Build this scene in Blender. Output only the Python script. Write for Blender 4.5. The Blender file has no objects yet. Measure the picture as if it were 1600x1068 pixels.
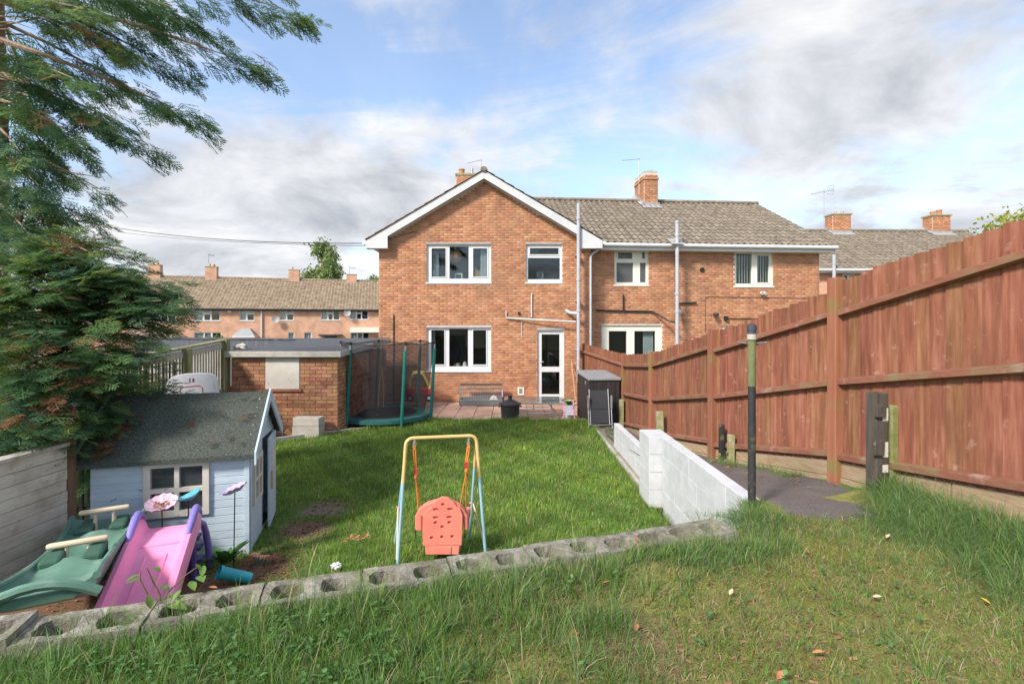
import bpy, bmesh, math, random
import numpy as np
from mathutils import Vector, Matrix
random.seed(7); RNG = np.random.default_rng(11)
R = math.radians
C = bpy.context.scene.collection
SC = bpy.context.scene

# ------------------------------------------------------------------ camera
F, HV, CZ = 760.0, 508.0, 2.25          # focal length (photo pixels), horizon row, eye height
cam_d = bpy.data.cameras.new('camera'); cam = bpy.data.objects.new('camera', cam_d); C.objects.link(cam)
cam.location = (0, 0, CZ); cam.rotation_euler = (R(90), 0, 0)
cam_d.sensor_width = 36; cam_d.lens = 36*F/1600; cam_d.shift_y = -(534-HV)/1600
cam_d.clip_start = .05; cam_d.clip_end = 2000
SC.camera = cam
# ------------------------------------------------------------------ sky, sun, exposure
SUN_EL, SUN_AZ = R(40), R(-138)          # the sun stands behind the camera, to its left (azimuth from +Y, clockwise)
SKY_STRENGTH, CLOUD = 0.09, 3.65
sun_d = bpy.data.lights.new('sun', 'SUN'); sun_d.energy = 1.7; sun_d.angle = R(9); sun_d.color = (1, .93, .83)
sun = bpy.data.objects.new('sun', sun_d); C.objects.link(sun)
sdir = Vector((math.sin(SUN_AZ)*math.cos(SUN_EL), math.cos(SUN_AZ)*math.cos(SUN_EL), math.sin(SUN_EL)))
sun.rotation_euler = (-sdir).to_track_quat('-Z', 'Y').to_euler()
SC.view_settings.view_transform = 'Standard'; SC.view_settings.look = 'None'
SC.view_settings.exposure = 1.75; SC.view_settings.gamma = 1
SC.view_settings.use_curve_mapping = False
W = bpy.data.worlds.new('World'); SC.world = W; W.use_nodes = True
def build_world():
    nt = W.node_tree; nt.nodes.clear(); n = nt.nodes.new; L = nt.links.new
    out = n('ShaderNodeOutputWorld'); bg = n('ShaderNodeBackground'); L(bg.outputs[0], out.inputs[0])
    bg.inputs[1].default_value = SKY_STRENGTH
    sky = n('ShaderNodeTexSky'); sky.sky_type = 'NISHITA'; sky.sun_disc = False
    sky.sun_elevation = SUN_EL; sky.sun_rotation = SUN_AZ; sky.dust_density = .6; sky.air_density = 1.0; sky.ozone_density = 1.6
    tc = n('ShaderNodeTexCoord'); sep = n('ShaderNodeSeparateXYZ'); L(tc.outputs['Generated'], sep.inputs[0])
    def math_(op, a, b=None, c=None):
        m = n('ShaderNodeMath'); m.operation = op
        for i, q in enumerate((a, b, c)):
            if q is None: continue
            if isinstance(q, (int, float)): m.inputs[i].default_value = q
            else: L(q, m.inputs[i])
        return m.outputs[0]
    zz = math_("ADD", math_("MAXIMUM", sep.outputs[2], 0.0), .26)
    cx = math_('DIVIDE', sep.outputs[0], zz); cy = math_('DIVIDE', sep.outputs[1], zz)
    comb = n('ShaderNodeCombineXYZ'); L(cx, comb.inputs[0]); L(cy, comb.inputs[1])
    def noise(scale, detail, rough, off, dist=0.0, stretch=(1, 1, 1)):
        mp = n('ShaderNodeMapping'); mp.inputs['Location'].default_value = off; mp.inputs['Scale'].default_value = stretch
        L(comb.outputs[0], mp.inputs[0])
        t = n('ShaderNodeTexNoise'); L(mp.outputs[0], t.inputs['Vector'])
        t.inputs['Scale'].default_value = scale; t.inputs['Detail'].default_value = detail
        t.inputs['Roughness'].default_value = rough; t.inputs['Distortion'].default_value = dist
        return t.outputs[0]
    big = noise(1.25, 10, .58, (3.1, 1.7, 0), .35)
    wisp = noise(2.4, 9, .66, (7.7, 2.2, 4), 1.2, (.4, 1, 1))
    # clear patches of the sky, given by direction
    def patch(px, pv, rad, amount):
        d = Vector(((px-800)/F, 1, (HV-pv)/F)).normalized()
        dp = n('ShaderNodeVectorMath'); dp.operation = 'DISTANCE'; L(tc.outputs['Generated'], dp.inputs[0]); dp.inputs[1].default_value = d
        mr = n('ShaderNodeMapRange'); mr.interpolation_type = 'SMOOTHSTEP'; L(dp.outputs['Value'], mr.inputs[0])
        mr.inputs[1].default_value = 0; mr.inputs[2].default_value = rad; mr.inputs[3].default_value = amount; mr.inputs[4].default_value = 0
        return mr.outputs[0]
    cov = math_('ADD', math_('MULTIPLY', big, .72), math_('MULTIPLY', wisp, .34))
    for p in PATCHES: cov = math_('ADD', cov, patch(*p))
    ramp = n('ShaderNodeMapRange'); ramp.interpolation_type = 'SMOOTHSTEP'; L(cov, ramp.inputs[0])
    ramp.inputs[1].default_value = .45; ramp.inputs[2].default_value = .605; ramp.inputs[3].default_value = 0.13; ramp.inputs[4].default_value = .97
    shade = noise(2.1, 10, .6, (11.3, 5.9, 2), .4)
    dens = math_('ADD', math_('MULTIPLY', shade, 1.0), math_('MULTIPLY', cov, .35))
    cr = n('ShaderNodeValToRGB'); L(dens, cr.inputs[0])
    e = cr.color_ramp.elements; e[0].position = .50; e[0].color = (1.0, .985, .955, 1); e[1].position = .92; e[1].color = (.42, .445, .49, 1)
    m2 = cr.color_ramp.elements.new(.66); m2.color = (.78, .79, .82, 1)
    cm = n('ShaderNodeVectorMath'); cm.operation = 'SCALE'; L(cr.outputs[0], cm.inputs[0]); cm.inputs['Scale'].default_value = CLOUD
    mix = n('ShaderNodeMix'); mix.data_type = 'RGBA'; L(ramp.outputs[0], mix.inputs['Factor'])
    L(sky.outputs[0], mix.inputs['A']); L(cm.outputs[0], mix.inputs['B']); L(mix.outputs['Result'], bg.inputs[0])
PATCHES = [(450, 80, .26, -.085), (690, 170, .22, -.05), (640, 40, .28, -.06), (1090, 165, .22, -.05), (900, 270, .2, -.03),
           (380, 330, .40, .13), (500, 230, .22, .06), (1400, 120, .55, .06), (1500, 300, .3, .05), (900, 100, .18, .05)]
build_world()

# ------------------------------------------------------------------ materials
def mat(name, cols, rough=.8, scale=6.0, detail=6, bump=0.0, bscale=60.0, stretch=(1, 1, 1), rnd=0.0, spec=.35, metal=0.0,
        over=(), nrough=.6, hue=0.0, attr=None, trans=0.0, coat=0.0, clip=(.3, .7)):
    m = bpy.data.materials.new(name); m.use_nodes = True; nt = m.node_tree; n = nt.nodes.new; L = nt.links.new
    b = nt.nodes['Principled BSDF']; geo = n('ShaderNodeNewGeometry')
    mp = n('ShaderNodeMapping'); mp.inputs['Scale'].default_value = stretch; L(geo.outputs['Position'], mp.inputs[0])
    def noise(s, d=detail, vec=None):
        t = n('ShaderNodeTexNoise'); t.inputs['Scale'].default_value = s; t.inputs['Detail'].default_value = d; t.inputs['Roughness'].default_value = nrough
        L(vec or mp.outputs[0], t.inputs['Vector']); return t.outputs[0]
    if attr:
        a = n('ShaderNodeAttribute'); a.attribute_name = attr; col = a.outputs['Color']
    elif len(cols) == 1:
        rgb = n('ShaderNodeRGB'); rgb.outputs[0].default_value = (*cols[0], 1); col = rgb.outputs[0]
    else:
        cr = n('ShaderNodeValToRGB'); L(noise(scale), cr.inputs[0]); e = cr.color_ramp.elements
        k = len(cols)
        for i, c in enumerate(cols):
            p = clip[0] + (clip[1]-clip[0])*i/(k-1)
            if i == 0: el = e[0]
            elif i == k-1: el = e[1] if k == 2 else e[len(e)-1]
            else: el = e.new(p)
            el.position = p; el.color = (*c, 1)
        col = cr.outputs[0]
    if rnd or hue:
        oi = n('ShaderNodeObjectInfo'); ad = n('ShaderNodeMath'); ad.operation = 'ADD'
        L(oi.outputs['Random'], ad.inputs[0]); L(geo.outputs['Random Per Island'], ad.inputs[1])
        fr = n('ShaderNodeMath'); fr.operation = 'FRACT'; L(ad.outputs[0], fr.inputs[0])
        hs = n('ShaderNodeHueSaturation'); L(col, hs.inputs['Color'])
        mr = n('ShaderNodeMapRange'); L(fr.outputs[0], mr.inputs[0]); mr.inputs[3].default_value = 1-rnd; mr.inputs[4].default_value = 1+rnd
        L(mr.outputs[0], hs.inputs['Value'])
        if hue:
            m7 = n('ShaderNodeMath'); m7.operation = 'MULTIPLY'; L(fr.outputs[0], m7.inputs[0]); m7.inputs[1].default_value = 7.31
            f7 = n('ShaderNodeMath'); f7.operation = 'FRACT'; L(m7.outputs[0], f7.inputs[0])
            mh = n('ShaderNodeMapRange'); L(f7.outputs[0], mh.inputs[0]); mh.inputs[3].default_value = .5-hue; mh.inputs[4].default_value = .5+hue
            L(mh.outputs[0], hs.inputs['Hue'])
        col = hs.outputs[0]
    for (oc, osc, lo, hi, st) in over:
        mr = n('ShaderNodeMapRange'); L(noise(osc, 7, geo.outputs['Position']), mr.inputs[0]); mr.inputs[1].default_value = lo; mr.inputs[2].default_value = hi
        mr.inputs[3].default_value = 0; mr.inputs[4].default_value = st
        mx = n('ShaderNodeMix'); mx.data_type = 'RGBA'; L(mr.outputs[0], mx.inputs['Factor']); L(col, mx.inputs['A']); mx.inputs['B'].default_value = (*oc, 1)
        col = mx.outputs['Result']
    L(col, b.inputs['Base Color']); b.inputs['Roughness'].default_value = rough; b.inputs['Metallic'].default_value = metal
    b.inputs['Specular IOR Level'].default_value = spec
    if coat: b.inputs['Coat Weight'].default_value = coat
    if bump:
        bp = n('ShaderNodeBump'); bp.inputs['Strength'].default_value = min(1, bump); bp.inputs['Distance'].default_value = .01*max(1, bump)
        L(noise(bscale, 5), bp.inputs['Height']); L(bp.outputs[0], b.inputs['Normal'])
    if trans:
        tr = n('ShaderNodeBsdfTranslucent'); L(col, tr.inputs[0]); mx = n('ShaderNodeMixShader'); mx.inputs[0].default_value = trans
        L(b.outputs[0], mx.inputs[1]); L(tr.outputs[0], mx.inputs[2]); L(mx.outputs[0], nt.nodes['Material Output'].inputs[0])
    return m
def glass(name, tint=(.8, .85, .85), refl=1.0, rough=.0, alpha=0.0, base=(.05, .06, .06)):
    m = bpy.data.materials.new(name); m.use_nodes = True; nt = m.node_tree; n = nt.nodes.new; L = nt.links.new
    nt.nodes.clear(); out = n('ShaderNodeOutputMaterial'); tr = n('ShaderNodeBsdfTransparent'); tr.inputs[0].default_value = (*tint, 1)
    gl = n('ShaderNodeBsdfGlossy'); gl.inputs['Roughness'].default_value = rough
    fr = n('ShaderNodeFresnel'); ge = n('ShaderNodeNewGeometry'); io = n('ShaderNodeMapRange'); L(ge.outputs['Backfacing'], io.inputs[0]); io.inputs[3].default_value = 1.55; io.inputs[4].default_value = 1/1.55; L(io.outputs[0], fr.inputs[0]); mul = n('ShaderNodeMath'); mul.operation = 'MULTIPLY'; mul.inputs[1].default_value = .9*refl
    L(fr.outputs[0], mul.inputs[0]); mx = n('ShaderNodeMixShader'); L(mul.outputs[0], mx.inputs[0]); src = tr
    if alpha:
        df = n('ShaderNodeBsdfDiffuse'); df.inputs[0].default_value = (*base, 1); m2 = n('ShaderNodeMixShader'); m2.inputs[0].default_value = alpha
        L(tr.outputs[0], m2.inputs[1]); L(df.outputs[0], m2.inputs[2]); src = m2
    L(src.outputs[0], mx.inputs[1]); L(gl.outputs[0], mx.inputs[2]); L(mx.outputs[0], out.inputs[0])
    return m
def net_mat(name, colr, cover):
    m = bpy.data.materials.new(name); m.use_nodes = True; nt = m.node_tree; n = nt.nodes.new; L = nt.links.new
    nt.nodes.clear(); out = n('ShaderNodeOutputMaterial'); tr = n('ShaderNodeBsdfTransparent'); df = n('ShaderNodeBsdfDiffuse'); df.inputs[0].default_value = (*colr, 1)
    mx = n('ShaderNodeMixShader'); mx.inputs[0].default_value = cover; L(tr.outputs[0], mx.inputs[1]); L(df.outputs[0], mx.inputs[2]); L(mx.outputs[0], out.inputs[0])
    return m
def brick_tex(name, c1, c2, mortar, along='x'):
    m = bpy.data.materials.new(name); m.use_nodes = True; nt = m.node_tree; n = nt.nodes.new; L = nt.links.new
    b = nt.nodes['Principled BSDF']; tc = n('ShaderNodeTexCoord'); sp = n('ShaderNodeSeparateXYZ'); L(tc.outputs['Object'], sp.inputs[0])
    ad = n('ShaderNodeMath'); L(sp.outputs[0], ad.inputs[0]); L(sp.outputs[1], ad.inputs[1])
    cb = n('ShaderNodeCombineXYZ'); L(ad.outputs[0], cb.inputs[0]); L(sp.outputs[2], cb.inputs[1])
    t = n('ShaderNodeTexBrick'); L(cb.outputs[0], t.inputs['Vector']); t.inputs['Scale'].default_value = 1
    t.inputs['Brick Width'].default_value = .225; t.inputs['Row Height'].default_value = .075; t.inputs['Mortar Size'].default_value = .006
    t.inputs['Color1'].default_value = (*c1, 1); t.inputs['Color2'].default_value = (*c2, 1); t.inputs['Mortar'].default_value = (*mortar, 1)
    no = n('ShaderNodeTexNoise'); L(tc.outputs['Object'], no.inputs['Vector']); no.inputs['Scale'].default_value = 1.3; no.inputs['Detail'].default_value = 6
    hs = n('ShaderNodeHueSaturation'); L(t.outputs[0], hs.inputs['Color']); mr = n('ShaderNodeMapRange'); L(no.outputs[0], mr.inputs[0])
    mr.inputs[1].default_value = .3; mr.inputs[2].default_value = .7; mr.inputs[3].default_value = .8; mr.inputs[4].default_value = 1.2
    L(mr.outputs[0], hs.inputs['Value']); L(hs.outputs[0], b.inputs['Base Color']); b.inputs['Roughness'].default_value = .9
    bp = n('ShaderNodeBump'); bp.inputs['Strength'].default_value = .6; bp.inputs['Distance'].default_value = .006; bp.invert = True
    L(t.outputs['Fac'], bp.inputs['Height']); L(bp.outputs[0], b.inputs['Normal'])
    return m

BR1, BR2, BR3 = (.46, .215, .112), (.54, .285, .165), (.37, .16, .085)
MT = dict(
 brick=mat('brick', [BR3, BR1, BR2], .88, 5, rnd=.19, hue=.008, bump=.35, bscale=120, over=[((.18, .10, .07), .9, .58, .80, .45), ((.62, .44, .33), 2.3, .60, .78, .4), ((.30, .16, .10), .5, .48, .70, .45), ((.70, .58, .48), 5, .68, .78, .5)]),
 shed_brick=mat('shed brick', [(.25, .11, .06), (.40, .19, .105), (.50, .27, .15)], .9, 6, rnd=.25, hue=.02, bump=.5, bscale=90, over=[((.12, .07, .05), 1.6, .5, .75, .6), ((.45, .30, .20), 3, .6, .75, .5)]),
 mortar=mat('mortar', [(.60, .50, .41), (.72, .63, .53)], .95, 9, bump=.3, bscale=150),
 shed_mortar=mat('shed mortar', [(.22, .17, .12), (.36, .28, .2)], .95, 9, bump=.3, bscale=150),
 brick_far=brick_tex('far brickwork', (.62, .32, .20), (.52, .255, .155), (.62, .50, .40)),
 white=mat('white plastic', [(.62, .63, .65), (.70, .70, .71)], .42, 3, spec=.4),
 cream=mat('cream plastic', [(.74, .71, .62), (.80, .78, .70)], .5, 3),
 barge=mat('white painted board', [(.54, .55, .57), (.66, .66, .66)], .6, 2.5, over=[((.38, .38, .36), 5, .58, .8, .35)]),
 grey_pipe=mat('grey plastic pipe', [(.38, .40, .44), (.48, .50, .54)], .5, 4, over=[((.32, .33, .33), 7, .6, .8, .5)]),
 lintel=mat('grey lintel', [(.30, .30, .31), (.42, .42, .43)], .8, 6),
 dark=mat('dark void', [(.018, .018, .02)], .9),
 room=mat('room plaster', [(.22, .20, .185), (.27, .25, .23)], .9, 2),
 curtain=mat('curtain', [(.60, .60, .62), (.72, .72, .73)], .9, 4),
 glass=glass('window glass'), glass_o=glass('obscured glass', (.55, .58, .6), .8, .12, .55, (.16, .17, .17)),
 table_glass=glass('table glass', (.78, .86, .84), 1.1, .03, .22, (.45, .52, .52)),
 tile=mat('roof tile', [(.125, .10, .078), (.205, .17, .132), (.27, .228, .18)], .92, 7, rnd=.16, bump=.5, bscale=80, over=[((.10, .085, .07), 2.2, .55, .75, .6), ((.42, .37, .16), 1.4, .66, .78, .5)]),
 tile_far=mat('far roof tile', [(.20, .15, .10), (.28, .215, .15), (.34, .27, .195)], .92, 3, rnd=.17, over=[((.40, .33, .12), .5, .62, .76, .4)]),
 tile_red=mat('red brown verge tile', [(.24, .12, .08), (.32, .18, .12)], .9, 6, rnd=.2),
 lead=mat('lead flashing', [(.28, .28, .29), (.38, .38, .38)], .6, 6),
 pot=mat('terracotta pot', [(.40, .17, .09), (.50, .23, .13)], .85, 8),
 pot_buff=mat('buff pot', [(.45, .36, .24), (.52, .43, .30)], .85, 8),
 alu=mat('aluminium', [(.40, .41, .43)], .4, metal=.8),
 black=mat('black plastic', [(.015, .015, .017), (.03, .03, .032)], .5, 6),
 cable=mat('black cable', [(.02, .02, .02)], .6),
 fence=mat('stained fence wood', [(.15, .053, .028), (.235, .092, .05), (.32, .148, .092)], .82, 1.0, stretch=(26, 26, 2.2), rnd=.17, hue=.010, bump=.4, bscale=2.0,
      over=[((.46, .31, .24), 9.0, .62, .72, .5), ((.13, .05, .03), 1.3, .52, .72, .6), ((.10, .04, .025), 17, .70, .74, .8), ((.20, .17, .07), .9, .60, .74, .4)]),
 rail=mat('fence rail wood', [(.20, .075, .045), (.27, .115, .075)], .85, 1.0, stretch=(4, 4, 30), rnd=.1, bump=.4, bscale=2.0, over=[((.20, .19, .09), 4.0, .50, .66, .6), ((.42, .32, .27), 5, .58, .7, .5)]),
 fpost=mat('fence post wood', [(.25, .09, .05), (.33, .14, .085)], .85, 1.0, stretch=(24, 24, 2), rnd=.1, bump=.4, bscale=2, over=[((.18, .19, .05), 2.4, .52, .64, .75)]),
 gravel_board=mat('weathered gravel board', [(.30, .20, .12), (.44, .33, .22)], .9, 3, stretch=(2, 2, 16), rnd=.15, bump=.4, bscale=6, over=[((.24, .26, .09), 3, .52, .68, .55)]),
 moss_wood=mat('mossy weathered wood', [(.17, .17, .06), (.26, .25, .12), (.33, .30, .22)], .95, 1.0, stretch=(20, 20, 3), bump=.5, bscale=3, rnd=.1),
 grey_wood=mat('silvered wood', [(.30, .27, .23), (.43, .40, .35), (.50, .47, .43)], .92, 1.0, stretch=(28, 28, 3), bump=.4, bscale=3, rnd=.14, over=[((.27, .26, .14), 3, .56, .72, .5)]),
 slate_wood=mat('slate painted wood', [(.085, .095, .115), (.12, .13, .15)], .8, 2, stretch=(12, 12, 1), rnd=.1),
 dark_wood=mat('dark old wood', [(.05, .042, .035), (.11, .09, .075)], .9, 1, stretch=(20, 20, 3), bump=.5, bscale=3, over=[((.55, .53, .48), 7, .63, .70, .7)]),
 block=mat('weathered concrete block', [(.13, .12, .095), (.24, .22, .18), (.38, .36, .31)], .96, 14, bump=.9, bscale=70, rnd=.08,
      over=[((.17, .18, .08), 5, .50, .66, .7), ((.12, .11, .09), 11, .58, .72, .55)]),
 conc=mat('pale concrete', [(.38, .35, .31), (.50, .47, .43)], .93, 9, bump=.4, bscale=90, rnd=.06, over=[((.26, .24, .2), 5, .58, .75, .5)]),
 white_block=mat('white painted block', [(.48, .49, .51), (.60, .61, .63)], .85, 7, bump=.5, bscale=70, rnd=.03, over=[((.55, .52, .44), 2.6, .60, .78, .4), ((.42, .44, .30), 6, .68, .8, .35)]),
 tarmac=mat('old tarmac', [(.10, .085, .082), (.18, .155, .148)], .92, 60, bump=.8, bscale=160, over=[((.24, .20, .16), 2.5, .5, .75, .5), ((.12, .13, .05), 4, .6, .75, .5)]),
 slab=mat('red paving slab', [(.44, .27, .21), (.54, .36, .29)], .9, 5, bump=.3, bscale=80, rnd=.13, hue=.01, over=[((.25, .17, .12), 2, .55, .75, .5), ((.50, .40, .34), 4, .62, .75, .4)]),
 path_c=mat('worn concrete path', [(.22, .18, .14), (.36, .31, .26)], .95, 5, bump=.5, bscale=60, over=[((.13, .14, .05), 3, .52, .68, .6)]),
 kerb=mat('kerb concrete', [(.34, .33, .31), (.46, .45, .43)], .93, 10, bump=.4, bscale=80, rnd=.08, over=[((.2, .2, .13), 6, .55, .7, .5)]),
 felt=mat('mineral roof felt', [(.030, .038, .030), (.068, .079, .067), (.135, .148, .13)], .95, 75, 3, bump=.7, bscale=200, over=[((.05, .07, .03), 2.5, .55, .75, .5)]),
 shed_felt=mat('grey flat roof felt', [(.06, .064, .074), (.11, .114, .128)], .9, 30, bump=.5, bscale=90, over=[((.22, .26, .06), 1.7, .63, .72, .7)]),
 blue=mat('pale blue painted wood', [(.44, .54, .63), (.54, .63, .71)], .75, 2.2, stretch=(1, 1, 6), rnd=.05, bump=.3, bscale=14, over=[((.30, .27, .24), 10, .66, .74, .5), ((.56, .60, .62), 3, .58, .7, .4)]),
 cream_wood=mat('peeling cream wood', [(.58, .53, .47), (.68, .64, .58)], .8, 5, bump=.3, bscale=60, over=[((.30, .21, .14), 12, .62, .72, .6)]),
 white_wood=mat('white painted rough boards', [(.52, .46, .38), (.64, .585, .50)], .9, 2.0, stretch=(5, 1, 9), rnd=.07, bump=.6, bscale=12, over=[((.36, .25, .17), 7, .55, .70, .6), ((.30, .23, .15), 2.2, .52, .74, .6), ((.22, .20, .12), 4, .62, .76, .4)]),
 rust_wood=mat('brown post wood', [(.14, .085, .05), (.24, .15, .09)], .9, 1, stretch=(20, 20, 3), bump=.4, bscale=3),
 pink=mat('pink plastic', [(.90, .27, .50), (.92, .36, .57)], .42, 3, spec=.4, over=[((.72, .42, .55), 4, .6, .8, .4)]),
 purple=mat('purple plastic', [(.22, .17, .50), (.28, .22, .58)], .45, 3, over=[((.36, .32, .60), 5, .6, .8, .4)]),
 deep_purple=mat('deep purple plastic', [(.085, .055, .22), (.11, .07, .28)], .5, 3),
 green_pl=mat('faded green plastic', [(.085, .20, .145), (.16, .28, .22)], .5, 4, over=[((.36, .46, .40), 5, .55, .75, .55), ((.12, .14, .09), 9, .62, .75, .4)]),
 beige=mat('beige plastic', [(.62, .50, .34), (.70, .58, .42)], .55, 6),
 coral=mat('coral plastic', [(.74, .20, .15), (.80, .26, .20)], .45, 4, spec=.4, over=[((.78, .38, .30), 6, .6, .78, .4)]),
 coral_hole=mat('coral recess', [(.36, .085, .06)], .7),
 sw_yellow=mat('yellow painted steel', [(.74, .47, .16), (.80, .55, .24)], .4, 9, spec=.45, over=[((.66, .52, .32), 12, .62, .72, .5)]),
 sw_blue=mat('blue painted steel', [(.27, .50, .62), (.36, .58, .69)], .4, 9, spec=.45, over=[((.50, .60, .64), 12, .62, .72, .5)]),
 rope=mat('orange rope', [(.62, .17, .02), (.74, .25, .05)], .8, 60),
 red=mat('red plastic', [(.52, .03, .03), (.60, .05, .045)], .42, 3),
 yellow=mat('yellow plastic', [(.74, .52, .09), (.78, .58, .16)], .45, 3),
 teal=mat('teal padded sleeve', [(.012, .16, .135), (.02, .21, .175)], .55, 6, rnd=.05),
 steel=mat('galvanised steel', [(.42, .43, .44), (.55, .56, .57)], .38, 20, metal=.75),
 mat_fabric=mat('trampoline mat', [(.022, .022, .026), (.035, .035, .04)], .6, 40),
 pad=mat('teal pad', [(.025, .12, .115), (.045, .165, .155)], .5, 5),
 net=net_mat('safety net', (.05, .05, .055), .50),
 yrope=mat('yellow rope', [(.62, .52, .22)], .85),
 charcoal=mat('charcoal plastic', [(.028, .028, .032), (.05, .05, .055)], .55, 5, over=[((.12, .12, .12), 8, .6, .8, .3)]),
 box_board=mat('dark brown plastic board', [(.024, .020, .022), (.044, .038, .040)], .6, 1, stretch=(18, 18, 2), bump=.3, bscale=4, rnd=.12),
 box_lid=mat('grey plastic lid', [(.22, .22, .23), (.30, .30, .31)], .6, 5, over=[((.22, .22, .21), 6, .58, .75, .4)]),
 sling=mat('charcoal sling fabric', [(.035, .036, .042), (.055, .056, .062)], .75, 90),
 wire=mat('cage wire', [(.55, .56, .58)], .4, metal=.6),
 backboard=mat('pale grey plastic', [(.60, .60, .66), (.70, .70, .75)], .5, 4),
 ink_red=mat('red print', [(.55, .02, .04)], .6), ink_blue=mat('blue print', [(.04, .05, .25)], .6),
 turq=mat('turquoise plastic', [(.03, .33, .42), (.05, .40, .50)], .4, 4),
 dish_pink=mat('pink glazed dish', [(.60, .36, .48), (.66, .50, .60)], .35, 30), dish_teal=mat('teal glazed dish', [(.06, .34, .42), (.16, .46, .52)], .3, 30),
 dish_lilac=mat('lilac glazed dish', [(.40, .32, .55), (.55, .48, .66)], .35, 30),
 soil=mat('mulch soil', [(.10, .055, .033), (.20, .115, .07), (.28, .17, .11)], .98, 40, bump=1, bscale=110),
 dead=mat('dead foliage', [(.22, .10, .05), (.32, .17, .09)], .95, 20),
 bark=mat('conifer bark', [(.22, .15, .11), (.40, .30, .23)], .95, 1, stretch=(26, 26, 3), bump=1, bscale=3),
 leafattr=mat('foliage', [(0, 0, 0)], .62, attr='Col', trans=.48, spec=.25),
 grassattr=mat('grass blades', [(0, 0, 0)], .55, attr='Col', trans=.42, spec=.22),
 orange=mat('orange lampshade', [(.60, .26, .10)], .8), porcelain=mat('white ceramic', [(.72, .68, .6)], .3),
 tan_wood=mat('light wood', [(.50, .32, .16)], .6), pole_paint=mat('peeling black pole paint', [(.02, .02, .022), (.04, .04, .042)], .6, 9, bump=.5, bscale=60, stretch=(1, 1, .5),
      over=[((.20, .22, .06), 5, .54, .64, .7), ((.30, .29, .27), 14, .63, .70, .6)]),
 moss_conc=mat('mossy concrete post', [(.20, .20, .08), (.30, .29, .15), (.40, .38, .28)], .95, 9, bump=.6, bscale=70),
)

# ------------------------------------------------------------------ mesh helpers
WM = {}
class MB:
    def __init__(s): s.v = []; s.f = []
    def add(s, vs, fs, M=None):
        o = len(s.v)
        s.v += [tuple(M @ Vector(p)) for p in vs] if M is not None else [tuple(p) for p in vs]
        s.f += [tuple(i+o for i in f) for f in fs]; return s
    def box(s, x0, x1, y0, y1, z0, z1, M=None):
        return s.add([(x0,y0,z0),(x1,y0,z0),(x1,y1,z0),(x0,y1,z0),(x0,y0,z1),(x1,y0,z1),(x1,y1,z1),(x0,y1,z1)],
                     [(0,3,2,1),(4,5,6,7),(0,1,5,4),(1,2,6,5),(2,3,7,6),(3,0,4,7)], M)
    def prism(s, poly, d0, d1, axis='y', M=None):
        n = len(poly); vs = []
        for d in (d0, d1):
            for a, b in poly: vs.append({'y': (a, d, b), 'x': (d, a, b), 'z': (a, b, d)}[axis])
        fs = [tuple(range(n))[::-1], tuple(range(n, 2*n))] + [(i, (i+1) % n, n+(i+1) % n, n+i) for i in range(n)]
        return s.add(vs, fs, M)
    def tube(s, pts, r, n=8, M=None, cap=True, flat=None):
        pts = [Vector(p) for p in pts]; rs = r if isinstance(r, (list, tuple)) else [r]*len(pts)
        vs = []; ref = None
        for i, p in enumerate(pts):
            t = (pts[min(i+1, len(pts)-1)]-pts[max(i-1, 0)]).normalized()
            if ref is None: ref = Vector((0, 0, 1)) if abs(t.z) < .9 else Vector((1, 0, 0))
            a = t.cross(ref).normalized(); b = a.cross(t).normalized(); ref = b
            for k in range(n):
                th = 2*math.pi*k/n; vs.append(p + (a*math.cos(th)+b*math.sin(th)*(flat or 1))*rs[i])
        fs = [(i*n+k, i*n+(k+1) % n, (i+1)*n+(k+1) % n, (i+1)*n+k) for i in range(len(pts)-1) for k in range(n)]
        if cap: fs += [tuple(range(n))[::-1], tuple((len(pts)-1)*n+k for k in range(n))]
        return s.add(vs, fs, M)
    def lathe(s, prof, n=20, M=None, close=False):
        vs = []; m = len(prof)
        for k in range(n):
            c, q = math.cos(2*math.pi*k/n), math.sin(2*math.pi*k/n)
            for r_, z in prof: vs.append((r_*c, r_*q, z))
        fs = []
        for k in range(n):
            k2 = (k+1) % n
            for i in range(m-1 if not close else m):
                j = (i+1) % m; fs.append((k*m+i, k2*m+i, k2*m+j, k*m+j))
        return s.add(vs, fs, M)
    def build(s, name, m, parent=None, local=False, smooth=False, bevel=0, keepn=False):
        return mesh_obj(name, s.v, s.f, m, parent, local, smooth, bevel, keepn)
def mesh_obj(name, vs, fs, m, parent=None, local=False, smooth=False, bevel=0, keepn=False):
    if parent is not None and not local:
        inv = WM[parent.name].inverted(); vs = [inv @ Vector(p) for p in vs]
    me = bpy.data.meshes.new(name); me.from_pydata([tuple(p) for p in vs], [], fs)
    if not keepn:
        bm = bmesh.new(); bm.from_mesh(me); bmesh.ops.recalc_face_normals(bm, faces=bm.faces); bm.to_mesh(me); bm.free()
    if smooth:
        me.polygons.foreach_set('use_smooth', [True]*len(me.polygons)); me.set_sharp_from_angle(angle=R(42))
    o = bpy.data.objects.new(name, me); C.objects.link(o)
    if m: me.materials.append(m)
    if parent is not None: o.parent = parent; WM[o.name] = WM[parent.name]
    else: WM[o.name] = Matrix.Identity(4)
    if bevel:
        b = o.modifiers.new('bevel', 'BEVEL'); b.width = bevel; b.segments = 2; b.limit_method = 'ANGLE'; b.angle_limit = R(35)
        if smooth is False: pass
    return o
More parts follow.
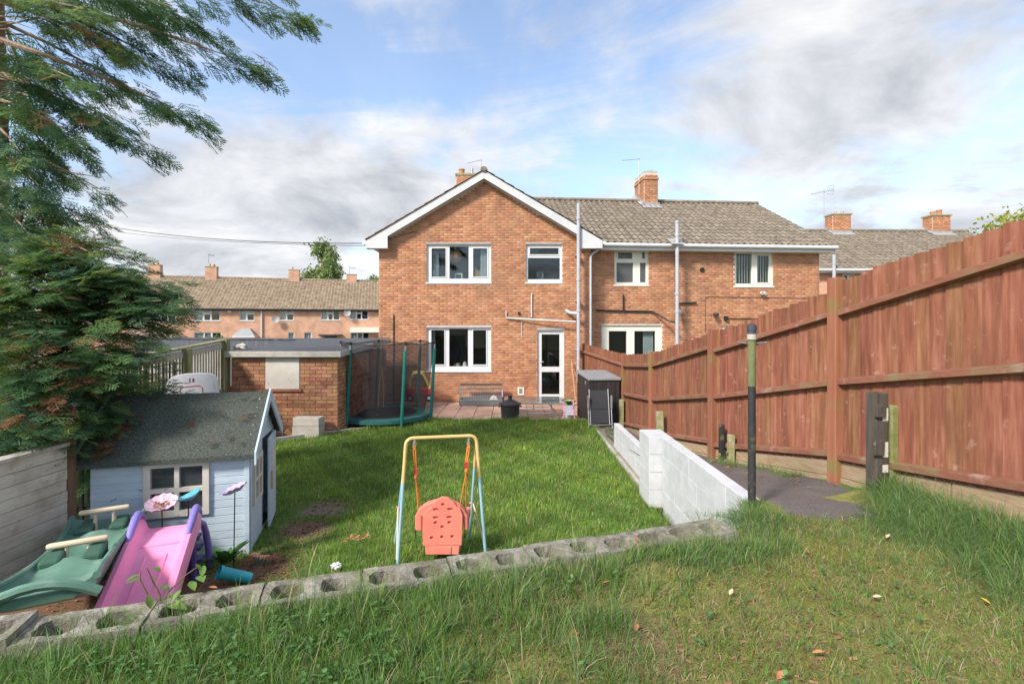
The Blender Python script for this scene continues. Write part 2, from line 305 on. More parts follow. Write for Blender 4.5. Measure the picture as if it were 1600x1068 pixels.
def np_mesh(name, V, loops, starts, m, parent=None, cols=None, local=True, smooth=False):
    me = bpy.data.meshes.new(name); V = np.asarray(V, dtype=np.float32)
    if parent is not None and not local:
        inv = np.array(WM[parent.name].inverted()); V = (V @ inv[:3, :3].T + inv[:3, 3]).astype(np.float32)
    me.vertices.add(len(V)); me.vertices.foreach_set('co', V.ravel())
    me.loops.add(len(loops)); me.loops.foreach_set('vertex_index', np.asarray(loops, dtype=np.int32))
    me.polygons.add(len(starts)); me.polygons.foreach_set('loop_start', np.asarray(starts, dtype=np.int32))
    if cols is not None:
        a = me.color_attributes.new('Col', 'FLOAT_COLOR', 'POINT'); cc = np.ones((len(V), 4), np.float32); cc[:, :3] = cols
        a.data.foreach_set('color', cc.ravel())
    me.update(calc_edges=True)
    if smooth: me.polygons.foreach_set('use_smooth', [True]*len(starts))
    me.materials.append(m); o = bpy.data.objects.new(name, me); C.objects.link(o)
    if parent is not None: o.parent = parent; WM[o.name] = WM[parent.name]
    else: WM[o.name] = Matrix.Identity(4)
    return o
def tag(o, label=None, cat=None, group=None, kind=None):
    for k, q in (('label', label), ('category', cat), ('group', group), ('kind', kind)):
        if q: o[k] = q
    return o
def thing(name, label, cat, loc=(0, 0, 0), rz=0.0, group=None, M=None):
    o = bpy.data.objects.new(name, None); C.objects.link(o); o.empty_display_size = .1
    if M is None: M = Matrix.Translation(loc) @ Matrix.Rotation(rz, 4, 'Z')
    o.matrix_world = M; WM[o.name] = M.copy()
    return tag(o, label, cat, group)
def inst(name, me, parent, Ml):
    o = bpy.data.objects.new(name, me); C.objects.link(o); o.parent = parent; o.matrix_local = Ml; WM[o.name] = WM[parent.name] @ Ml
    return o
def copy_tree(o, parent=None):
    c = o.copy(); C.objects.link(c)
    if parent is not None: c.parent = parent
    for ch in list(o.children): copy_tree(ch, c)
    return c
def PX(u, v, Y): return Vector(((u-800)*Y/F, Y, CZ-(v-HV)*Y/F))
def GX(u, v, z): Y = (CZ-z)*F/(v-HV); return Vector(((u-800)*Y/F, Y, z))
def facade(M):
    """photo pixel -> (x, z) on the plane local y = 0 of frame M"""
    o = M.translation; c = M.col[0].to_3d()
    def f(u, v=None):
        k = (u-800)/F; t = (k*o.y-o.x)/(c.x-k*c.y); Y = o.y+t*c.y
        return t if v is None else (t, CZ-(v-HV)*Y/F)
    return f
def rect_minus(x0, x1, z0, z1, holes):
    xs = sorted({x0, x1, *[min(max(q, x0), x1) for h in holes for q in h[:2]]}); zs = sorted({z0, z1, *[min(max(q, z0), z1) for h in holes for q in h[2:4]]})
    out = []
    for i in range(len(xs)-1):
        run = None
        for j in range(len(zs)-1):
            cx, cz = (xs[i]+xs[i+1])/2, (zs[j]+zs[j+1])/2
            if any(h[0] < cx < h[1] and h[2] < cz < h[3] for h in holes):
                if run: out.append(run); run = None
            else: run = (xs[i], xs[i+1], run[2] if run else zs[j], zs[j+1])
        if run: out.append(run)
    return out
_brick_me = {}
def brick_mesh(m, L, d=.02, H=.065):
    k = (m.name, L, H)
    if k not in _brick_me:
        b = .004; vs = []
        for (y, q) in ((d, 0), (b*.6, 0), (0, b)):
            vs += [(-L/2+q, y, q), (L/2-q, y, q), (L/2-q, y, H-q), (-L/2+q, y, H-q)]
        fs = [(8, 9, 10, 11)]
        for r in (0, 4): fs += [(r+i, r+(i+1) % 4, r+4+(i+1) % 4, r+4+i) for i in range(4)]
        me = bpy.data.meshes.new('brick'); me.from_pydata(vs, [], fs); me.materials.append(m); _brick_me[k] = (me, np.array(vs, np.float32), fs)
    return _brick_me[k]
def lay_bricks(x0, x1, z0, z1, holes=(), keep=None, bl=.225, ch=.075):
    """stretcher bond: list of (xcentre, z, length)"""
    out = []; row = 0; z = z0
    while z+ch <= z1+.001:
        zc = z+ch/2; segs = [(x0, x1)]
        for h in holes:
            if h[2] < zc < h[3]:
                segs = [q for a, b in segs for q in ((a, min(b, h[0])), (max(a, h[1]), b)) if q[1]-q[0] > .02]
        for a, b in segs:
            x = x0 - (bl/2 if row % 2 else 0)
            while x < b:
                l, r_ = max(x, a), min(x+bl, b)
                if r_-l > .05:
                    L = r_-l-.010
                    if keep is None or keep(l, r_, z, z+ch): out.append(((l+r_)/2, z+.005, L))
                x += bl
        z += ch; row += 1
    return out
def put_bricks(parent, bricks, m, Mf=None, parts=300, start=0, name='brick', H=.065):
    """the first `parts` bricks (from `start`) as objects that share meshes, the rest joined; Mf: frame whose -y faces out"""
    Mf = Mf or Matrix.Identity(4); V = []; Lp = []; n = 0; rows = []
    for i, (x, z, L) in enumerate(bricks):
        full = abs(L-.215) < .004; me, tv, fs = brick_mesh(m, .215 if full else round(L, 2), H=H)
        j = random.uniform(-.0025, .0025)
        if start <= i < start+parts:
            inst(name, me, parent, Mf @ Matrix.Translation((x, -.012+j, z)) @ Matrix.Rotation(random.uniform(-.01, .01), 4, 'Y')); continue
        V.append(tv + np.array((x, -.012+j, z), np.float32)); rows.append([[a+n for a in f] for f in fs]); n += len(tv)
    if V:
        V = np.concatenate(V); A = np.array(Mf, np.float32); V = V @ A[:3, :3].T + A[:3, 3]
        loops = [a for r_ in rows for f in r_ for a in f]; starts = np.arange(0, len(loops), 4)
        o = np_mesh('brickwork', V, loops, starts, m, parent); o['kind'] = 'stuff'
def tile_mesh(m, w, g, amp, nseg, th=.022):
    vs = []; fs = []
    def h(x): t = x/w; return amp*(math.sin(math.pi*min(1, t/.62))**2 if t < .62 else -.35*math.sin(math.pi*(t-.62)/.38)) if amp else 0
    for i in range(nseg+1):
        x = w*i/nseg*.985; q = h(w*i/nseg); vs += [(x, 0, q+.030-th), (x, 0, q+.030), (x, g+.05, q+.002)]
    for i in range(nseg):
        a = i*3; fs += [(a, a+3, a+4, a+1), (a+1, a+4, a+5, a+2)]
    fs += [(0, 1, 2)]; k = nseg*3; fs += [(k, k+2, k+1)]
    me = bpy.data.meshes.new('roof_tile'); me.from_pydata(vs, [], fs); me.materials.append(m)
    return me, np.array(vs, np.float32), fs
def lay_tiles(parent, origin, ex, es, width, length, m, w=.2, g=.34, amp=.03, nseg=6, parts=300, keep=None, from_row=0):
    ex, es, origin = Vector(ex).normalized(), Vector(es).normalized(), Vector(origin); en = ex.cross(es).normalized()
    Bm = Matrix((ex, es, en)).transposed().to_4x4(); me, tv, fs = tile_mesh(m, w, g, amp, nseg)
    nr = int(math.ceil(length/g)); g2 = length/nr; nc = int(round(width/w)); cnt = 0; V = []; loops = []; starts = []; n = 0; ls = 0
    A = np.array(Bm, np.float32)[:3, :3]
    for r_ in range(nr):
        for c in range(nc):
            x = c*width/nc; s_ = r_*g2
            if keep and not keep(x+w/2, s_+g2/2): continue
            p = origin + ex*(x+random.uniform(-.003, .003)) + es*(s_+random.uniform(-.006, .006)) + en*random.uniform(0, .004)
            if cnt < parts and r_ >= from_row:
                cnt += 1; inst('roof_tile', me, parent, Matrix.Translation(p) @ Bm); continue
            V.append(tv @ A.T + np.array(p, np.float32))
            for f in fs: starts.append(ls); loops += [a+n for a in f]; ls += len(f)
            n += len(tv)
    if V: o = np_mesh('tiling', np.concatenate(V), loops, starts, m, parent); o['kind'] = 'stuff'
def window(parent, x0, x1, z0, z1, lights, y=.05, m=None, gm=None, sill=True, fd=.07, sashes=(), name='window', pane='pane'):
    """frame with openings for the lights; panes and sill are its sub-parts; local facade coordinates"""
    m = m or MT['white']; b = MB()
    for c in rect_minus(x0, x1, z0, z1, lights): b.box(c[0], c[1], y, y+fd, c[2], c[3])
    for s in sashes:
        l = lights[s]; q = .028
        for c in rect_minus(l[0]-q, l[1]+q, l[2]-q, l[3]+q, [l]): b.box(c[0], c[1], y-.016, y-.0005, c[2], c[3])
    f = b.build(name, m, parent, True)
    for l in lights:
        MB().box(l[0]-.004, l[1]+.004, y+.03, y+.036, l[2]-.004, l[3]+.004).build(pane, gm or MT['glass'], f, True)
    if sill: MB().box(x0-.03, x1+.03, y-.085, y-.002, z0-.045, z0-.002).build('sill', m, f, True, bevel=.006)
    return f
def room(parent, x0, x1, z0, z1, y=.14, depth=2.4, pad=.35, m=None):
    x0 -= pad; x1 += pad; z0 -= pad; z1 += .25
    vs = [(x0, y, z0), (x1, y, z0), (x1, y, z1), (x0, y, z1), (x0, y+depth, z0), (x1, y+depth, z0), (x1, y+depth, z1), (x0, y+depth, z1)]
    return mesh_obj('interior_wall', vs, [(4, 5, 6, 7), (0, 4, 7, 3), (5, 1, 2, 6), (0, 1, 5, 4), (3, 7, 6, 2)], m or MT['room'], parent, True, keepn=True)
def curtain(parent, x0, x1, z0, z1, y=.24, n=9, m=None, name='curtain'):
    vs = []; k = n*4
    for i in range(k+1):
        x = x0+(x1-x0)*i/k; yy = y+.03*math.sin(i*math.pi/2); vs += [(x, yy, z0), (x, yy, z1)]
    return mesh_obj(name, vs, [(2*i, 2*i+2, 2*i+3, 2*i+1) for i in range(k)], m or MT['curtain'], parent, True, smooth=True, keepn=True)

# ------------------------------------------------------------------ ground levels
def ss(a, b, x): t = np.clip((x-a)/(b-a), 0, 1); return t*t*(3-2*t)
def wnoise(x, y, s=1.0, seed=0):
    return (np.sin(x*1.7*s+seed)*np.cos(y*2.3*s+seed*1.7)+.6*np.sin(x*3.9*s+y*2.9*s+seed*2.1)+.4*np.cos(x*7.3*s-y*6.1*s+seed))/2
def y_wall(x): return 2.783+.3227*x                       # far edge of the block wall
def y_back(x): return np.where(np.asarray(x) < -1.88, 8.99+(np.asarray(x)+4.44)*.785, 11.0)
def z_low(x, y):
    x = np.asarray(x, float); y = np.asarray(y, float)
    return .0+.09*ss(8, 11, y)+.05*ss(7.5, 9, y)*ss(-1, -3, x)+.24*ss(-1.7, -3.0, x)*ss(4.7, 3.6, y)+.012*wnoise(x, y, 1.1, 2)
def z_up(x, y):
    x = np.asarray(x, float); y = np.asarray(y, float)
    return .855+.16*ss(2.45, 3.5, x+.25*(y-3.3))*ss(4.6, 3.9, y)+.018*wnoise(x, y, 1.6, 5)-.05*ss(-1.2, -2.4, x)+.085*ss(.55, .08, y_wall(x)-.23-y)*ss(1.6, .9, x)+.03*ss(1.0, 1.6, x)*ss(2.6, 3.2, y)*ss(2.3, 1.8, x)
PYS = ([-5, 3.7, 4.5, 6.36, 8.5, 10, 14], [.87, .86, .77, .48, .15, .02, .0])
def z_path(y): return np.interp(y, *PYS)
FENCE = [(3.62, 1.0), (3.34, 2.62), (3.02, 4.5), (2.65, 6.36), (2.47, 8.5), (2.50, 10.8), (2.10, 14.25)]
def x_fence(y): return np.interp(y, [p[1] for p in FENCE], [p[0] for p in FENCE])
def sheet(name, xs_fn, ys, nx, zf, m, parent=None):
    V = []; rows = len(ys)
    for y in ys:
        a, b = xs_fn(y)
        for i in range(nx+1): x = a+(b-a)*i/nx; V.append((x, y, float(zf(x, y))))
    fs = [(r_*(nx+1)+i, r_*(nx+1)+i+1, (r_+1)*(nx+1)+i+1, (r_+1)*(nx+1)+i) for r_ in range(rows-1) for i in range(nx)]
    return mesh_obj(name, V, fs, m, parent, smooth=True, keepn=True)
def gmask_mat(name, base, patches, rough=.97, bump=.8, bscale=70, nsc=9):
    """ground: noise ramp plus irregular patches at places (x, y, radius, colour)"""
    m = mat(name, base, rough, nsc, 10, bump, bscale, spec=.15, clip=(.32, .68)); nt = m.node_tree; n = nt.nodes.new; L = nt.links.new
    b = nt.nodes['Principled BSDF']; col = b.inputs['Base Color'].links[0].from_socket; geo = n('ShaderNodeNewGeometry')
    t = n('ShaderNodeTexNoise'); t.inputs['Scale'].default_value = 4; t.inputs['Detail'].default_value = 7; L(geo.outputs['Position'], t.inputs['Vector'])
    for x, y, z, r_, c in patches:
        d = n('ShaderNodeVectorMath'); d.operation = 'DISTANCE'; L(geo.outputs['Position'], d.inputs[0]); d.inputs[1].default_value = (x, y, z)
        a = n('ShaderNodeMath'); a.operation = 'MULTIPLY_ADD'; L(t.outputs[0], a.inputs[0]); a.inputs[1].default_value = r_*1.3; L(d.outputs['Value'], a.inputs[2])
        mr = n('ShaderNodeMapRange'); L(a.outputs[0], mr.inputs[0]); mr.inputs[1].default_value = r_*1.15; mr.inputs[2].default_value = r_*1.75; mr.inputs[3].default_value = 1; mr.inputs[4].default_value = 0
        mx = n('ShaderNodeMix'); mx.data_type = 'RGBA'; L(mr.outputs[0], mx.inputs['Factor']); L(col, mx.inputs['A']); mx.inputs['B'].default_value = (*c, 1); col = mx.outputs['Result']
    L(col, b.inputs['Base Color']); return m
SOILC = (.17, .095, .06)
MT['lawn'] = gmask_mat('lawn ground', [(.065, .12, .025), (.085, .16, .032), (.15, .17, .06)],
    [(-2.3, 5.35, 0, .34, (.2, .125, .085)), (-2.3, 5.95, 0, .30, (.22, .17, .13)), (-2.7, 3.6, .2, .9, SOILC), (-2.3, 4.5, .1, .35, SOILC), (-3.6, 3.4, .2, .8, SOILC), (1.2, 9.5, 0, .3, (.16, .13, .06))])
MT['rough_lawn'] = gmask_mat('upper lawn ground', [(.17, .125, .06), (.23, .20, .075), (.18, .205, .045), (.26, .235, .09), (.19, .15, .07)],
    [(.1, 2.45, .86, .28, (.14, .085, .05)), (.55, 2.1, .86, .3, (.22, .16, .09)), (1.5, 2.6, .86, .25, (.20, .19, .05)), (1.0, 2.0, .86, .3, (.19, .18, .05)), (2.0, 3.0, .9, .22, (.21, .20, .04))], nsc=26, bump=1.0, bscale=120)
# far ground, one sheet to the horizon, falling towards the street
yy = np.concatenate([[-300, -60, -8, 0, 2, 15], np.linspace(16, 30, 8), [40, 60, 120, 300, 900]])
g_ = sheet('ground', lambda y: (-700, 700), list(yy), 6, lambda x, y: -.16-1.0*float(ss(16, 34, y)), mat('far ground', [(.10, .11, .06), (.16, .15, .10)], .95, .5)); tag(g_, kind='structure')
st = sheet('street', lambda y: (-80, 60), [31, 34, 37], 8, lambda x, y: -.16-1.0*float(ss(16, 34, y))+.03, mat('street asphalt', [(.05, .05, .052), (.07, .07, .07)], .9, 20)); tag(st, kind='structure')
ts = np.linspace(0, 1, 70)
V = []; xs = np.linspace(-6.4, 1.72, 90)
for t in ts:
    for x in xs: y = float(y_wall(x)+.05+(y_back(x)-.02-y_wall(x)-.05)*t); V.append((x, y, float(z_low(x, y))))
n_ = len(xs); lw = mesh_obj('lawn', V, [(r_*n_+i, r_*n_+i+1, (r_+1)*n_+i+1, (r_+1)*n_+i) for r_ in range(len(ts)-1) for i in range(n_-1)], MT['lawn'], smooth=True, keepn=True)
tag(lw, kind='structure')
V = []; xs = np.linspace(-8, 3.75, 120); ts = np.linspace(0, 1, 60)
def y_upend(x): return np.interp(x, [-9, 1.36, 1.46, 1.82, 1.9, 4], [-9*.3227+2.573, 1.36*.3227+2.573, 3.22, 3.62, 3.9, 3.9])
for t in ts:
    for x in xs: y = float(-5+(y_upend(x)+5)*(1-(1-t)**2)); V.append((x, y, float(z_up(x, y))))
for x in xs: V.append((x, float(y_upend(x))+.03, float(z_up(x, y_upend(x)))-.9))
ts = list(ts)+[1.1]
n_ = len(xs); ul = mesh_obj('upper_lawn', V, [(r_*n_+i, r_*n_+i+1, (r_+1)*n_+i+1, (r_+1)*n_+i) for r_ in range(len(ts)-1) for i in range(n_-1)], MT['rough_lawn'], smooth=True, keepn=True)
tag(ul, kind='structure')
# tarmac path that climbs between the white wall and the fence
def px_l(y): return float(np.interp(y, [3.5, 3.62, 4.2, 6.6, 8.6, 14], [1.93, 1.98, 1.86, 1.86, 1.90, 1.95]))
def px_r(y): return float(np.interp(y, [3.5, 3.62, 3.9, 4.3, 5], [2.62, 2.74, 2.90, 3.0, x_fence(5)+.08])) if y < 5 else float(x_fence(y))+.08
V = []; ys = list(np.linspace(3.50, 10.2, 60)); nx = 14
pth = MB(); rows = []
for y in ys:
    a, b = px_l(y), px_r(y); rows.append([(a+(b-a)*i/nx, y, float(z_path(y))+.035+.006*float(wnoise(a+i*.1, y, 3, 3))-(.02 if i in (0, nx) else 0)) for i in range(nx+1)])
rows = [[(x, y-.012, z-.05) for x, y, z in rows[0]]]+rows
V = [p for r_ in rows for p in r_]
po = mesh_obj('path', V, [(r_*(nx+1)+i, r_*(nx+1)+i+1, (r_+1)*(nx+1)+i+1, (r_+1)*(nx+1)+i) for r_ in range(len(rows)-1) for i in range(nx)], MT['tarmac'], smooth=True, keepn=True); tag(po, kind='structure')
pb = sheet('path_bank', lambda y: (px_l(y)-.02, float(x_fence(y))+.25), list(np.linspace(3.6, 10.2, 40)), 16, lambda x, y: float(z_path(y))+.012*float(wnoise(x, y, 3, 1))+.05*float(ss(2.75, 3.15, x+.17*(y-4.5)))*float(ss(6, 4.5, y)), MT['lawn']); tag(pb, kind='structure')
pw = sheet('garden_path', lambda y: (1.73, 2.05 if y > 7.2 else 1.99), list(np.linspace(5.9, 12.5, 20)), 4, lambda x, y: .035+.006*float(wnoise(x, y, 4, 8)), MT['path_c']); tag(pw, kind='structure')
# patio of red slabs
pat = thing('patio', None, None); pat['kind'] = 'structure'
MB().box(-4.3, 2.45, 8.6, 14.32, -.14, -.052).build('patio_bed', MT['soil'], pat)
sl_me = {}
for i in range(15):
    for j in range(13):
        x = -4.1+i*.45; y = 14.28-.45*(j+1)
        if y+.4 < float(y_back(x))-.1 and y+.4 < float(y_back(x+.44))-.1: continue
        if x > 1.75 and y < 10: continue
        if x < -3.4 and y > 9.6: continue
        k = (i*7+j*3) % 3
        if k not in sl_me:
            b = MB(); q = .006; s = .219
            vs = [(-s, -s, -.05), (s, -s, -.05), (s, s, -.05), (-s, s, -.05), (-s, -s, -q), (s, -s, -q), (s, s, -q), (-s, s, -q), (-s+q, -s+q, 0), (s-q, -s+q, 0), (s-q, s-q, 0), (-s+q, s-q, 0)]
            b.add(vs, [(8, 9, 10, 11)]+[(r_+a, r_+(a+1) % 4, r_+4+(a+1) % 4, r_+4+a) for r_ in (0, 4) for a in range(4)])
            tmp = b.build('paving_slab', MT['slab']); sl_me[k] = tmp.data; bpy.data.objects.remove(tmp)
        inst('paving_slab', sl_me[k], pat, Matrix.Translation((x+.225, y+.225, .01+random.uniform(-.006, .006))) @ Matrix.Rotation(random.uniform(-.012, .012), 4, 'X') @ Matrix.Rotation(random.uniform(-.012, .012), 4, 'Y') @ Matrix.Rotation(random.uniform(-.01, .01), 4, 'Z'))
# kerb along the far edge of the lawn
kb = thing('lawn_kerb', 'pale concrete kerb edging the far side of the lawn', 'kerb', (-4.5, 8.95, 0))
def kerb_run(a, b, L=.91, w=.055):
    a, b = Vector(a), Vector(b); d = b-a; n = max(1, int(round(d.length/L))); ang = math.atan2(d.y, d.x)
    for i in range(n):
        p = a+d*(i/n); l = d.length/n-.008
        M = Matrix.Translation(p+Vector((0, 0, random.uniform(-.008, .008)))) @ Matrix.Rotation(ang+random.uniform(-.006, .006), 4, 'Z') @ Matrix.Rotation(-math.atan2(d.z, d.to_2d().length), 4, 'Y')
        MB().box(0, l, 0, w, -.16, .0, M).build('kerbstone', MT['kerb'], kb, bevel=.008)
kerb_run((-4.5, 8.95, .155), (-1.88, 11.01, .135)); kerb_run((-1.86, 11.02, .125), (1.68, 11.02, .115)); kerb_run((1.73, 10.95, .11), (1.76, 6.62, .045))

# ------------------------------------------------------------------ main house
HM = Matrix.Translation((0, 14.3, 0)); fm = facade(HM)
house = thing('brick_house', 'two storey brick house with white edged gable facing the lawn', 'house', M=HM)
HX0, HX1, AX, AZ, SL = -3.914, 2.296, -.81, 6.75, .59
def rect(f, u0, u1, v0, v1): a, b = f(u0, v0), f(u1, v1); return (a[0], b[0], b[1], a[1])
W1 = rect(fm, 667, 767, 381.5, 441); W2 = rect(fm, 822, 878, 381.5, 441); W3 = rect(fm, 667, 767, 512, 579); DR = rect(fm, 840, 881, 515.5, 619.5)
CATV = rect(fm, 809, 819, 604.5, 617)
holes = [W1, W2, W3, DR]
wallm = MB()
for c in rect_minus(HX0, HX1, -.15, 4.62, holes): wallm.box(c[0], c[1], 0, .1, c[2], c[3])
gl = lambda x: AZ-.20-SL*abs(x-AX)
wallm.prism([(HX0, 4.62), (HX1, 4.62), (HX1, gl(HX1)), (AX, gl(AX)), (HX0, gl(HX0))], 0, .1, 'y')
wallm.build('wall', MT['mortar'], house, True)
bs = MB(); bs.box(HX0, HX0+.2, .101, 7.2, -.15, 4.68); bs.box(HX1-.2, HX1, .101, 7.2, -.15, 4.55); bs.box(HX0+.2, HX1-.2, 7.0, 7.2, -.15, 4.6)
bs.build('side_wall', MT['brick_far'], house, True)
bk = lay_bricks(HX0, HX1, .0, 6.5, [(h[0], h[1], h[2]-.02, h[3]+.045) for h in holes], lambda l, r_, a, b: b < gl(l)+.02 and b < gl(r_)+.02 or b < 4.5)
put_bricks(house, bk, MT['brick'])
for h in (W1, W2, W3, DR): MB().box(h[0]-.02, h[1]+.02, -.02, .06, h[3]+.001, h[3]+.05).build('lintel', MT['lintel'], house, True)
def lights(f, lst): return [rect(f, *q) for q in lst]
w1 = window(house, *W1, lights(fm, [(674, 696, 387.5, 432), (702, 732, 384.5, 435), (739, 761, 387.5, 432)]), sashes=(0, 2))
w2 = window(house, *W2, lights(fm, [(828, 873, 387, 397), (825, 875, 402.5, 436)]), sashes=(0,))
w3 = window(house, *W3, lights(fm, [(673.5, 694, 515.5, 569.5), (701.5, 731, 512.8+.8, 572.5), (739, 759.5, 515.5, 569.5)]), sashes=(0, 2))
dr = window(house, *DR, lights(fm, [(846.5, 874.5, 522, 573), (846.5, 874.5, 581, 616)]), sashes=(), sill=False, name='back_door')
MB().tube([fm(844, 565)[0:1]+(.03, fm(844, 565)[1]), fm(844, 565)[0:1]+(-.03, fm(844, 565)[1]), (fm(849, 565)[0], -.03, fm(849, 565)[1])], .011).build('door_handle', MT['white'], dr, True)
MB().box(DR[0]-.02, DR[1]+.02, -.06, .05, DR[2]-.07, DR[2]-.003).build('door_step', MT['conc'], house, True)
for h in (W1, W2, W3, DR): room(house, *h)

def cur(f, par, u0, u1, v0, v1, n=7, m=None, y=.2):
    r_ = rect(f, u0, u1, v0, v1); curtain(par, r_[0], r_[1], r_[2], r_[3], y, n, m)
cur(fm, house, 669, 684, 383, 440); cur(fm, house, 750, 766, 383, 440); cur(fm, house, 669, 678, 514, 578, 4)
# things seen through the panes
lp = thing('pendant_lamp', 'round orange pendant lampshade behind the upper window', 'lamp', HM @ Vector((fm(709), .40, fm(708, 398)[1])))
MB().lathe([(.001, .19), (.10, .165), (.18, .09), (.2, 0), (.18, -.09), (.10, -.165), (.06, -.18)], 16).build('lamp_shade', MT['orange'], lp, True, smooth=True)
MB().tube([(0, 0, .19), (0, 0, .42)], .008).build('cord', MT['white'], lp, True)
a = fm(742, 418); b = fm(760, 440)
hb = thing('bed_headboard', 'light wooden headboard behind the upper window beside a curtain', 'headboard', HM @ Vector(((a[0]+b[0])/2, .62, b[1]-.35)))
w_ = (b[0]-a[0])/2; MB().box(-w_, w_, -.02, .02, 0, a[1]-b[1]+.35).build('board', MT['tan_wood'], hb, True, bevel=.02); MB().box(-w_-.04, -w_-.001, -.03, .03, -.1, a[1]-b[1]+.42).build('bedpost', MT['tan_wood'], hb, True)
a = fm(709, 424); b = fm(721, 440)
pf = thing('picture_frame', 'white framed mirror standing inside the upper window', 'mirror', HM @ Vector(((a[0]+b[0])/2, .3, b[1]-.02)))
w_ = (b[0]-a[0])/2; hh = a[1]-b[1]; fr = MB()
for c in rect_minus(-w_, w_, 0, hh, [(-w_+.035, w_-.035, .035, hh-.035)]): fr.box(c[0], c[1], -.015, .015, c[2], c[3])
fr.build('frame', MT['white'], pf, True); MB().box(-w_+.03, w_-.03, .0, .006, .03, hh-.03).build('mirror_glass', mat('dark mirror', [(.03, .03, .035)], .15), pf, True)
a = fm(839, 421); b = fm(852, 440)
lk = thing('bathroom_cabinet', 'grey blue cabinet with two pale handles inside small upper window', 'cabinet', HM @ Vector(((a[0]+b[0])/2, .5, b[1]-.3)))
w_ = (b[0]-a[0])/2; MB().box(-w_, w_, 0, .3, 0, a[1]-b[1]+.3).build('body', mat('blue grey paint', [(.16, .20, .23)], .6), lk, True, bevel=.01)
for s in (-1, 1): MB().box(s*.075-.012, s*.075+.012, -.02, -.001, a[1]-b[1]+.13, a[1]-b[1]+.26).build('handle', MT['white'], lk, True)
j = thing('milk_jug', 'yellowish striped jug on the sill of the kitchen window', 'jug', HM @ Vector((fm(715), .16, W3[2]+.032)))
MB().lathe([(.001, 0), (.06, 0), (.075, .05), (.065, .11), (.05, .15), (.055, .18), (.045, .18), (.04, .14), (.001, .02)], 14).build('body', MT['pot_buff'], j, True, smooth=True)
MB().tube([(-.06, 0, .15), (-.11, 0, .14), (-.12, 0, .09), (-.07, 0, .04)], .009).build('handle', MT['pot_buff'], j, True, smooth=True)
j = thing('storage_jar', 'white lidded jar on the sill of the kitchen window', 'jar', HM @ Vector((fm(725.5), .16, W3[2]+.032)))
MB().lathe([(.001, 0), (.062, 0), (.065, .15), (.05, .18), (.001, .18)], 14).build('body', MT['porcelain'], j, True, smooth=True); MB().lathe([(.001, .182), (.052, .182), (.05, .21), (.012, .215), (.012, .235), (.001, .235)], 14).build('lid', MT['porcelain'], j, True, smooth=True)
# roof: slabs, tiles, boards
for s in (-1, 1):
    xe = AX+s*3.42; ze = AZ-SL*3.42; n_ = MB()
    n_.add([(AX, -.26, AZ-.03), (xe, -.26, ze-.03), (xe, 7.4, ze-.03), (AX, 7.4, AZ-.03), (AX, -.26, AZ-.07), (xe, -.26, ze-.07), (xe, 7.4, ze-.07), (AX, 7.4, AZ-.07)],
           [(0, 1, 2, 3), (4, 5, 6, 7), (0, 1, 5, 4), (1, 2, 6, 5), (2, 3, 7, 6), (3, 0, 4, 7)]).build('roof_slab', MT['slate_wood'], house, True)
    e = Vector((-s*1, 0, SL)).normalized()
    lay_tiles(house, (xe, -.31 if s > 0 else 7.45, ze-.02), (0, s, 0), e, 7.76, 3.42*math.sqrt(1+SL*SL), MT['tile_red' if s < 0 else 'tile'], .3, .345, .02, 4, parts=0)
    bd = [(AX, AZ-.035), (xe, ze-.035), (xe, ze-.26), (AX+s*2.78, ze-.26), (AX+s*2.78, AZ-SL*2.78-.29), (AX, AZ-.265)]
    MB().prism(bd if s > 0 else bd[::-1], -.27, -.235, 'y').build('bargeboard', MT['barge'], house, True)
    MB().add([(AX, -.234, AZ-.29), (AX+s*2.77, -.234, AZ-SL*2.77-.30), (AX+s*2.77, .0, AZ-SL*2.77-.30), (AX, .0, AZ-.29)], [(0, 1, 2, 3)]).build('soffit', MT['barge'], house, True)
    MB().box(min(AX+s*2.78, xe), max(AX+s*2.78, xe), -.234, -.02, ze-.26, ze-.25).build('soffit', MT['barge'], house, True)
    MB().tube([(xe+s*.05, -.25, ze-.09), (xe+s*.05, 7.4, ze-.09)], .055, 10).build('gutter', MT['white'], house, True, smooth=True)
for k in range(17):
    MB().tube([(AX, -.32+k*.45, AZ+.0), (AX, -.32+k*.45+.445, AZ+.0)], .10, 10, flat=.7).build('ridge_tile', MT['tile'], house, True, smooth=True)
# pipes on the facade
def pipe(par, f, pts, r=.04, m=None, name='pipe', y=-.075):
    q = [(*f(u), ) for u, v in ()]; P3 = []
    for p in pts: x, z = f(p[0], p[1]); P3.append((x, p[2] if len(p) > 2 else y, z))
    return MB().tube(P3, r, 10).build(name, m or MT['grey_pipe'], par, True, smooth=True)
def collars(par, f, u, vs, r, o, y=-.075):
    for v in vs: x, z = f(u, v); MB().tube([(x, y, z-.035), (x, y, z+.035)], r, 10).build('pipe_collar', MT['grey_pipe'], o, True, smooth=True)
sp = pipe(house, fm, [(901, 318, -.30), (901, 592, -.30)][:0] or [(901.5, 322), (901.5, 594)], .052, name='soil_pipe', y=-.33)
collars(house, fm, 901.5, [345, 438, 486], .064, sp, -.33)
for v in (400, 470, 545): x, z = fm(901.5, v); MB().box(x-.07, x+.07, -.30, -.013, z-.012, z+.012).build('pipe_bracket', MT['grey_pipe'], sp, True)
pipe(house, fm, [(884, 485), (890, 489, -.2), (900, 490, -.31)], .05, name='waste_elbow')
pipe(house, fm, [(898, 502.5, -.27), (791, 496.5), (791, 486.5)], .021, MT['white'], 'waste_pipe', -.05)
pipe(house, fm, [(830.5, 495), (830.5, 458)], .018, MT['white'], 'waste_pipe', -.05)
pipe(house, fm, [(815, 500), (815, 527)], .008, MT['white'], 'waste_pipe', -.03)
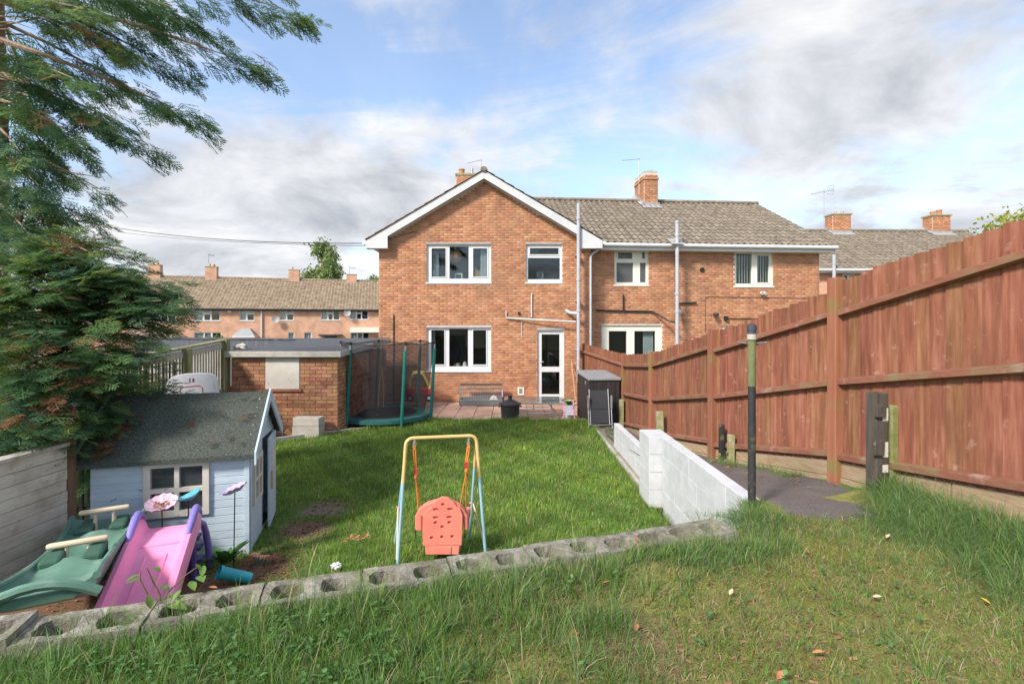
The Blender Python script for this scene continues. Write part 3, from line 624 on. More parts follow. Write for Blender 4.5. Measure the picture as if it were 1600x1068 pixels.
x, z = fm(811, 489.5); MB().tube([(x, -.05, z), (x, .0, z)], .045, 12).build('flue_outlet', MT['black'], house, True, smooth=True)
rw = pipe(house, fm, [(939, 380, -.22), (938, 388, -.15), (925, 397, -.06), (922.5, 402), (922.5, 545)], .034, name='downpipe', y=-.06)
pipe(house, fm, [(576, 377, -.20), (580, 384, -.12), (590, 389, .0), (592, 391, .05)], .034, name='downpipe')
pipe(house, fm, [(615.5, 492), (615.5, 628)], .016, MT['cable'], 'cable_conduit', -.03)
x0, x1, z0, z1 = CATV; cv = MB()
for c in rect_minus(x0, x1, z0, z1, [(x0+.045, x1-.045, z0+.045, z1-.045)]): cv.box(c[0], c[1], -.04, -.013, c[2], c[3])
cvo = cv.build('wall_vent', MT['cream'], house, True, bevel=.01)
for k in range(5): zz = z0+.05+(z1-z0-.1)*k/5; MB().box(x0+.046, x1-.046, -.03, -.016, zz, zz+.012).build('vent_slat', MT['conc'], cvo, True)
# chimneys
def chimney(par, x, y, w, d, z0, z1, pots, m='brick', oversail=.03, bricks=True, cap='conc', flash=True):
    o = MB().box(x-w/2, x+w/2, y-d/2, y+d/2, z0, z1).build('chimney', MT['mortar'] if bricks else MT['brick_far'], par, True)
    if bricks:
        put_bricks(o, lay_bricks(x-w/2, x+w/2, z0, z1-.01), MT[m], Matrix.Translation((0, y-d/2, 0)), 0)
        put_bricks(o, lay_bricks(0, d, z0, z1-.01), MT[m], Matrix.Translation((x-w/2, y+d/2, 0)) @ Matrix.Rotation(R(-90), 4, 'Z'), 0)
        put_bricks(o, lay_bricks(0, d, z0, z1-.01), MT[m], Matrix.Translation((x+w/2, y-d/2, 0)) @ Matrix.Rotation(R(90), 4, 'Z'), 0)
    e = oversail; MB().box(x-w/2-e, x+w/2+e, y-d/2-e, y+d/2+e, z1+.001, z1+.07).build('cap', MT[cap], o, True)
    for px_, h, r_, pm in pots: MB().lathe([(.001, z1+.071), (r_, z1+.071), (r_*.86, z1+.071+h*.8), (r_, z1+.071+h*.82), (r_, z1+.071+h), (r_*.75, z1+.071+h), (r_*.7, z1+.15)], 12, Matrix.Translation((x+px_, y, 0))).build('chimney_pot', MT[pm], o, True, smooth=True)
    return o
def flashing(par, x, y, w, d, zr, pitch):
    """lead apron and side skirts where a stack leaves the roof; zr: roof height at the stack front"""
    t = math.tan(pitch); yf = y-d/2
    b = MB().add([(x-w/2-.12, yf-.28, zr-.28*t+.055), (x+w/2+.12, yf-.28, zr-.28*t+.055), (x+w/2+.12, yf-.02, zr-.02*t+.07), (x-w/2-.12, yf-.02, zr-.02*t+.07), (x+w/2+.06, yf-.02, zr+.16), (x-w/2-.06, yf-.02, zr+.16)], [(0, 1, 2, 3), (3, 2, 4, 5)])
    for s in (-1, 1):
        xa = x+s*(w/2+.14); xb = x+s*(w/2+.012); b.add([(xa, yf-.03, zr+.055), (xa, y+d/2, zr+d*t+.055), (xb, y+d/2, zr+d*t+.09), (xb, yf-.03, zr+.09), (xb, y+d/2, zr+d*t+.18), (xb, yf-.03, zr+.18)], [(0, 1, 2, 3), (3, 2, 4, 5)])
    b.build('flashing', MT['lead'], par, True)
def aerial(par, pts_mast, boom, n, el, r=.012):
    o = MB().tube(pts_mast, r, 6).build('aerial', MT['alu'], par, True)
    a, b = Vector(boom[0]), Vector(boom[1]); bb = MB().tube([a, b], r*.7, 6); d = (b-a).normalized(); s = d.cross(Vector((0, 0, 1))).normalized()
    for k in range(n): p = a+(b-a)*(k/(n-1)); q = el*(1-.3*k/n); bb.tube([p-s*q*.35-Vector((0, 0, q)), p+s*q*.35+Vector((0, 0, q))], r*.5, 5)
    bb.build('antenna', MT['alu'], o, True); return o
ch = chimney(house, -1.70, 3.7, .66, .5, 6.2, 7.72, [(-.16, .22, .115, 'pot'), (.22, .25, .055, 'steel')], oversail=.04, cap='moss_conc')
aerial(house, [(fm(752)*1.26, 3.7, 6.6), (fm(752)*1.26, 3.7, 8.42)], [(-1.13, 3.7, 8.36), (-1.62, 3.45, 8.16)], 7, .05)
# ------------------------------------------------------------------ neighbour joined to the main house
NM = Matrix.Translation((2.30, 14.76, 0)) @ Matrix.Rotation(R(4.5), 4, 'Z'); fn = facade(NM)
nb = thing('brick_house', 'brick house with long tiled roof joined on behind the tall fence', 'house', M=NM)
NX1 = fn(1280); EZ, RZ, RY = 4.70, 7.02, 3.85
N1 = rect(fn, 960, 1013, 391, 445); N2 = rect(fn, 1148, 1207.5, 393.5, 447); N3 = rect(fn, 940, 1034, 508, 600); N4 = rect(fn, 1128, 1170, 509, 535)
nh = [N1, N2, N3, N4]; wm = MB()
for c in rect_minus(-.02, NX1, -.15, EZ-.08, nh): wm.box(c[0], c[1], 0, .1, c[2], c[3])
wm.build('wall', MT['mortar'], nb, True)
MB().box(NX1-.2, NX1, .101, 7.6, -.15, EZ-.1).prism([(.101, EZ-.1), (7.6, EZ-.1), (RY, RZ-.12)], NX1-.2, NX1, 'x').build('side_wall', MT['brick_far'], nb, True)
put_bricks(nb, lay_bricks(-.02, NX1, 0.8, EZ-.09, [(h[0], h[1], h[2]-.02, h[3]+.02) for h in nh]), MT['brick'])
window(nb, *N1, lights(fn, [(966, 988.5, 394, 404), (1004, 1008.5, 394, 404), (964, 990, 410, 441), (1001, 1010, 410, 441)]), gm=MT['glass_o'], sashes=(0, 1), m=MT['cream'])
window(nb, *N2, lights(fn, [(1151, 1176, 396, 443), (1184, 1203, 399, 441)]), sashes=(1,), m=MT['cream'])
window(nb, *N3, lights(fn, [(952, 980, 517, 590), (992, 1025, 517, 590)]), sill=False, m=MT['cream'], name='french_door')
window(nb, *N4, lights(fn, [(1133, 1165, 513, 530)]), m=MT['cream'])
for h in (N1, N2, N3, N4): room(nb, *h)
cur(fn, nb, 1008, 1024, 517, 590, 7, MT['white']); cur(fn, nb, 949, 953, 515, 590, 2, MT['pot_buff'])
for k in range(13):                                                     # vertical blind louvres
    u = 1150+k*4.2; a = fn(u, 395); b = fn(u+3.3, 445)
    MB().add([(a[0], .16, b[1]), (b[0], .20, b[1]), (b[0], .20, a[1]), (a[0], .16, a[1])], [(0, 1, 2, 3)]).build('blind_slat', MT['cream'], nb, True)
XE = fn(1303); XE = NX1+.30
L_ = math.hypot(RY+.32, RZ-EZ); pit = math.atan2(RZ-EZ, RY+.32)
def keep_n(x, s_):
    z = EZ+s_*math.sin(pit); xw = 2.3+(x-2.55)*.997
    return z > AZ-SL*(xw-AX)-.16
lay_tiles(nb, (-2.55, -.32, EZ), (1, 0, 0), (0, math.cos(pit), math.sin(pit)), XE+2.55, L_, MT['tile'], .2, .345, .034, 8, keep=keep_n)
MB().add([(-2.5, -.30, EZ-.03), (XE-.02, -.30, EZ-.03), (XE-.02, RY, RZ-.03), (-2.5, RY, RZ-.03), (XE-.02, 2*RY+.3, EZ-.03), (-2.5, 2*RY+.3, EZ-.03)], [(0, 1, 2, 3), (3, 2, 4, 5)]).build('roof_slab', MT['tile_far'], nb, True)
MB().add([(XE-.03, -.30, EZ-.02), (XE-.03, RY, RZ-.02), (XE-.03, RY, RZ-.17), (XE-.03, -.30, EZ-.17), (XE-.0, -.30, EZ-.02), (XE, RY, RZ-.02), (XE, RY, RZ-.17), (XE, -.30, EZ-.17)], [(0, 1, 2, 3), (4, 5, 6, 7), (0, 1, 5, 4), (1, 2, 6, 5), (2, 3, 7, 6), (3, 0, 4, 7)]).build('bargeboard', MT['barge'], nb, True)
for k in range(22):
    x = XE-.44*(k+1); MB().tube([(x, RY, RZ+.02), (x+.435, RY, RZ+.02)], .12, 10, flat=.75).build('ridge_tile', MT['tile'], nb, True, smooth=True)
gt = MB().tube([(.33, -.36, EZ-.055), (XE+.02, -.36, EZ-.055)], .06, 10).build('gutter', MT['white'], nb, True, smooth=True)
MB().box(.33, XE-.01, -.30, -.27, EZ-.20, EZ-.03).build('fascia', MT['white'], nb, True); MB().box(.33, XE-.01, -.268, -.003, EZ-.20, EZ-.185).build('soffit', MT['white'], nb, True)
def off_x(M, u, d):
    o = M.translation; c = M.col[0].to_3d(); b = o+M.col[1].to_3d()*d; k = (u-800)/F; return (k*b.y-b.x)/(c.x-k*c.y)
cx_ = off_x(NM, 1017, RY-.52)
zr = EZ+(RY-.55+.32)*math.tan(pit); ch = chimney(nb, cx_, RY, .52, 1.05, zr-.3, 7.98, [], oversail=-.0)
MB().box(cx_-.3, cx_+.3, RY-.57, RY+.57, 7.74, 7.80).build('chimney_band', MT['brick'], ch, True); MB().box(cx_-.1, cx_+.1, RY-.45, RY-.1, 8.051, 8.11).build('cap_piece', MT['conc'], ch, True)
flashing(nb, cx_, RY, .52, 1.05, zr, pit)
ax_ = off_x(NM, 998.5, RY); aerial(nb, [(ax_, RY, 7.3), (ax_, RY, 8.72)], [(ax_+.02, RY, 8.68), (ax_-.75, RY-.3, 8.50)], 2, .03, .014)
s2 = pipe(nb, fn, [(1047.5, 352), (1047.5, 556)], .055, name='soil_pipe', y=-.50); collars(nb, fn, 1047.5, [352, 372, 460, 487], .068, s2, -.5)
MB().add([(fn(1047)-.2, -.62, EZ-.05), (fn(1047)+.22, -.62, EZ-.05), (fn(1047)+.16, -.1, EZ+.2), (fn(1047)-.14, -.1, EZ+.2)], [(0, 1, 2, 3)]).build('flashing', MT['lead'], nb, True)
pipe(nb, fn, [(1063, 487), (1056, 490, -.25), (1048, 492, -.48)], .05, name='waste_elbow')
pipe(nb, fn, [(931, 484.5), (1018, 486.5), (1038, 501, -.3), (1046, 504, -.48)], .025, MT['black'], 'waste_pipe', -.06)
pipe(nb, fn, [(973, 460), (973, 485)], .02, MT['black'], 'waste_pipe', -.06); pipe(nb, fn, [(1050, 474.5, -.45), (1058, 474), (1087, 473)], .025, MT['black'], 'waste_pipe', -.06)
pipe(nb, fn, [(1102, 520), (1102, 464), (1270, 466)], .007, MT['cable'], 'cable', -.02); pipe(nb, fn, [(1054, 400), (1055, 545)], .006, MT['cable'], 'cable', -.02)
pipe(nb, fn, [(1134, 497.5), (1215, 498)], .012, MT['black'], 'cable_conduit', -.03)
x, z = fn(1096.5, 421.5); MB().tube([(x, -.05, z), (x, 0, z)], .07, 14).build('flue_outlet', MT['black'], nb, True, smooth=True)
x, z = fn(1133, 497); MB().box(x-.06, x+.05, -.11, -.013, z-.06, z+.06).build('junction_box', MT['black'], nb, True, bevel=.01)
x, z = fn(1115, 491.5); lo = MB().tube([(x, -.013, z), (x, -.12, z)], .035, 10).build('wall_lamp', MT['alu'], nb, True, smooth=True); MB().lathe([(.001, .06), (.07, .05), (.085, .0), (.07, -.05), (.001, -.065)], 12, Matrix.Translation((x, -.15, z))).build('lamp_bowl', MT['charcoal'], lo, True, smooth=True)
x, z = fn(1189, 458); lo = MB().box(x-.03, x+.09, -.06, -.013, z-.05, z+.03).build('security_light', MT['white'], nb, True, bevel=.01)
for dx in (-.06, .05): MB().lathe([(.001, 0), (.03, 0), (.05, .09), (.001, .09)], 10, Matrix.Translation((x+dx, -.09, z+.02)) @ Matrix.Rotation(R(115), 4, 'X')).build('spot_head', MT['white'], lo, True, smooth=True)

# ------------------------------------------------------------------ houses further off
def row_house(M, f, label, u0, u1, eave, ridge, rise_y, zg, wins, chim, group, tile_m, tw, tg, amp, nseg, extra=None, vis=None, overhang=.3):
    o = thing('terraced_house', label, 'house', M=M, group=group)
    x0, x1 = f(u0), f(u1); hs = [rect(f, *w[0]) for w in wins]
    b = MB()
    for c in rect_minus(x0, x1, zg, eave-.02, hs): b.box(c[0], c[1], 0, .12, c[2], c[3])
    b.box(x0, x1, rise_y*2-.2, rise_y*2, zg, eave-.05); b.box(x0, x0+.15, .121, rise_y*2-.201, zg, eave-.05); b.box(x1-.15, x1, .121, rise_y*2-.201, zg, eave-.05)
    b.build('wall', MT['brick_far'], o, True)
    for (rc, lts), h in zip(wins, hs):
        n = len(lts); q = .13; wd = h[1]-h[0]; ls = []
        for (a, c, e, g) in lts: ls.append((h[0]+wd*a+q/2, h[0]+wd*c-q/2, h[2]+(h[3]-h[2])*e+q/2, h[2]+(h[3]-h[2])*g-q/2))
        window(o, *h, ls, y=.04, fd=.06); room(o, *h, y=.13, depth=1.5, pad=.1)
        for l in ls[::2]: curtain(o, l[0]-.02, l[1]+.02, l[2], l[3], .2, 3, MT['white'] if random.random() < .8 else MT['curtain'])
    p = math.atan2(ridge-eave, rise_y+overhang); L = math.hypot(rise_y+overhang, ridge-eave)
    lay_tiles(o, (x0, -overhang, eave), (1, 0, 0), (0, math.cos(p), math.sin(p)), x1-x0, L, MT[tile_m], tw, tg, amp, nseg, parts=0)
    MB().add([(x0, -overhang, eave-.04), (x1, -overhang, eave-.04), (x1, rise_y, ridge-.04), (x0, rise_y, ridge-.04), (x1, 2*rise_y+.3, eave-.04), (x0, 2*rise_y+.3, eave-.04)], [(0, 1, 2, 3), (3, 2, 4, 5)]).build('roof', MT[tile_m], o, True)
    MB().tube([(x0, rise_y, ridge+.02), (x1, rise_y, ridge+.02)], .11, 8).build('ridge', MT[tile_m], o, True, smooth=True)
    MB().box(x0, x1, -overhang+.03, -overhang+.06, eave-.17, eave-.03).build('fascia', MT['white'] if tile_m == 'tile' else MT['slate_wood'], o, True)
    MB().tube([(x0, -overhang-.05, eave-.04), (x1, -overhang-.05, eave-.04)], .06, 8).build('gutter', MT['white'] if tile_m == 'tile' else MT['black'], o, True, smooth=True)
    for c in chim: chimney(o, *c[0], **c[1]); 
    return o
# street terrace beyond the garages
TD = Vector((18.4, 4.9, 0)).normalized(); TA = math.atan2(TD.y, TD.x)
TM = Matrix.Translation((-13.3, 48, 0)) @ Matrix.Rotation(TA, 4, 'Z'); ft = facade(TM)
def tz(u, v, dy=0):
    x = ft(u); p = TM @ Vector((x, dy, 0)); return CZ-(v-HV)*p.y/F
TE, TR_, TY = tz(450, 483), 6.95, 4.2
TG = TE-5.0; T3 = [(0, .36, 0, 1), (.36, .64, 0, .62), (.36, .64, .62, 1), (.64, 1, 0, 1)]; T2 = [(0, .48, 0, 1), (.48, 1, 0, .62), (.48, 1, .62, 1)]
def tch(u, vt): s = 1+TY*.965/46.; x = ft(800+(u-800)*1.0); p = (TM @ Vector((x, TY, 0))); k = (u-800)/F; \
    o_ = TM.translation; c_ = TM.col[0].to_3d(); d_ = TM.col[1].to_3d(); b_ = o_+d_*TY; t = (k*b_.y-b_.x)/(c_.x-k*c_.y); Y = b_.y+t*c_.y; return t, CZ-(vt-HV)*Y/F
def tchim(u, vt, pots=2): x, z = tch(u, vt); return ((x, TY, 1.0, .6, TR_-.6, z-.1, [(-.2, .25, .12, 'pot_buff'), (.2, .22, .12, 'pot')][:pots]), dict(bricks=False, cap='moss_conc'))
g4 = 'far terrace across the street'
h1 = row_house(TM, ft, 'far terraced house mostly hidden behind the conifer branches', 60, 286, TE, TR_, TY, TG, [((238, 275, 484, 503), T3), ((170, 205, 484, 503), T3)], [tchim(243, 413)], g4, 'tile_far', .3, .34, .045, 4)
h2 = row_house(TM, ft, 'far terraced house with grey hipped porch and an aerial on its chimney', 286, 411, TE, TR_, TY, TG, [((303, 344, 483, 501), T3), ((374, 397.5, 483, 501), T2), ((303, 346, 519, 545), T3)], [tchim(331, 416)], g4, 'tile_far', .3, .34, .045, 4)
h3 = row_house(TM, ft, 'far terraced house with a satellite dish beside its upper window', 411, 498, TE, TR_, TY, TG, [((437, 459, 483, 500.5), T2), ((450, 460, 519, 532), [(0, 1, 0, 1)]), ((475, 487, 519, 532), [(0, 1, 0, 1)])], [tchim(460, 421, 1)], g4, 'tile_far', .3, .34, .045, 4)
h4 = row_house(TM, ft, 'far terraced house nearest the gable end with a flat porch canopy', 498, 660, TE, TR_, TY, TG, [((501.5, 531, 483, 500), T3), ((546, 575.5, 483, 499), T3), ((548, 577, 519, 545), T3)], [tchim(549.5, 428, 0)], g4, 'tile_far', .3, .34, .045, 4)
x, z = tch(326, 420); aerial(h2, [(x, TY, TR_), (x, TY, tz(326, 397, TY))], [(x, TY, tz(326, 399, TY)), (x+.5, TY, tz(326, 400, TY))], 6, .12, .03)
x, z = tch(546, 430); aerial(h4, [(x, TY, TR_), (x, TY, tz(546, 417, TY))], [(x, TY, tz(546, 418, TY)), (x+.6, TY, tz(546, 419, TY))], 5, .1, .03)
MB().tube([(ft(409), -.1, TE-.1), (ft(409), -.1, TG)], .06, 8).build('downpipe', MT['white'], h2, True)
x0, x1, zz = ft(369), ft(402), tz(385, 524)
MB().add([(x0, -1.1, zz), (x1, -1.1, zz), (x1, -.02, zz), (x0, -.02, zz), (x0+.5, -.5, tz(385, 513)), (x1-.5, -.5, tz(385, 513)), (x1-.5, -.02, tz(385, 513)), (x0+.5, -.02, tz(385, 513))], [(0, 1, 5, 4), (1, 2, 6, 5), (3, 0, 4, 7), (4, 5, 6, 7), (0, 3, 2, 1)]).box(x0+.1, x0+.2, -1, -.9, TG, zz-.01).box(x1-.2, x1-.1, -1, -.9, TG, zz-.01).build('porch_roof', MT['lead'], h2, True)
MB().box(x0-.03, x1+.03, -1.14, -.02, zz-.16, zz-.002).build('porch_fascia', MT['white'], h2, True)
zz = tz(515, 522); MB().box(ft(499), ft(535), -.9, -.02, zz-.12, zz).build('canopy', MT['dark_wood'], h4, True); MB().box(ft(506), ft(526), -.04, -.005, TG, zz-.13).build('front_door', MT['glass_o'], h4, True)
MB().box(ft(548), ft(592), -1.0, -.02, tz(570, 519), tz(570, 511)).build('canopy', MT['cream'], h4, True)
for hh_, u, v in ((h3, 432, 499), (h4, 543, 489)):
    d_ = MB().lathe([(.001, .0), (.2, .03), (.34, .10)], 14, Matrix.Translation((ft(u), -.35, tz(u, v))) @ Matrix.Rotation(R(80), 4, 'X')).build('satellite_dish', MT['lead'], hh_, True, smooth=True, keepn=True)
    MB().tube([(ft(u), -.33, tz(u, v)), (ft(u), .0, tz(u, v)-.1)], .03, 6).build('dish_arm', MT['lead'], d_, True)
for u in (359, 593): MB().box(ft(u)-.15, ft(u)+.15, -.12, -.01, tz(u, 488), tz(u, 483.5)+.05).build('alarm_box', MT['cream'], h2 if u < 400 else h4, True)
x0, x1 = ft(205), ft(293); zt, zb = tz(250, 505), tz(250, 526); m_ = (x0+x1)/2
MB().add([(x0, -2.6, zb), (x1, -2.6, zb), (x1, -.02, zb), (x0, -.02, zb), (x0+1.4, -1.2, zt), (x1-2.2, -1.2, zt), (x1-2.2, -.02, zt), (x0+1.4, -.02, zt)], [(0, 1, 5, 4), (1, 2, 6, 5), (3, 0, 4, 7), (4, 5, 6, 7), (0, 3, 2, 1)]).build('porch_roof', mat('brown porch tile', [(.25, .17, .13), (.33, .24, .19)], .9, 6), h1, True); MB().box(x0+.3, x1-.3, -2.3, -.02, TG, zb-.005).build('porch_wall', MT['brick_far'], h1, True)
# houses beyond the neighbour
BM_ = Matrix.Translation((9.5, 21.5, 0)) @ Matrix.Rotation(R(1.0), 4, 'Z'); fb = facade(BM_)
BE, BR_, BY = CZ+(508-421.5)*21.6/F, CZ+(508-361.5)*25.6/F, 4.0
def bchim(u, vt, pots): k = (u-800)/F; x = k*25.45-9.5; return ((x, BY, .95, .6, BR_-.75, CZ+(508-vt)*25.4/F, pots), dict(oversail=.06, cap='moss_conc'))
gr = 'houses behind the neighbouring house'
c1 = bchim(1315, 336, [(-.12, .17, .07, 'pot_buff'), (.22, .15, .09, 'pot_buff')]); c2 = bchim(1472.5, 337, [(-.2, .2, .13, 'pot'), (.14, .3, .13, 'pot')])
b1 = row_house(BM_, fb, 'house beyond the neighbour with a large comb aerial by its chimney', 1180, 1503, BE, BR_, BY, -.2, [((1317, 1338, 428, 450), T2)], [c1], gr, 'tile', .25, .345, .03, 5)
b2 = row_house(BM_, fb, 'house beyond the fence with two red pots on its chimney', 1503, 1645, BE, BR_, BY, -.2, [((1540, 1582, 428, 450), T3)], [c2], gr, 'tile', .25, .345, .03, 5)
bp_ = math.atan2(BR_-BE, BY+.3)
for o, c in ((b1, c1), (b2, c2)): flashing(o, c[0][0], BY, .95, .6, BE+(BY-.3+.3)*math.tan(bp_), bp_)
k = (1294-800)/F; x = k*25.4-9.5; zt = CZ+(508-293)*25.4/F; aerial(b1, [(x, BY, BR_-.3), (x, BY, zt)], [(x+.5, BY, zt-.05), (x-.8, BY-.2, zt-.35)], 13, .10, .013); 
MB().tube([(x+.5, BY-.0, zt+.2), (x+.5, BY, zt-.3)], .02, 6).tube([(x+.15, BY, zt+.1), (x+.5, BY, zt+.2)], .01, 6).tube([(x+.15, BY, zt-.28), (x+.5, BY, zt-.3)], .01, 6).build('reflector', MT['alu'], b1, True)
MB().tube([(fb(1292.5), -.45, -.2), (fb(1292.5), -.45, CZ+(508-398)*21.2/F)], .07, 10).build('soil_pipe', MT['grey_pipe'], b1, True, smooth=True)
# slate painted fence behind the brick shed
def plank_fence(name, label, a, b, za, zb, z0, w, m, n_rail=2, cap=True, cat='fence', th=.018, gap=.004, group=None, side=-1, posts=0, jitter=.004):
    a, b = Vector(a), Vector(b); d = b-a; ang = math.atan2(d.y, d.x); M = Matrix.Translation(a) @ Matrix.Rotation(ang, 4, 'Z'); o = thing(name, label, cat, M=M, group=group)
    n = int(d.length/w)
    for i in range(n):
        x = d.length*i/n; h = za+(zb-za)*(i+.5)/n
        MB().box(x+gap/2, x+d.length/n-gap/2, 0, th, z0, h+random.uniform(-jitter, jitter)).build('plank', m, o, True)
    if cap: MB().add([(0, -.03, za+.005), (d.length, -.03, zb+.005), (d.length, .05, zb+.005), (0, .05, za+.005), (0, -.03, za+.05), (d.length, -.03, zb+.05), (d.length, .05, zb+.05), (0, .05, za+.05)], [(0, 3, 2, 1), (4, 5, 6, 7), (0, 1, 5, 4), (1, 2, 6, 5), (2, 3, 7, 6), (3, 0, 4, 7)]).build('cap_rail', m, o, True)
    return o, M, d.length
plank_fence('slate_fence', 'slate grey boarded fence behind the brick shed', (-11.8, 15.2, 0), (-5.05, 14.7, 0), 1.83, 1.80, -.3, .15, MT['slate_wood'])

# ------------------------------------------------------------------ brick shed with a flat roof
SX0, SX1, SY0, SY1 = -5.62, -3.49, 9.75, 13.5; SHM = Matrix.Translation((0, SY0, 0)); fs_ = facade(SHM)
sh = thing('brick_shed', 'low brick shed with a flat felt roof and a boarded window', 'shed', M=SHM)
SW = rect(fs_, 415, 468.5, 549, 607); SZ = 1.60
b = MB()
for c in rect_minus(SX0, SX1, -.2, SZ, [SW]): b.box(c[0], c[1], 0, .1, c[2], c[3])
b.box(SX0, SX0+.1, .101, SY1-SY0, -.2, SZ); b.box(SX1-.1, SX1, .101, SY1-SY0, -.2, SZ); b.box(SX0+.1, SX1-.1, SY1-SY0-.1, SY1-SY0, -.2, SZ); b.build('wall', MT['shed_mortar'], sh, True)
put_bricks(sh, lay_bricks(SX0, SX1, -.15, SZ, [SW]), MT['shed_brick'])
put_bricks(sh, lay_bricks(.0, SY1-SY0, -.15, SZ), MT['shed_brick'], Matrix.Translation((SX1, 0, 0)) @ Matrix.Rotation(R(90), 4, 'Z'), 60)
MB().add([(SX0-.08, -.12, 1.615), (SX1+.10, -.12, 1.615), (SX1+.10, 3.9, 1.76), (SX0-.08, 3.9, 1.76), (SX0-.08, -.12, 1.735), (SX1+.10, -.12, 1.735), (SX1+.10, 3.9, 1.885), (SX0-.08, 3.9, 1.885)], [(0, 3, 2, 1), (4, 5, 6, 7), (0, 1, 5, 4), (1, 2, 6, 5), (2, 3, 7, 6), (3, 0, 4, 7)]).build('roof_slab', MT['conc'], sh, True, bevel=.012)
MB().add([(SX0-.06, -.10, 1.742), (SX1+.08, -.10, 1.742), (SX1+.08, 3.88, 1.892), (SX0-.06, 3.88, 1.892)], [(0, 1, 2, 3)]).build('roof_felt', MT['shed_felt'], sh, True, keepn=True)
bdp = MB().box(SW[0]+.005, SW[1]-.005, -.02, .02, SW[2], SW[3]-.14).build('window_board', MT['cream_wood'], sh, True); MB().box(SW[0]+.005, SW[1]-.005, -.018, .022, SW[3]-.136, SW[3]-.005).build('window_board', MT['cream_wood'], sh, True)
MB().box(SW[0]-.05, SW[1]+.05, -.05, .02, SW[2]-.05, SW[2]-.002).build('sill', MT['shed_brick'], sh, True)
# stone on the shed roof
bm_ = bmesh.new(); bmesh.ops.create_icosphere(bm_, subdivisions=3, radius=1)
for v_ in bm_.verts: v_.co = Vector((v_.co.x*.14, v_.co.y*.10, v_.co.z*.075))*(1+.18*math.sin(v_.co.x*5+v_.co.y*3)+.12*math.cos(v_.co.z*7+v_.co.x*4))
me_ = bpy.data.meshes.new('stone'); bm_.to_mesh(me_); bm_.free(); me_.materials.append(MT['conc'])
so = bpy.data.objects.new('stone', me_); C.objects.link(so); so.location = (PX(377, 543, 10.0).x, 10.0, 1.80); tag(so, 'rough stone lying on the corner of the flat shed roof', 'stone')
# two blocks by the shed
blk = thing('concrete_block', 'pale concrete block stack standing by the brick shed', 'block', PX(482, 682, 9.47), R(-4))
MB().box(-.265, .265, -.12, .14, -.03, .225).build('lower_block', MT['conc'], blk, True, bevel=.008); MB().box(-.255, .262, -.12, .14, .229, .385).build('upper_block', MT['conc'], blk, True, bevel=.008)
bb = tag(MB().box(-.11, .11, -.05, .05, -.0325, .0325).build('loose_brick', MT['shed_brick'], bevel=.004), 'loose orange brick tilted against the concrete block', 'brick'); bb.location = PX(454, 680, 9.42)+Vector((0, 0, .03)); bb.rotation_euler = (R(12), R(38), R(20))

# ------------------------------------------------------------------ boarded fence along the path
fe = thing('boarded_fence', 'tall red brown boarded fence climbing the slope beside the path', 'fence', (2.6, 6.4, 0))
POST = dict(A=(2.10, 14.25), B=(2.50, 10.8), C=(2.47, 8.5), D=(2.65, 6.36), E=(3.02, 4.5), F=(3.34, 2.62))
SEGS = [('A', 'B', (1.70, 1.60), [(1.52, 1.41), (.85, .77), (.15, .10)]),
        ('B', 'C', (1.60, 1.75), [(1.40, 1.58), (.77, .99), (.12, .46)]),
        ('C', 'D', (1.76, 2.16), [(1.59, 2.00), (1.00, 1.36), (.42, .76)]),
        ('D', 'E', (2.15, 2.60), [(1.96, 2.39), (1.36, 1.75), (.74, 1.09)]),
        ('E', 'F', (2.66, 3.03), [(2.40, 2.83), (1.77, 2.09), (1.085, 1.32)])]
def beam(p, q, up, d, h, nvec, off):
    """bar from p to q (z = its top), h high, standing d out from the fence plane from offset off"""
    vs = []
    for e in (p, q):
        for (o_, z_) in ((off, 0), (off+d, -.012), (off+d, -h+.012), (off, -h)): vs.append(Vector(e)+nvec*o_+Vector((0, 0, z_)))
    return vs, [(0, 1, 2, 3), (7, 6, 5, 4)]+[(i, (i+1) % 4, 4+(i+1) % 4, 4+i) for i in range(4)]
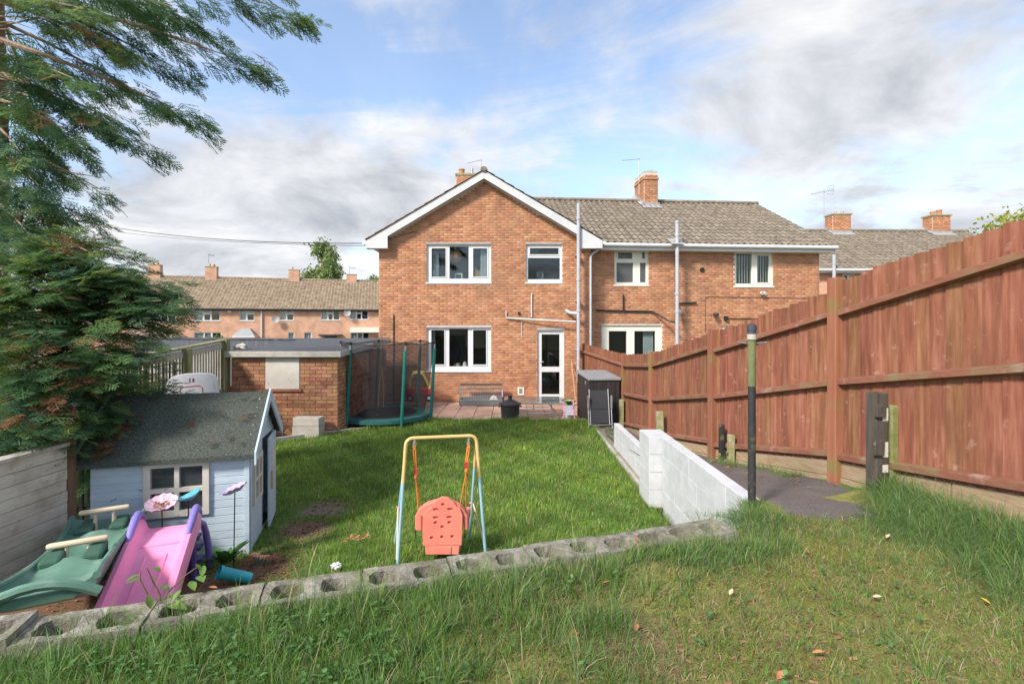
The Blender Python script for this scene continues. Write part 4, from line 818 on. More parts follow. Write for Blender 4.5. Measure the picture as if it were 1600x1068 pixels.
for a, b, (ta, tb), rails in SEGS:
    A = Vector((*POST[a], 0)); B_ = Vector((*POST[b], 0)); d = B_-A; L = d.length; d.normalize(); nv = Vector((d.y, -d.x, 0))
    if nv.x > 0: nv = -nv
    n = int(round(L/.118))
    for i in range(n):
        x0 = L*i/n; x1 = x0+L/n+.018; t = (i+.5)/n; top = ta+(tb-ta)*t+random.uniform(-.012, .012); zb = rails[2][0]+(rails[2][1]-rails[2][0])*t-.09
        c = [A+d*x0+nv*.006, A+d*x1-nv*.008]; th = .012
        vs = [c[0], c[1], c[1]-nv*th, c[0]-nv*.006]; vs = [Vector((p.x, p.y, zb)) for p in vs]+[Vector((p.x, p.y, top)) for p in vs]
        MB().add(vs, [(0, 3, 2, 1), (4, 5, 6, 7), (0, 1, 5, 4), (1, 2, 6, 5), (2, 3, 7, 6), (3, 0, 4, 7)]).build('fence_board', MT['fence'], fe)
    for ra, rb in rails:
        p = A+d*.05; q = B_-d*.05; vs, fs2 = beam((p.x, p.y, ra), (q.x, q.y, rb), None, .05, .075, nv, .010)
        MB().add(vs, fs2).build('fence_rail', MT['rail'], fe, bevel=.004)
    for k in range(2):                                            # gravel boards under the planks
        ha, hb = rails[2][0]-.09, rails[2][1]-.09; ga, gb = float(z_path(A.y))-.06, float(z_path(B_.y))-.06
        z1a, z1b = ha-(ha-ga)*k/2-.004, hb-(hb-gb)*k/2-.004; z0a, z0b = ha-(ha-ga)*(k+1)/2, hb-(hb-gb)*(k+1)/2
        if z1a-z0a < .03 and z1b-z0b < .03: continue
        for (s0, s1) in ((.0, .52), (.525, 1)):
            p, q = A+d*(L*s0), A+d*(L*s1); lz = lambda u_, v_, s: u_+(v_-u_)*s; o1, o2 = (.014, -.026) if k == 0 else (.022, -.018)
            vs = [(*(p+nv*o1).xy, lz(z0a, z0b, s0)), (*(q+nv*o1).xy, lz(z0a, z0b, s1)), (*(q+nv*o2).xy, lz(z0a, z0b, s1)), (*(p+nv*o2).xy, lz(z0a, z0b, s0)), (*(p+nv*o1).xy, lz(z1a, z1b, s0)), (*(q+nv*o1).xy, lz(z1a, z1b, s1)), (*(q+nv*o2).xy, lz(z1a, z1b, s1)), (*(p+nv*o2).xy, lz(z1a, z1b, s0))]
            MB().add(vs, [(0, 3, 2, 1), (4, 5, 6, 7), (0, 1, 5, 4), (1, 2, 6, 5), (2, 3, 7, 6), (3, 0, 4, 7)]).build('gravel_board', MT['gravel_board'], fe, bevel=.004)
for k, top, w in (('A', 1.72, .09), ('B', 1.63, .09), ('C', 1.79, .10), ('D', 2.20, .105), ('E', 2.69, .105), ('F', 3.1, .105)):
    x, y = POST[k]; M = Matrix.Translation((x-.02, y, 0)) @ Matrix.Rotation(R(8), 4, 'Z'); zb = float(z_path(y))-.1
    MB().box(-w/2, w/2, -w/2, w/2, zb, top, M).build('fence_post', MT['fpost'], fe, bevel=.006)
x, y = POST['B']; tag(MB().box(x-.14, x-.05, y-.16, y-.06, -.1, .62).build('fence_spur', MT['moss_conc'], bevel=.01), 'mossy concrete spur at the foot of the thin corner post beside the storage box', 'post')
def post_thing(name, label, x, y, z0, z1, w, d, m, rz=0.0, cat='post', bevel=.01):
    o = MB().box(-w/2, w/2, -d/2, d/2, 0, z1-z0).build(name, m, bevel=bevel); o.location = (x, y, z0); o.rotation_euler = (R(random.uniform(-1.5, 1.5)), R(random.uniform(-1.5, 1.5)), rz); return tag(o, label, cat)
p = PX(1033, 690, 7.9); post_thing('concrete_stub', 'short mossy concrete stub against the fence behind the white wall', 2.40, 7.85, .12, .86, .10, .10, MT['moss_conc'])
post_thing('metal_stub', 'dark rusted metal stub beside the second fence post with weeds', 2.60, 6.05, .45, 1.02, .055, .06, MT['pole_paint'])
post_thing('wooden_stub', 'pale mossy wooden stub beside the dark metal stub', 2.66, 5.92, .45, .92, .07, .08, MT['moss_conc'])
# dark post with nailed blocks and its green concrete companion
sx = lambda u, y: (u-800)*y/F
op = thing('old_gate_post', 'dark timber gate post with pale patches and hinge blocks', 'post', (sx(1370, 3.92), 3.92, .80), R(10))
MB().box(-.055, .055, -.05, .05, 0, .91).build('post', MT['dark_wood'], op, True, bevel=.006)
for z, w in ((.07, .11), (.42, .115), (.72, .095)): MB().box(-.115, -.03, -.075, -.051, z, z+w, Matrix.Rotation(R(3), 4, 'Y')).build('hinge_block', MT['dark_wood'], op, True, bevel=.004)
for z, h in ((.035, .13), (.40, .12), (.69, .10), (.28, .06)): MB().box(.0, .05, -.0535, -.0505, z, z+h).build('paint_patch', MT['cream_wood'], op, True)
gp = thing('concrete_post', 'green mossy concrete post standing against the dark gate post', 'post', (sx(1393, 3.98), 3.98, .80), R(8))
MB().box(-.05, .055, -.05, .05, 0, .80).build('post', mat('green concrete', [(.13, .16, .04), (.22, .23, .08), (.30, .27, .16)], .95, 9, bump=.6, bscale=60), gp, True, bevel=.012)
MB().box(.057, .075, -.02, .0, .1, .42).build('batten', MT['grey_wood'], gp, True); MB().box(.057, .08, -.03, .02, .56, .76).build('bark_strip', MT['moss_wood'], gp, True)
# peeling black clothes post
cp = thing('clothes_post', 'peeling black metal clothes post with mossy top and side hooks', 'post', (1.775, 3.60, .84))
MB().lathe([(.001, 0), (.027, 0), (.027, 1.32), (.001, 1.32)], 16).build('pole', MT['pole_paint'], cp, True, smooth=True)
MB().lathe([(.0272, .96), (.0285, .97), (.0285, 1.295), (.0272, 1.30)], 16).build('mossy_top', mat('mossy pole top', [(.035, .036, .032), (.15, .16, .06), (.20, .19, .14)], .9, 9, bump=.6, bscale=70, stretch=(1, 1, .45)), cp, True, smooth=True)
MB().lathe([(.0315, 1.30), (.0315, 1.36), (.030, 1.362), (.030, 1.37), (.034, 1.372), (.034, 1.405), (.022, 1.42), (.001, 1.424)], 16).build('cap', mat('dull navy cap', [(.03, .034, .05), (.06, .065, .08)], .7, 30), cp, True, smooth=True)
MB().lathe([(.0318, 1.305), (.0325, 1.305), (.0325, 1.345), (.0318, 1.345)], 16).build('pale_band', MT['conc'], cp, True, smooth=True)
MB().tube([(-.031, 0, 1.275), (-.105, -.01, 1.285)], .006, 6).tube([(.031, 0, 1.278), (.10, .01, 1.282), (.115, .01, 1.285)], .006, 6).build('hook', MT['steel'], cp, True)

# ------------------------------------------------------------------ white painted block walls
wl = thing('white_block_wall', 'white painted block retaining wall with an end pier', 'wall', (1.85, 5, 0))
def cblock(x0, x1, y0, y1, z0, z1, par, name='painted_block', m='white_block', b=.0045):
    MB().box(x0, x1, y0, y1, z0, z1).build(name, MT[m], par, bevel=b)
ZT = .885; cz = [ZT-.215*k for k in range(5)]
MB().box(1.845, 1.935, 3.58, 6.35, -.06, ZT-.004).build('wall_core', MT['white_block'], wl)
for r_ in range(4):
    y = 5.93; first = True
    while y > 3.58:
        l = .44 if not (first and r_ % 2) else .22; first = False; y0 = max(3.57, y-l); cblock(1.832+random.uniform(-.002, .002), 1.95, y0+.0008, y-.0008, cz[r_+1]+.0008, cz[r_]-.0008, wl); y = y0
    cblock(1.675, 1.955, 5.942, 6.40, cz[r_+1]+.002, cz[r_]-.002, wl)
lwl = thing('low_white_wall', 'low white painted wall stepping down behind the white pier', 'wall', (1.9, 7.6, 0))
for r_ in range(2):
    y = 6.42 if r_ == 0 else 6.42-.22
    while y < 8.9:
        a_, b_ = max(6.42, y), min(8.92, y+.44); y += .44
        if b_-a_ > .05: cblock(1.868, 1.968, a_+.0008, b_-.0008, .03+.215*r_, .03+.215*(r_+1)-.001, lwl)

# ------------------------------------------------------------------ hollow block wall that holds up the rough lawn
WA = math.atan(.3227); ca, sa = math.cos(WA), math.sin(WA)
bw = thing('hollow_block_wall', 'weathered hollow block retaining wall with open grassy cores', 'wall', (0, 2.783, 0), WA)
def hollow_block(L=.437, Wd=.215, H=.215, hl=.150, hw=.128, depth=.19, seed=0):
    rg = random.Random(seed); b = MB(); z1 = 0.0
    for s in (-1, 1):
        cx = s*L/4; angs = sorted(set([2*math.pi*k/20 for k in range(20)]+[math.atan2(sy*Wd/2, sx_*L/4) % (2*math.pi) for sx_ in (-1, 1) for sy in (-1, 1)])); n = len(angs); top = []; ins = []; low = []
        for a in angs:
            c, q = math.cos(a), math.sin(a); t = min(L/4/abs(c) if abs(c) > 1e-6 else 9, Wd/2/abs(q) if abs(q) > 1e-6 else 9)
            pw = 3.4; k = (abs(c/(hl/2))**pw+abs(q/(hw/2))**pw)**(-1/pw)*(1+rg.uniform(-.05, .05))
            onx = abs(abs(c*t)-L/4) < 1e-4 and (c*s < 0)
            top.append((cx+c*t, q*t, z1+(rg.uniform(-.006, .002) if not onx else 0))); ins.append((cx+c*k, q*k, z1+rg.uniform(-.008, 0))); low.append((cx+c*k*.94, q*k*.94, -depth))
        b.add(top+ins+low, [(i, (i+1) % n, n+(i+1) % n, n+i) for i in range(n)]+[(n+i, n+(i+1) % n, 2*n+(i+1) % n, 2*n+i) for i in range(n)])
    x, y = L/2, Wd/2; vs = [(-x, -y, 0), (x, -y, 0), (x, y, 0), (-x, y, 0), (-x, -y, -H), (x, -y, -H), (x, y, -H), (-x, y, -H)]
    b.add(vs, [(0, 1, 5, 4), (1, 2, 6, 5), (2, 3, 7, 6), (3, 0, 4, 7), (4, 5, 6, 7)]); return b
CORES = []
for k in range(-5, 5):
    t0 = -.827+.445*k; z = .985+(.02 if k < -3 else 0)+random.uniform(-.006, .006)-(.012 if k > 2 else 0)
    Ml = Matrix.Translation((t0+.2225, -.1085+random.uniform(-.006, .006), z)) @ Matrix.Rotation(R(random.uniform(-1.2, 1.2)+(3.5 if k == -5 else 0)), 4, 'Z') @ Matrix.Rotation(R(random.uniform(-1, 1)-(2.0 if k == -4 else 0)), 4, 'Y')
    hb_ = hollow_block(seed=k+20); hb_.v = [tuple(Ml @ Vector(v_)) for v_ in hb_.v]; ob = hb_.build('concrete_block', MT['block'], bw, True)
    for s in (-1, 1):
        c_ = Ml @ Vector((s*.109, 0, -.115+random.uniform(-.025, .02))); w_ = Matrix.Translation(c_); CORES.append(WM[bw.name] @ c_)
        MB().box(-.085, .085, -.08, .08, -.06, 0, Matrix.Translation(c_)).build('soil_fill', MT['soil'], ob, True)
MB().box(-3.05, 1.40, -.205, -.012, -.15, .765).build('lower_course', MT['block'], bw, True)

# ------------------------------------------------------------------ the white boarded fence at the edge of the bed
wf = thing('white_fence', 'rough white painted board fence beside the green rocker', 'fence', (-3.9, 3.8, .2))
zt = 1.19; n = 11; h = (zt-.12)/n
for i in range(n):
    z = .12+h*i; j = random.uniform(-.006, .006)
    MB().box(-3.93+j, -3.905+j, 3.1, 4.27, z+.003, z+h-.002).build('board', MT['white_wood'], wf, bevel=.003)
MB().box(-3.99, -3.90, 4.275, 4.36, .0, 1.30).build('fence_post', MT['rust_wood'], wf, bevel=.005); MB().box(-4.0, -3.88, 3.05, 4.27, 1.195, 1.225).build('cap_rail', MT['grey_wood'], wf)
# dark railings in the gap beside the playhouse
dk = thing('dark_railing', 'dark upright railing in the gap beside the playhouse', 'railing', (-4.4, 5.2, 0))
for i in range(7): MB().box(-4.75+i*.085, -4.715+i*.085, 5.05, 5.07, .1, 1.25).build('bar', MT['dark'], dk)
for z in (.3, 1.15): MB().box(-4.8, -4.18, 5.071, 5.10, z, z+.05).build('rail', MT['dark'], dk)
# slatted fence with mossy posts by the shed
gf = thing('slatted_fence', 'silvered slatted fence with mossy posts beside the brick shed', 'fence', (-5.85, 8.5, 0))
def gz(y): return float(np.interp(y, [4.5, 7.7, 9.9], [1.60, 1.80, 1.99]))
y = 4.6
while y < 9.85:
    MB().box(-5.87, -5.85, y, y+.055, .0, gz(y)-.17+random.uniform(-.004, .004)).build('slat', MT['grey_wood'], gf); y += .082
for a, b in ((4.5, 6.5), (6.5, 8.58), (8.72, 9.74)):
    for dz, hh in ((-.10, .10), (-1.0, .07)):
        vs = [(-5.845, a, gz(a)+dz), (-5.845, b, gz(b)+dz), (-5.80, b, gz(b)+dz), (-5.80, a, gz(a)+dz)]; vs += [(p[0], p[1], p[2]-hh) for p in vs]
        MB().add(vs, [(0, 1, 2, 3), (7, 6, 5, 4), (0, 1, 5, 4), (1, 2, 6, 5), (2, 3, 7, 6), (3, 0, 4, 7)]).build('rail', MT['grey_wood'], gf)
    vs = [(-5.92, a, gz(a)-.02), (-5.92, b+.12, gz(b)-.01), (-5.77, b+.12, gz(b)-.01), (-5.77, a, gz(a)-.02)]; vs += [(p[0], p[1], p[2]-.03) for p in vs]
    MB().add(vs, [(0, 1, 2, 3), (7, 6, 5, 4), (0, 1, 5, 4), (1, 2, 6, 5), (2, 3, 7, 6), (3, 0, 4, 7)]).build('cap_rail', MT['moss_wood'], gf)
for y in (6.55, 8.65, 9.82): MB().box(-5.84, -5.72, y-.06, y+.06, -.1, gz(y)-.05+(.04 if y > 9 else 0)).build('fence_post', MT['moss_wood'], gf, bevel=.008)
lt = MB()
for i in range(14): lt.box(-5.83, -5.815, 6.7+i*.13, 6.715+i*.13, .9, 1.62)
for i in range(6): lt.box(-5.814, -5.80, 6.68, 8.55, .95+i*.125, .965+i*.125)
lt.build('trellis', MT['dark_wood'], gf)
pk = thing('picket_panel', 'short reddish slatted panel leaning by the shed wall', 'fence panel', (-5.4, 9.2, 0))
for i in range(9): MB().box(-5.62+i*.055, -5.585+i*.055, 9.30-i*.05+.35, 9.32-i*.05+.35, 0, 1.03+.02*i-(0.10 if i > 5 else 0)).build('slat', MT['rail'], pk)
MB().tube([(-5.62, 9.63, .8), (-5.16, 9.22, .9)], .02, 6).build('rail', MT['rail'], pk)

# ------------------------------------------------------------------ playhouse
PM = Matrix.Translation((-2.60, 4.80, .0)) @ Matrix.Rotation(R(15), 4, 'Z'); fp = facade(PM)
ph = thing('playhouse', 'pale blue wooden playhouse with a felt roof and cream window', 'playhouse', M=PM)
PW, PD, PE, PR = 1.31, 1.14, 1.03, 1.50
SWn = rect(fp, 227, 327, 719, 800); SWn = (SWn[0], SWn[1], SWn[2], .955)
nb_ = 13; hb2 = PE/nb_
def shiplap(par, x0, x1, z0, z1, M, m, name='board', holes=(), topf=None):
    z = z0; i = 0
    while z < z1-.01:
        zz = min(z+.0755, z1); segs = [(x0, x1)]
        for h in holes:
            if h[2] < (z+zz)/2 < h[3]: segs = [q for a, b in segs for q in ((a, min(b, h[0])), (max(a, h[1]), b)) if q[1]-q[0] > .02]
        for a, b in segs:
            if topf: a, b = max(a, topf((z+zz)/2)[0]), min(b, topf((z+zz)/2)[1])
            if b-a < .03: continue
            MB().add([(a, -.004, z+.001), (b, -.004, z+.001), (b, .012, z+.001), (a, .012, z+.001), (a, -.002, zz-.010), (b, -.002, zz-.010), (a, .004, zz-.001), (b, .004, zz-.001), (b, .012, zz-.001), (a, .012, zz-.001)],
                     [(0, 1, 5, 4), (4, 5, 7, 6), (6, 7, 8, 9), (0, 3, 2, 1), (2, 3, 9, 8), (1, 2, 8, 7, 5), (3, 0, 4, 6, 9)], M).build(name, m, par, True)
        z = zz; i += 1
shiplap(ph, -PW, 0, -.05, PE, Matrix.Identity(4), MT['blue'], holes=[SWn])
MB().box(-PW, SWn[0], .0125, .03, -.05, PE).box(SWn[1], 0, .0125, .03, -.05, PE).box(SWn[0], SWn[1], .0125, .03, -.05, SWn[2]).build('wall_lining', MT['blue'], ph, True)
GM = Matrix.Rotation(R(90), 4, 'Z')            # gable face: local x -> playhouse +y, outward = +x
def gtop(z): return (0, PD) if z < PE else ((z-PE)/(PR-PE)*PD/2, PD-(z-PE)/(PR-PE)*PD/2)
DRW = (.13, .47, .43, .90); DRD = (.56, 1.08, .02, 1.02)
shiplap(ph, 0, PD, -.05, PR-.03, GM, MT['blue'], holes=[DRW, DRD], topf=gtop)
MB().box(.0, .035, -.02, -.005, -.05, PE).box(-.05, -.03, -.0215, -.005, 0, .01).build('corner_trim', MT['blue'], ph, True) if False else MB().box(-.036, .012, -.018, -.005, -.05, PE-.01).build('corner_trim', MT['blue'], ph, True, bevel=.003)
MB().box(.0125, .026, .0, .036, -.05, PE-.01).build('corner_trim', MT['blue'], ph, True, bevel=.003)
MB().box(-PW, 0, PD-.02, PD, -.05, PE).box(-PW, -PW+.02, .031, PD-.021, -.05, PE).build('wall', MT['blue'], ph, True)
MB().prism([(0, PE), (PD, PE), (PD/2, PR-.02)], -PW, -PW+.02, 'x').build('gable_board', MT['blue'], ph, True)
pwn = MB(); sx0, sx1, sz0, sz1 = SWn; bw_ = .05; mid = (sx0+sx1)/2; mz = (sz0+sz1)/2-.01
ls = [(sx0+bw_, mid-.02, mz+.02, sz1-bw_), (mid+.02, sx1-bw_, mz+.02, sz1-bw_), (sx0+bw_, mid-.02, sz0+bw_, mz-.02), (mid+.02, sx1-bw_, sz0+bw_, mz-.02)]
window(ph, sx0-.005, sx1+.005, sz0-.005, sz1+.005, ls, y=-.03, fd=.055, m=MT['cream_wood'], sill=False, gm=glass('playhouse pane', (.7, .75, .75), .6, .05, .12, (.3, .32, .33)))
def on_gable(b): b.v = [tuple(GM @ Vector(v_)) for v_ in b.v]; return b
wb = MB(); x0, x1, z0, z1 = DRW; mid = (x0+x1)/2; mz = (z0+z1)/2; dl = [(x0+.04, mid-.015, mz+.015, z1-.04), (mid+.015, x1-.04, mz+.015, z1-.04), (x0+.04, mid-.015, z0+.04, mz-.015), (mid+.015, x1-.04, z0+.04, mz-.015)]
for c in rect_minus(x0, x1, z0, z1, dl): wb.box(c[0], c[1], -.03, .02, c[2], c[3])
wo = on_gable(wb).build('window', MT['cream_wood'], ph, True)
for l in dl: on_gable(MB().box(l[0]-.004, l[1]+.004, -.004, .0, l[2]-.004, l[3]+.004)).build('pane', MT['glass'], wo, True)
# half open door swung out
DM = Matrix.Translation((.03, 1.08, 0)) @ Matrix.Rotation(R(-68), 4, 'Z') if False else Matrix.Translation((.028, DRD[1], .0)) @ Matrix.Rotation(R(-86), 4, 'Z')
dro = MB().box(0, .50, -.012, .012, .02, 1.0, DM).build('door', MT['blue'], ph, True, bevel=.004)
MB().box(.40, .43, .013, .03, .42, .62, DM).build('handle', MT['tan_wood'], dro, True); MB().box(.14, .36, .013, .016, .62, .86, DM).build('door_panel', MT['cream_wood'], dro, True)
MB().box(-.03, .01, .13, .545, -.04, -.01).build('door_sill', MT['blue'], ph, True)
pitp = math.atan2(PR-PE, PD/2); ov = .075
for s in (0, 1):
    f_ = (lambda y: y) if s == 0 else (lambda y: PD-y); ye = -ov; ze = PE-ov*math.tan(pitp)+.02
    vs = [(-PW-.10, f_(ye), ze), (.07, f_(ye), ze), (.07, PD/2, PR+.02), (-PW-.10, PD/2, PR+.02)]; vs += [(a_, b_, c_-.03) for a_, b_, c_ in vs]
    MB().add(vs, [(0, 1, 2, 3), (7, 6, 5, 4), (0, 1, 5, 4), (1, 2, 6, 5), (2, 3, 7, 6), (3, 0, 4, 7)]).build('roof_panel', MT['dark_wood'], ph, True)
    g = []                                                          # felt with a little unevenness
    for i in range(25):
        for k in range(13):
            t = k/12; g.append((-PW-.105+(PW+.18)*i/24, f_(ye-.012+(PD/2+ov+.012)*t), ze+.004+(PR+.024-ze)*t+.003*math.sin(i*1.9+k)+.0025*math.cos(k*2.3)))
    g += [(-PW-.105+(PW+.18)*i/24, f_(ye-.013), ze-.035) for i in range(25)]
    fs2 = [(i*13+k, (i+1)*13+k, (i+1)*13+k+1, i*13+k+1) for i in range(24) for k in range(12)]+[(i*13, 325+i, 325+i+1, (i+1)*13) for i in range(24)]
    mesh_obj('roof_felt', g, fs2, MT['felt'], ph, True, smooth=True)
    for xx in (.072, -PW-.125):
        vs = [(xx, f_(ye-.02), ze+.03), (xx, PD/2, PR+.055), (xx, PD/2, PR-.075), (xx, f_(ye-.02), ze-.095)]; vs += [(a_+.018, b_, c_) for a_, b_, c_ in vs]
        MB().add(vs, [(0, 1, 2, 3), (7, 6, 5, 4), (0, 1, 5, 4), (1, 2, 6, 5), (2, 3, 7, 6), (3, 0, 4, 7)]).build('bargeboard', MT['blue'], ph, True)

# ------------------------------------------------------------------ toddler swing
sw = thing('toddler_swing', 'yellow and blue metal toddler swing frame standing on the lawn', 'swing', (-.68, 4.72, 0))
def bez(pts, n=8):
    """rounded corners through a polyline"""
    P = [Vector(p) for p in pts]; out = [P[0]]
    for i in range(1, len(P)-1):
        a = P[i]+(P[i-1]-P[i]).normalized()*.075; b = P[i]+(P[i+1]-P[i]).normalized()*.075
        for k in range(n+1): t = k/n; out.append(a*(1-t)**2+P[i]*2*t*(1-t)+b*t*t)
    return out+[P[-1]]
fl, fr_ = PX(621.5, 884, 4.55), PX(758.5, 866, 4.78); fl.z = .02; fr_.z = .02
tl, tr2 = PX(634.5, 684.5, 4.58), PX(744, 680, 4.78)
jl = fl+(tl-fl)*((753-880)/(684.5-880)); jl = tl+(fl-tl)*.36; jr = tr2+(fr_-tr2)*.355
MB().tube(bez([jl, tl, tr2, jr]), .0165, 12).build('top_frame', MT['sw_yellow'], sw, smooth=True)
for j_, f_ in ((jl, fl), (jr, fr_)): MB().tube([j_+(f_-j_)*-.02, f_], .0155, 12).build('front_leg', MT['sw_blue'], sw, smooth=True)
for t_, bu, bv, Y in ((tl, 617.5, 860, 4.98), (tr2, 733.5, 850, 5.08)):
    a = t_+Vector((.0, .03, -.06)); b = PX(bu, bv, Y); b.z = .02; m_ = a+(b-a)*.25
    MB().tube([a, m_], .0145, 10).build('rear_joint', MT['sw_yellow'], sw, smooth=True); MB().tube([m_, b], .014, 10).build('rear_leg', MT['sw_blue'], sw, smooth=True)
    q = a+(b-a)*.62; f_ = fl if bu < 700 else fr_
    MB().tube([q+Vector((-.012 if bu < 700 else .012, 0, 0)), f_+Vector((-.014 if bu < 700 else -.004, .02, .03))], .009, 8).build('brace', MT['beige'], sw, smooth=True)
    bm2 = MB().tube([q+Vector((-.03, 0, 0)), q+Vector((.02, 0, 0))], .012, 8).build('brace_bolt', MT['coral'], sw, smooth=True)
HK = []
for u in (647, 731.5):
    t = (u-634.5)/(744-634.5); p = tl+(tr2-tl)*t; HK.append(p-Vector((0, 0, .11)))
    MB().box(p.x-.011, p.x+.011, p.y-.008, p.y+.008, p.z-.06, p.z-.012).build('bracket', MT['steel'], sw); MB().tube([p-Vector((0, 0, .05))+Vector((.012*math.cos(k*.7), 0, -.03+.028*math.sin(k*.7))) for k in range(9)], .004, 6).build('hook', MT['steel'], sw)
ss_ = thing('swing_seat', 'coral pink toddler swing seat hanging on orange ropes', 'swing seat', PX(690, 850, 4.66))
SY = 4.60
def sp_(zx, zy, Y=SY): return PX(600+zx/4.45, 660+zy/4.45, Y)
out_ = [(272, 852), (268, 740), (270, 640), (300, 604), (330, 590), (345, 562), (372, 530), (408, 513), (448, 520), (485, 548), (505, 580), (530, 596), (546, 640), (545, 740), (540, 848)]
P2 = [(sp_(a, b).x, sp_(a, b).z) for a, b in out_]
pan = MB().prism(P2, SY-.012, SY+.018, 'y').build('seat_back', MT['coral'], ss_)
cut = MB()
for a, b, rx, rz_ in [(410, 565, .013, .011), (362, 600, .022, .010), (460, 598, .022, .010), (361, 656, .022, .010), (457, 653, .022, .010), (359, 692, .013, .011), (455, 690, .013, .011), (406, 720, .013, .011), (333, 796, .013, .012), (404, 790, .013, .012), (476, 787, .013, .012)]:
    rx *= 1.3; rz_ *= 1.25; p = sp_(a, b); cut.prism([(p.x+rx*math.cos(k*math.pi/6), p.z+rz_*math.sin(k*math.pi/6)) for k in range(12)], SY-.03, SY+.012, 'y')
co = cut.build('cutter', None); co_inv = WM[ss_.name]
md = pan.modifiers.new('b', 'BOOLEAN'); md.object = co; md.operation = 'DIFFERENCE'; md.solver = 'EXACT'
bpy.context.view_layer.update(); dg = bpy.context.evaluated_depsgraph_get(); nm_ = bpy.data.meshes.new_from_object(pan.evaluated_get(dg)); pan.modifiers.clear(); pan.data = nm_; bpy.data.objects.remove(co)
bv_ = pan.modifiers.new('bevel', 'BEVEL'); bv_.width = .004; bv_.segments = 2; bv_.limit_method = 'ANGLE'
shell = [(222, 740), (220, 640), (245, 590), (300, 553), (360, 535), (410, 530), (470, 540), (520, 560), (560, 600), (585, 640), (585, 735), (560, 735), (545, 640), (268, 640), (268, 740)]
P3 = [(sp_(a, b, SY+.06).x, sp_(a, b, SY+.06).z) for a, b in shell]; MB().prism(P3, SY+.0185, SY+.10, 'y').build('seat_shell', MT['coral'], ss_, bevel=.012)
for a0, a1 in ((222, 270), (545, 585)):
    p, q = sp_(a0, 640), sp_(a1, 735); MB().box(p.x, q.x, SY+.101, SY+.30, q.z+.01, p.z-.03).build('armrest', MT['coral'], ss_, bevel=.015)
p, q = sp_(285, 850), sp_(525, 915); MB().box(p.x, q.x, SY+.019, SY+.31, q.z+.005, q.z+.06).build('seat_pan', MT['coral'], ss_, bevel=.012)
p, q = sp_(285, 853), sp_(525, 915); MB().prism([(p.x, p.z), (q.x, p.z), (q.x-.006, q.z), (p.x+.006, q.z)], SY-.008, SY+.018, 'y').build('lower_back', MT['coral'], ss_, bevel=.006)
p, q = sp_(338, 853), sp_(468, 910); MB().box(p.x, q.x, SY-.017, SY-.0085, q.z, p.z-.004).build('back_tab', MT['coral'], ss_, bevel=.004)
for (hk, kx, ky, l1, l2, side) in ((HK[0], 220, 375, (240, 630), (262, 590), -1), (HK[1], 575, 330, (527, 580), (568, 640), 1)):
    kn = sp_(kx, ky, 4.66)
    for o_ in (-.010, .010): MB().tube([hk+Vector((0, 0, .055)), hk+Vector((o_, .003, 0)), kn+Vector((o_*.8, 0, .09)), kn], .0065, 7).build('rope', MT['rope'], ss_, smooth=True)
    e1, e2 = sp_(*l1, SY+.03), sp_(*l2, SY+.2)
    for e in (e1, e2): MB().tube([kn, e], .006, 7).build('rope', MT['rope'], ss_, smooth=True)
    MB().lathe([(.001, -.022), (.016, -.018), (.019, 0), (.016, .018), (.001, .022)], 10, Matrix.Translation(kn)).build('rope_knot', MT['rope'], ss_, smooth=True)
    for k in range(4): MB().tube([kn+Vector((-.017, -.004, .075-.017*k)), kn+Vector((.017, -.004, .07-.017*k))], .009, 7).build('rope_whipping', MT['red'], ss_, smooth=True)
    b_ = sp_(220 if side < 0 else 563, 760, SY+.2); MB().box(b_.x-.005, b_.x+.005, b_.y, b_.y+.006, b_.z-.06, b_.z+.05).build('belt_end', MT['black'], ss_)

# ------------------------------------------------------------------ slide
T_, B_ = Vector((-2.85, 4.0, .56)), Vector((-2.50, 3.08, .14)); dv = (B_-T_).xy.normalized(); lat = Vector((-dv.y, dv.x))
SLM = Matrix(((dv.x, lat.x, 0, T_.x), (dv.y, lat.y, 0, T_.y), (0, 0, 1, 0), (0, 0, 0, 1)))
sl = thing('toy_slide', 'pink toddler slide with purple grips beside the playhouse', 'slide', M=SLM); SLL = (B_-T_).xy.length
def sec(w=1.0): return [(-.232, -.05), (-.235, .055), (-.218, .085), (-.186, .088), (-.160, .055), (-.145, .012), (-.125, .0), (.125, .0), (.145, .012), (.160, .055), (.186, .088), (.218, .085), (.235, .055), (.232, -.05)]
V = []; n_ = 24; sc_ = sec()
for i in range(n_+1):
    t = i/n_; s_ = -.10+(SLL+.16)*t; q = max(0, s_)/SLL
    z = .56-.43*min(1, q)**1.05 if q < .9 else .56-.43*.9**1.05-.43*(q-.9)*.45
    z += .0 if s_ > 0 else .0
    if .16 < q < .22: z -= .0
    for a, b in sc_:
        hh = b*(1.0+.15*math.exp(-((s_-.02)/.13)**2)) if b > .03 else b
        V.append((s_, a, z+hh))
m_ = len(sc_); mesh_obj('chute', V, [(i*m_+k, (i+1)*m_+k, (i+1)*m_+(k+1) % m_, i*m_+(k+1) % m_) for i in range(n_) for k in range(m_)]+[tuple(range(m_)), tuple(n_*m_+k for k in range(m_))[::-1]], MT['pink'], sl, True, smooth=True)
for s in (-1, 1):
    pts = [(.17, s*.200, .575), (.09, s*.202, .635), (0, s*.204, .685), (-.07, s*.204, .70), (-.13, s*.204, .67), (-.18, s*.204, .59)]
    MB().tube(pts, [.018, .028, .031, .031, .028, .024], 12).build('grip', MT['purple'], sl, True, smooth=True)
    pts = [(-.12, s*.215, .56), (-.20, s*.225, .51), (-.29, s*.23, .39), (-.36, s*.235, .24), (-.40, s*.24, .05)]
    MB().tube(pts, [.022, .027, .029, .029, .032], 10).build('ladder_side', MT['purple'], sl, True, smooth=True)
    MB().tube([(.02, s*.19, .55), (.02, s*.20, .1)], .03, 8).build('leg', MT['deep_purple'], sl, True, smooth=True)
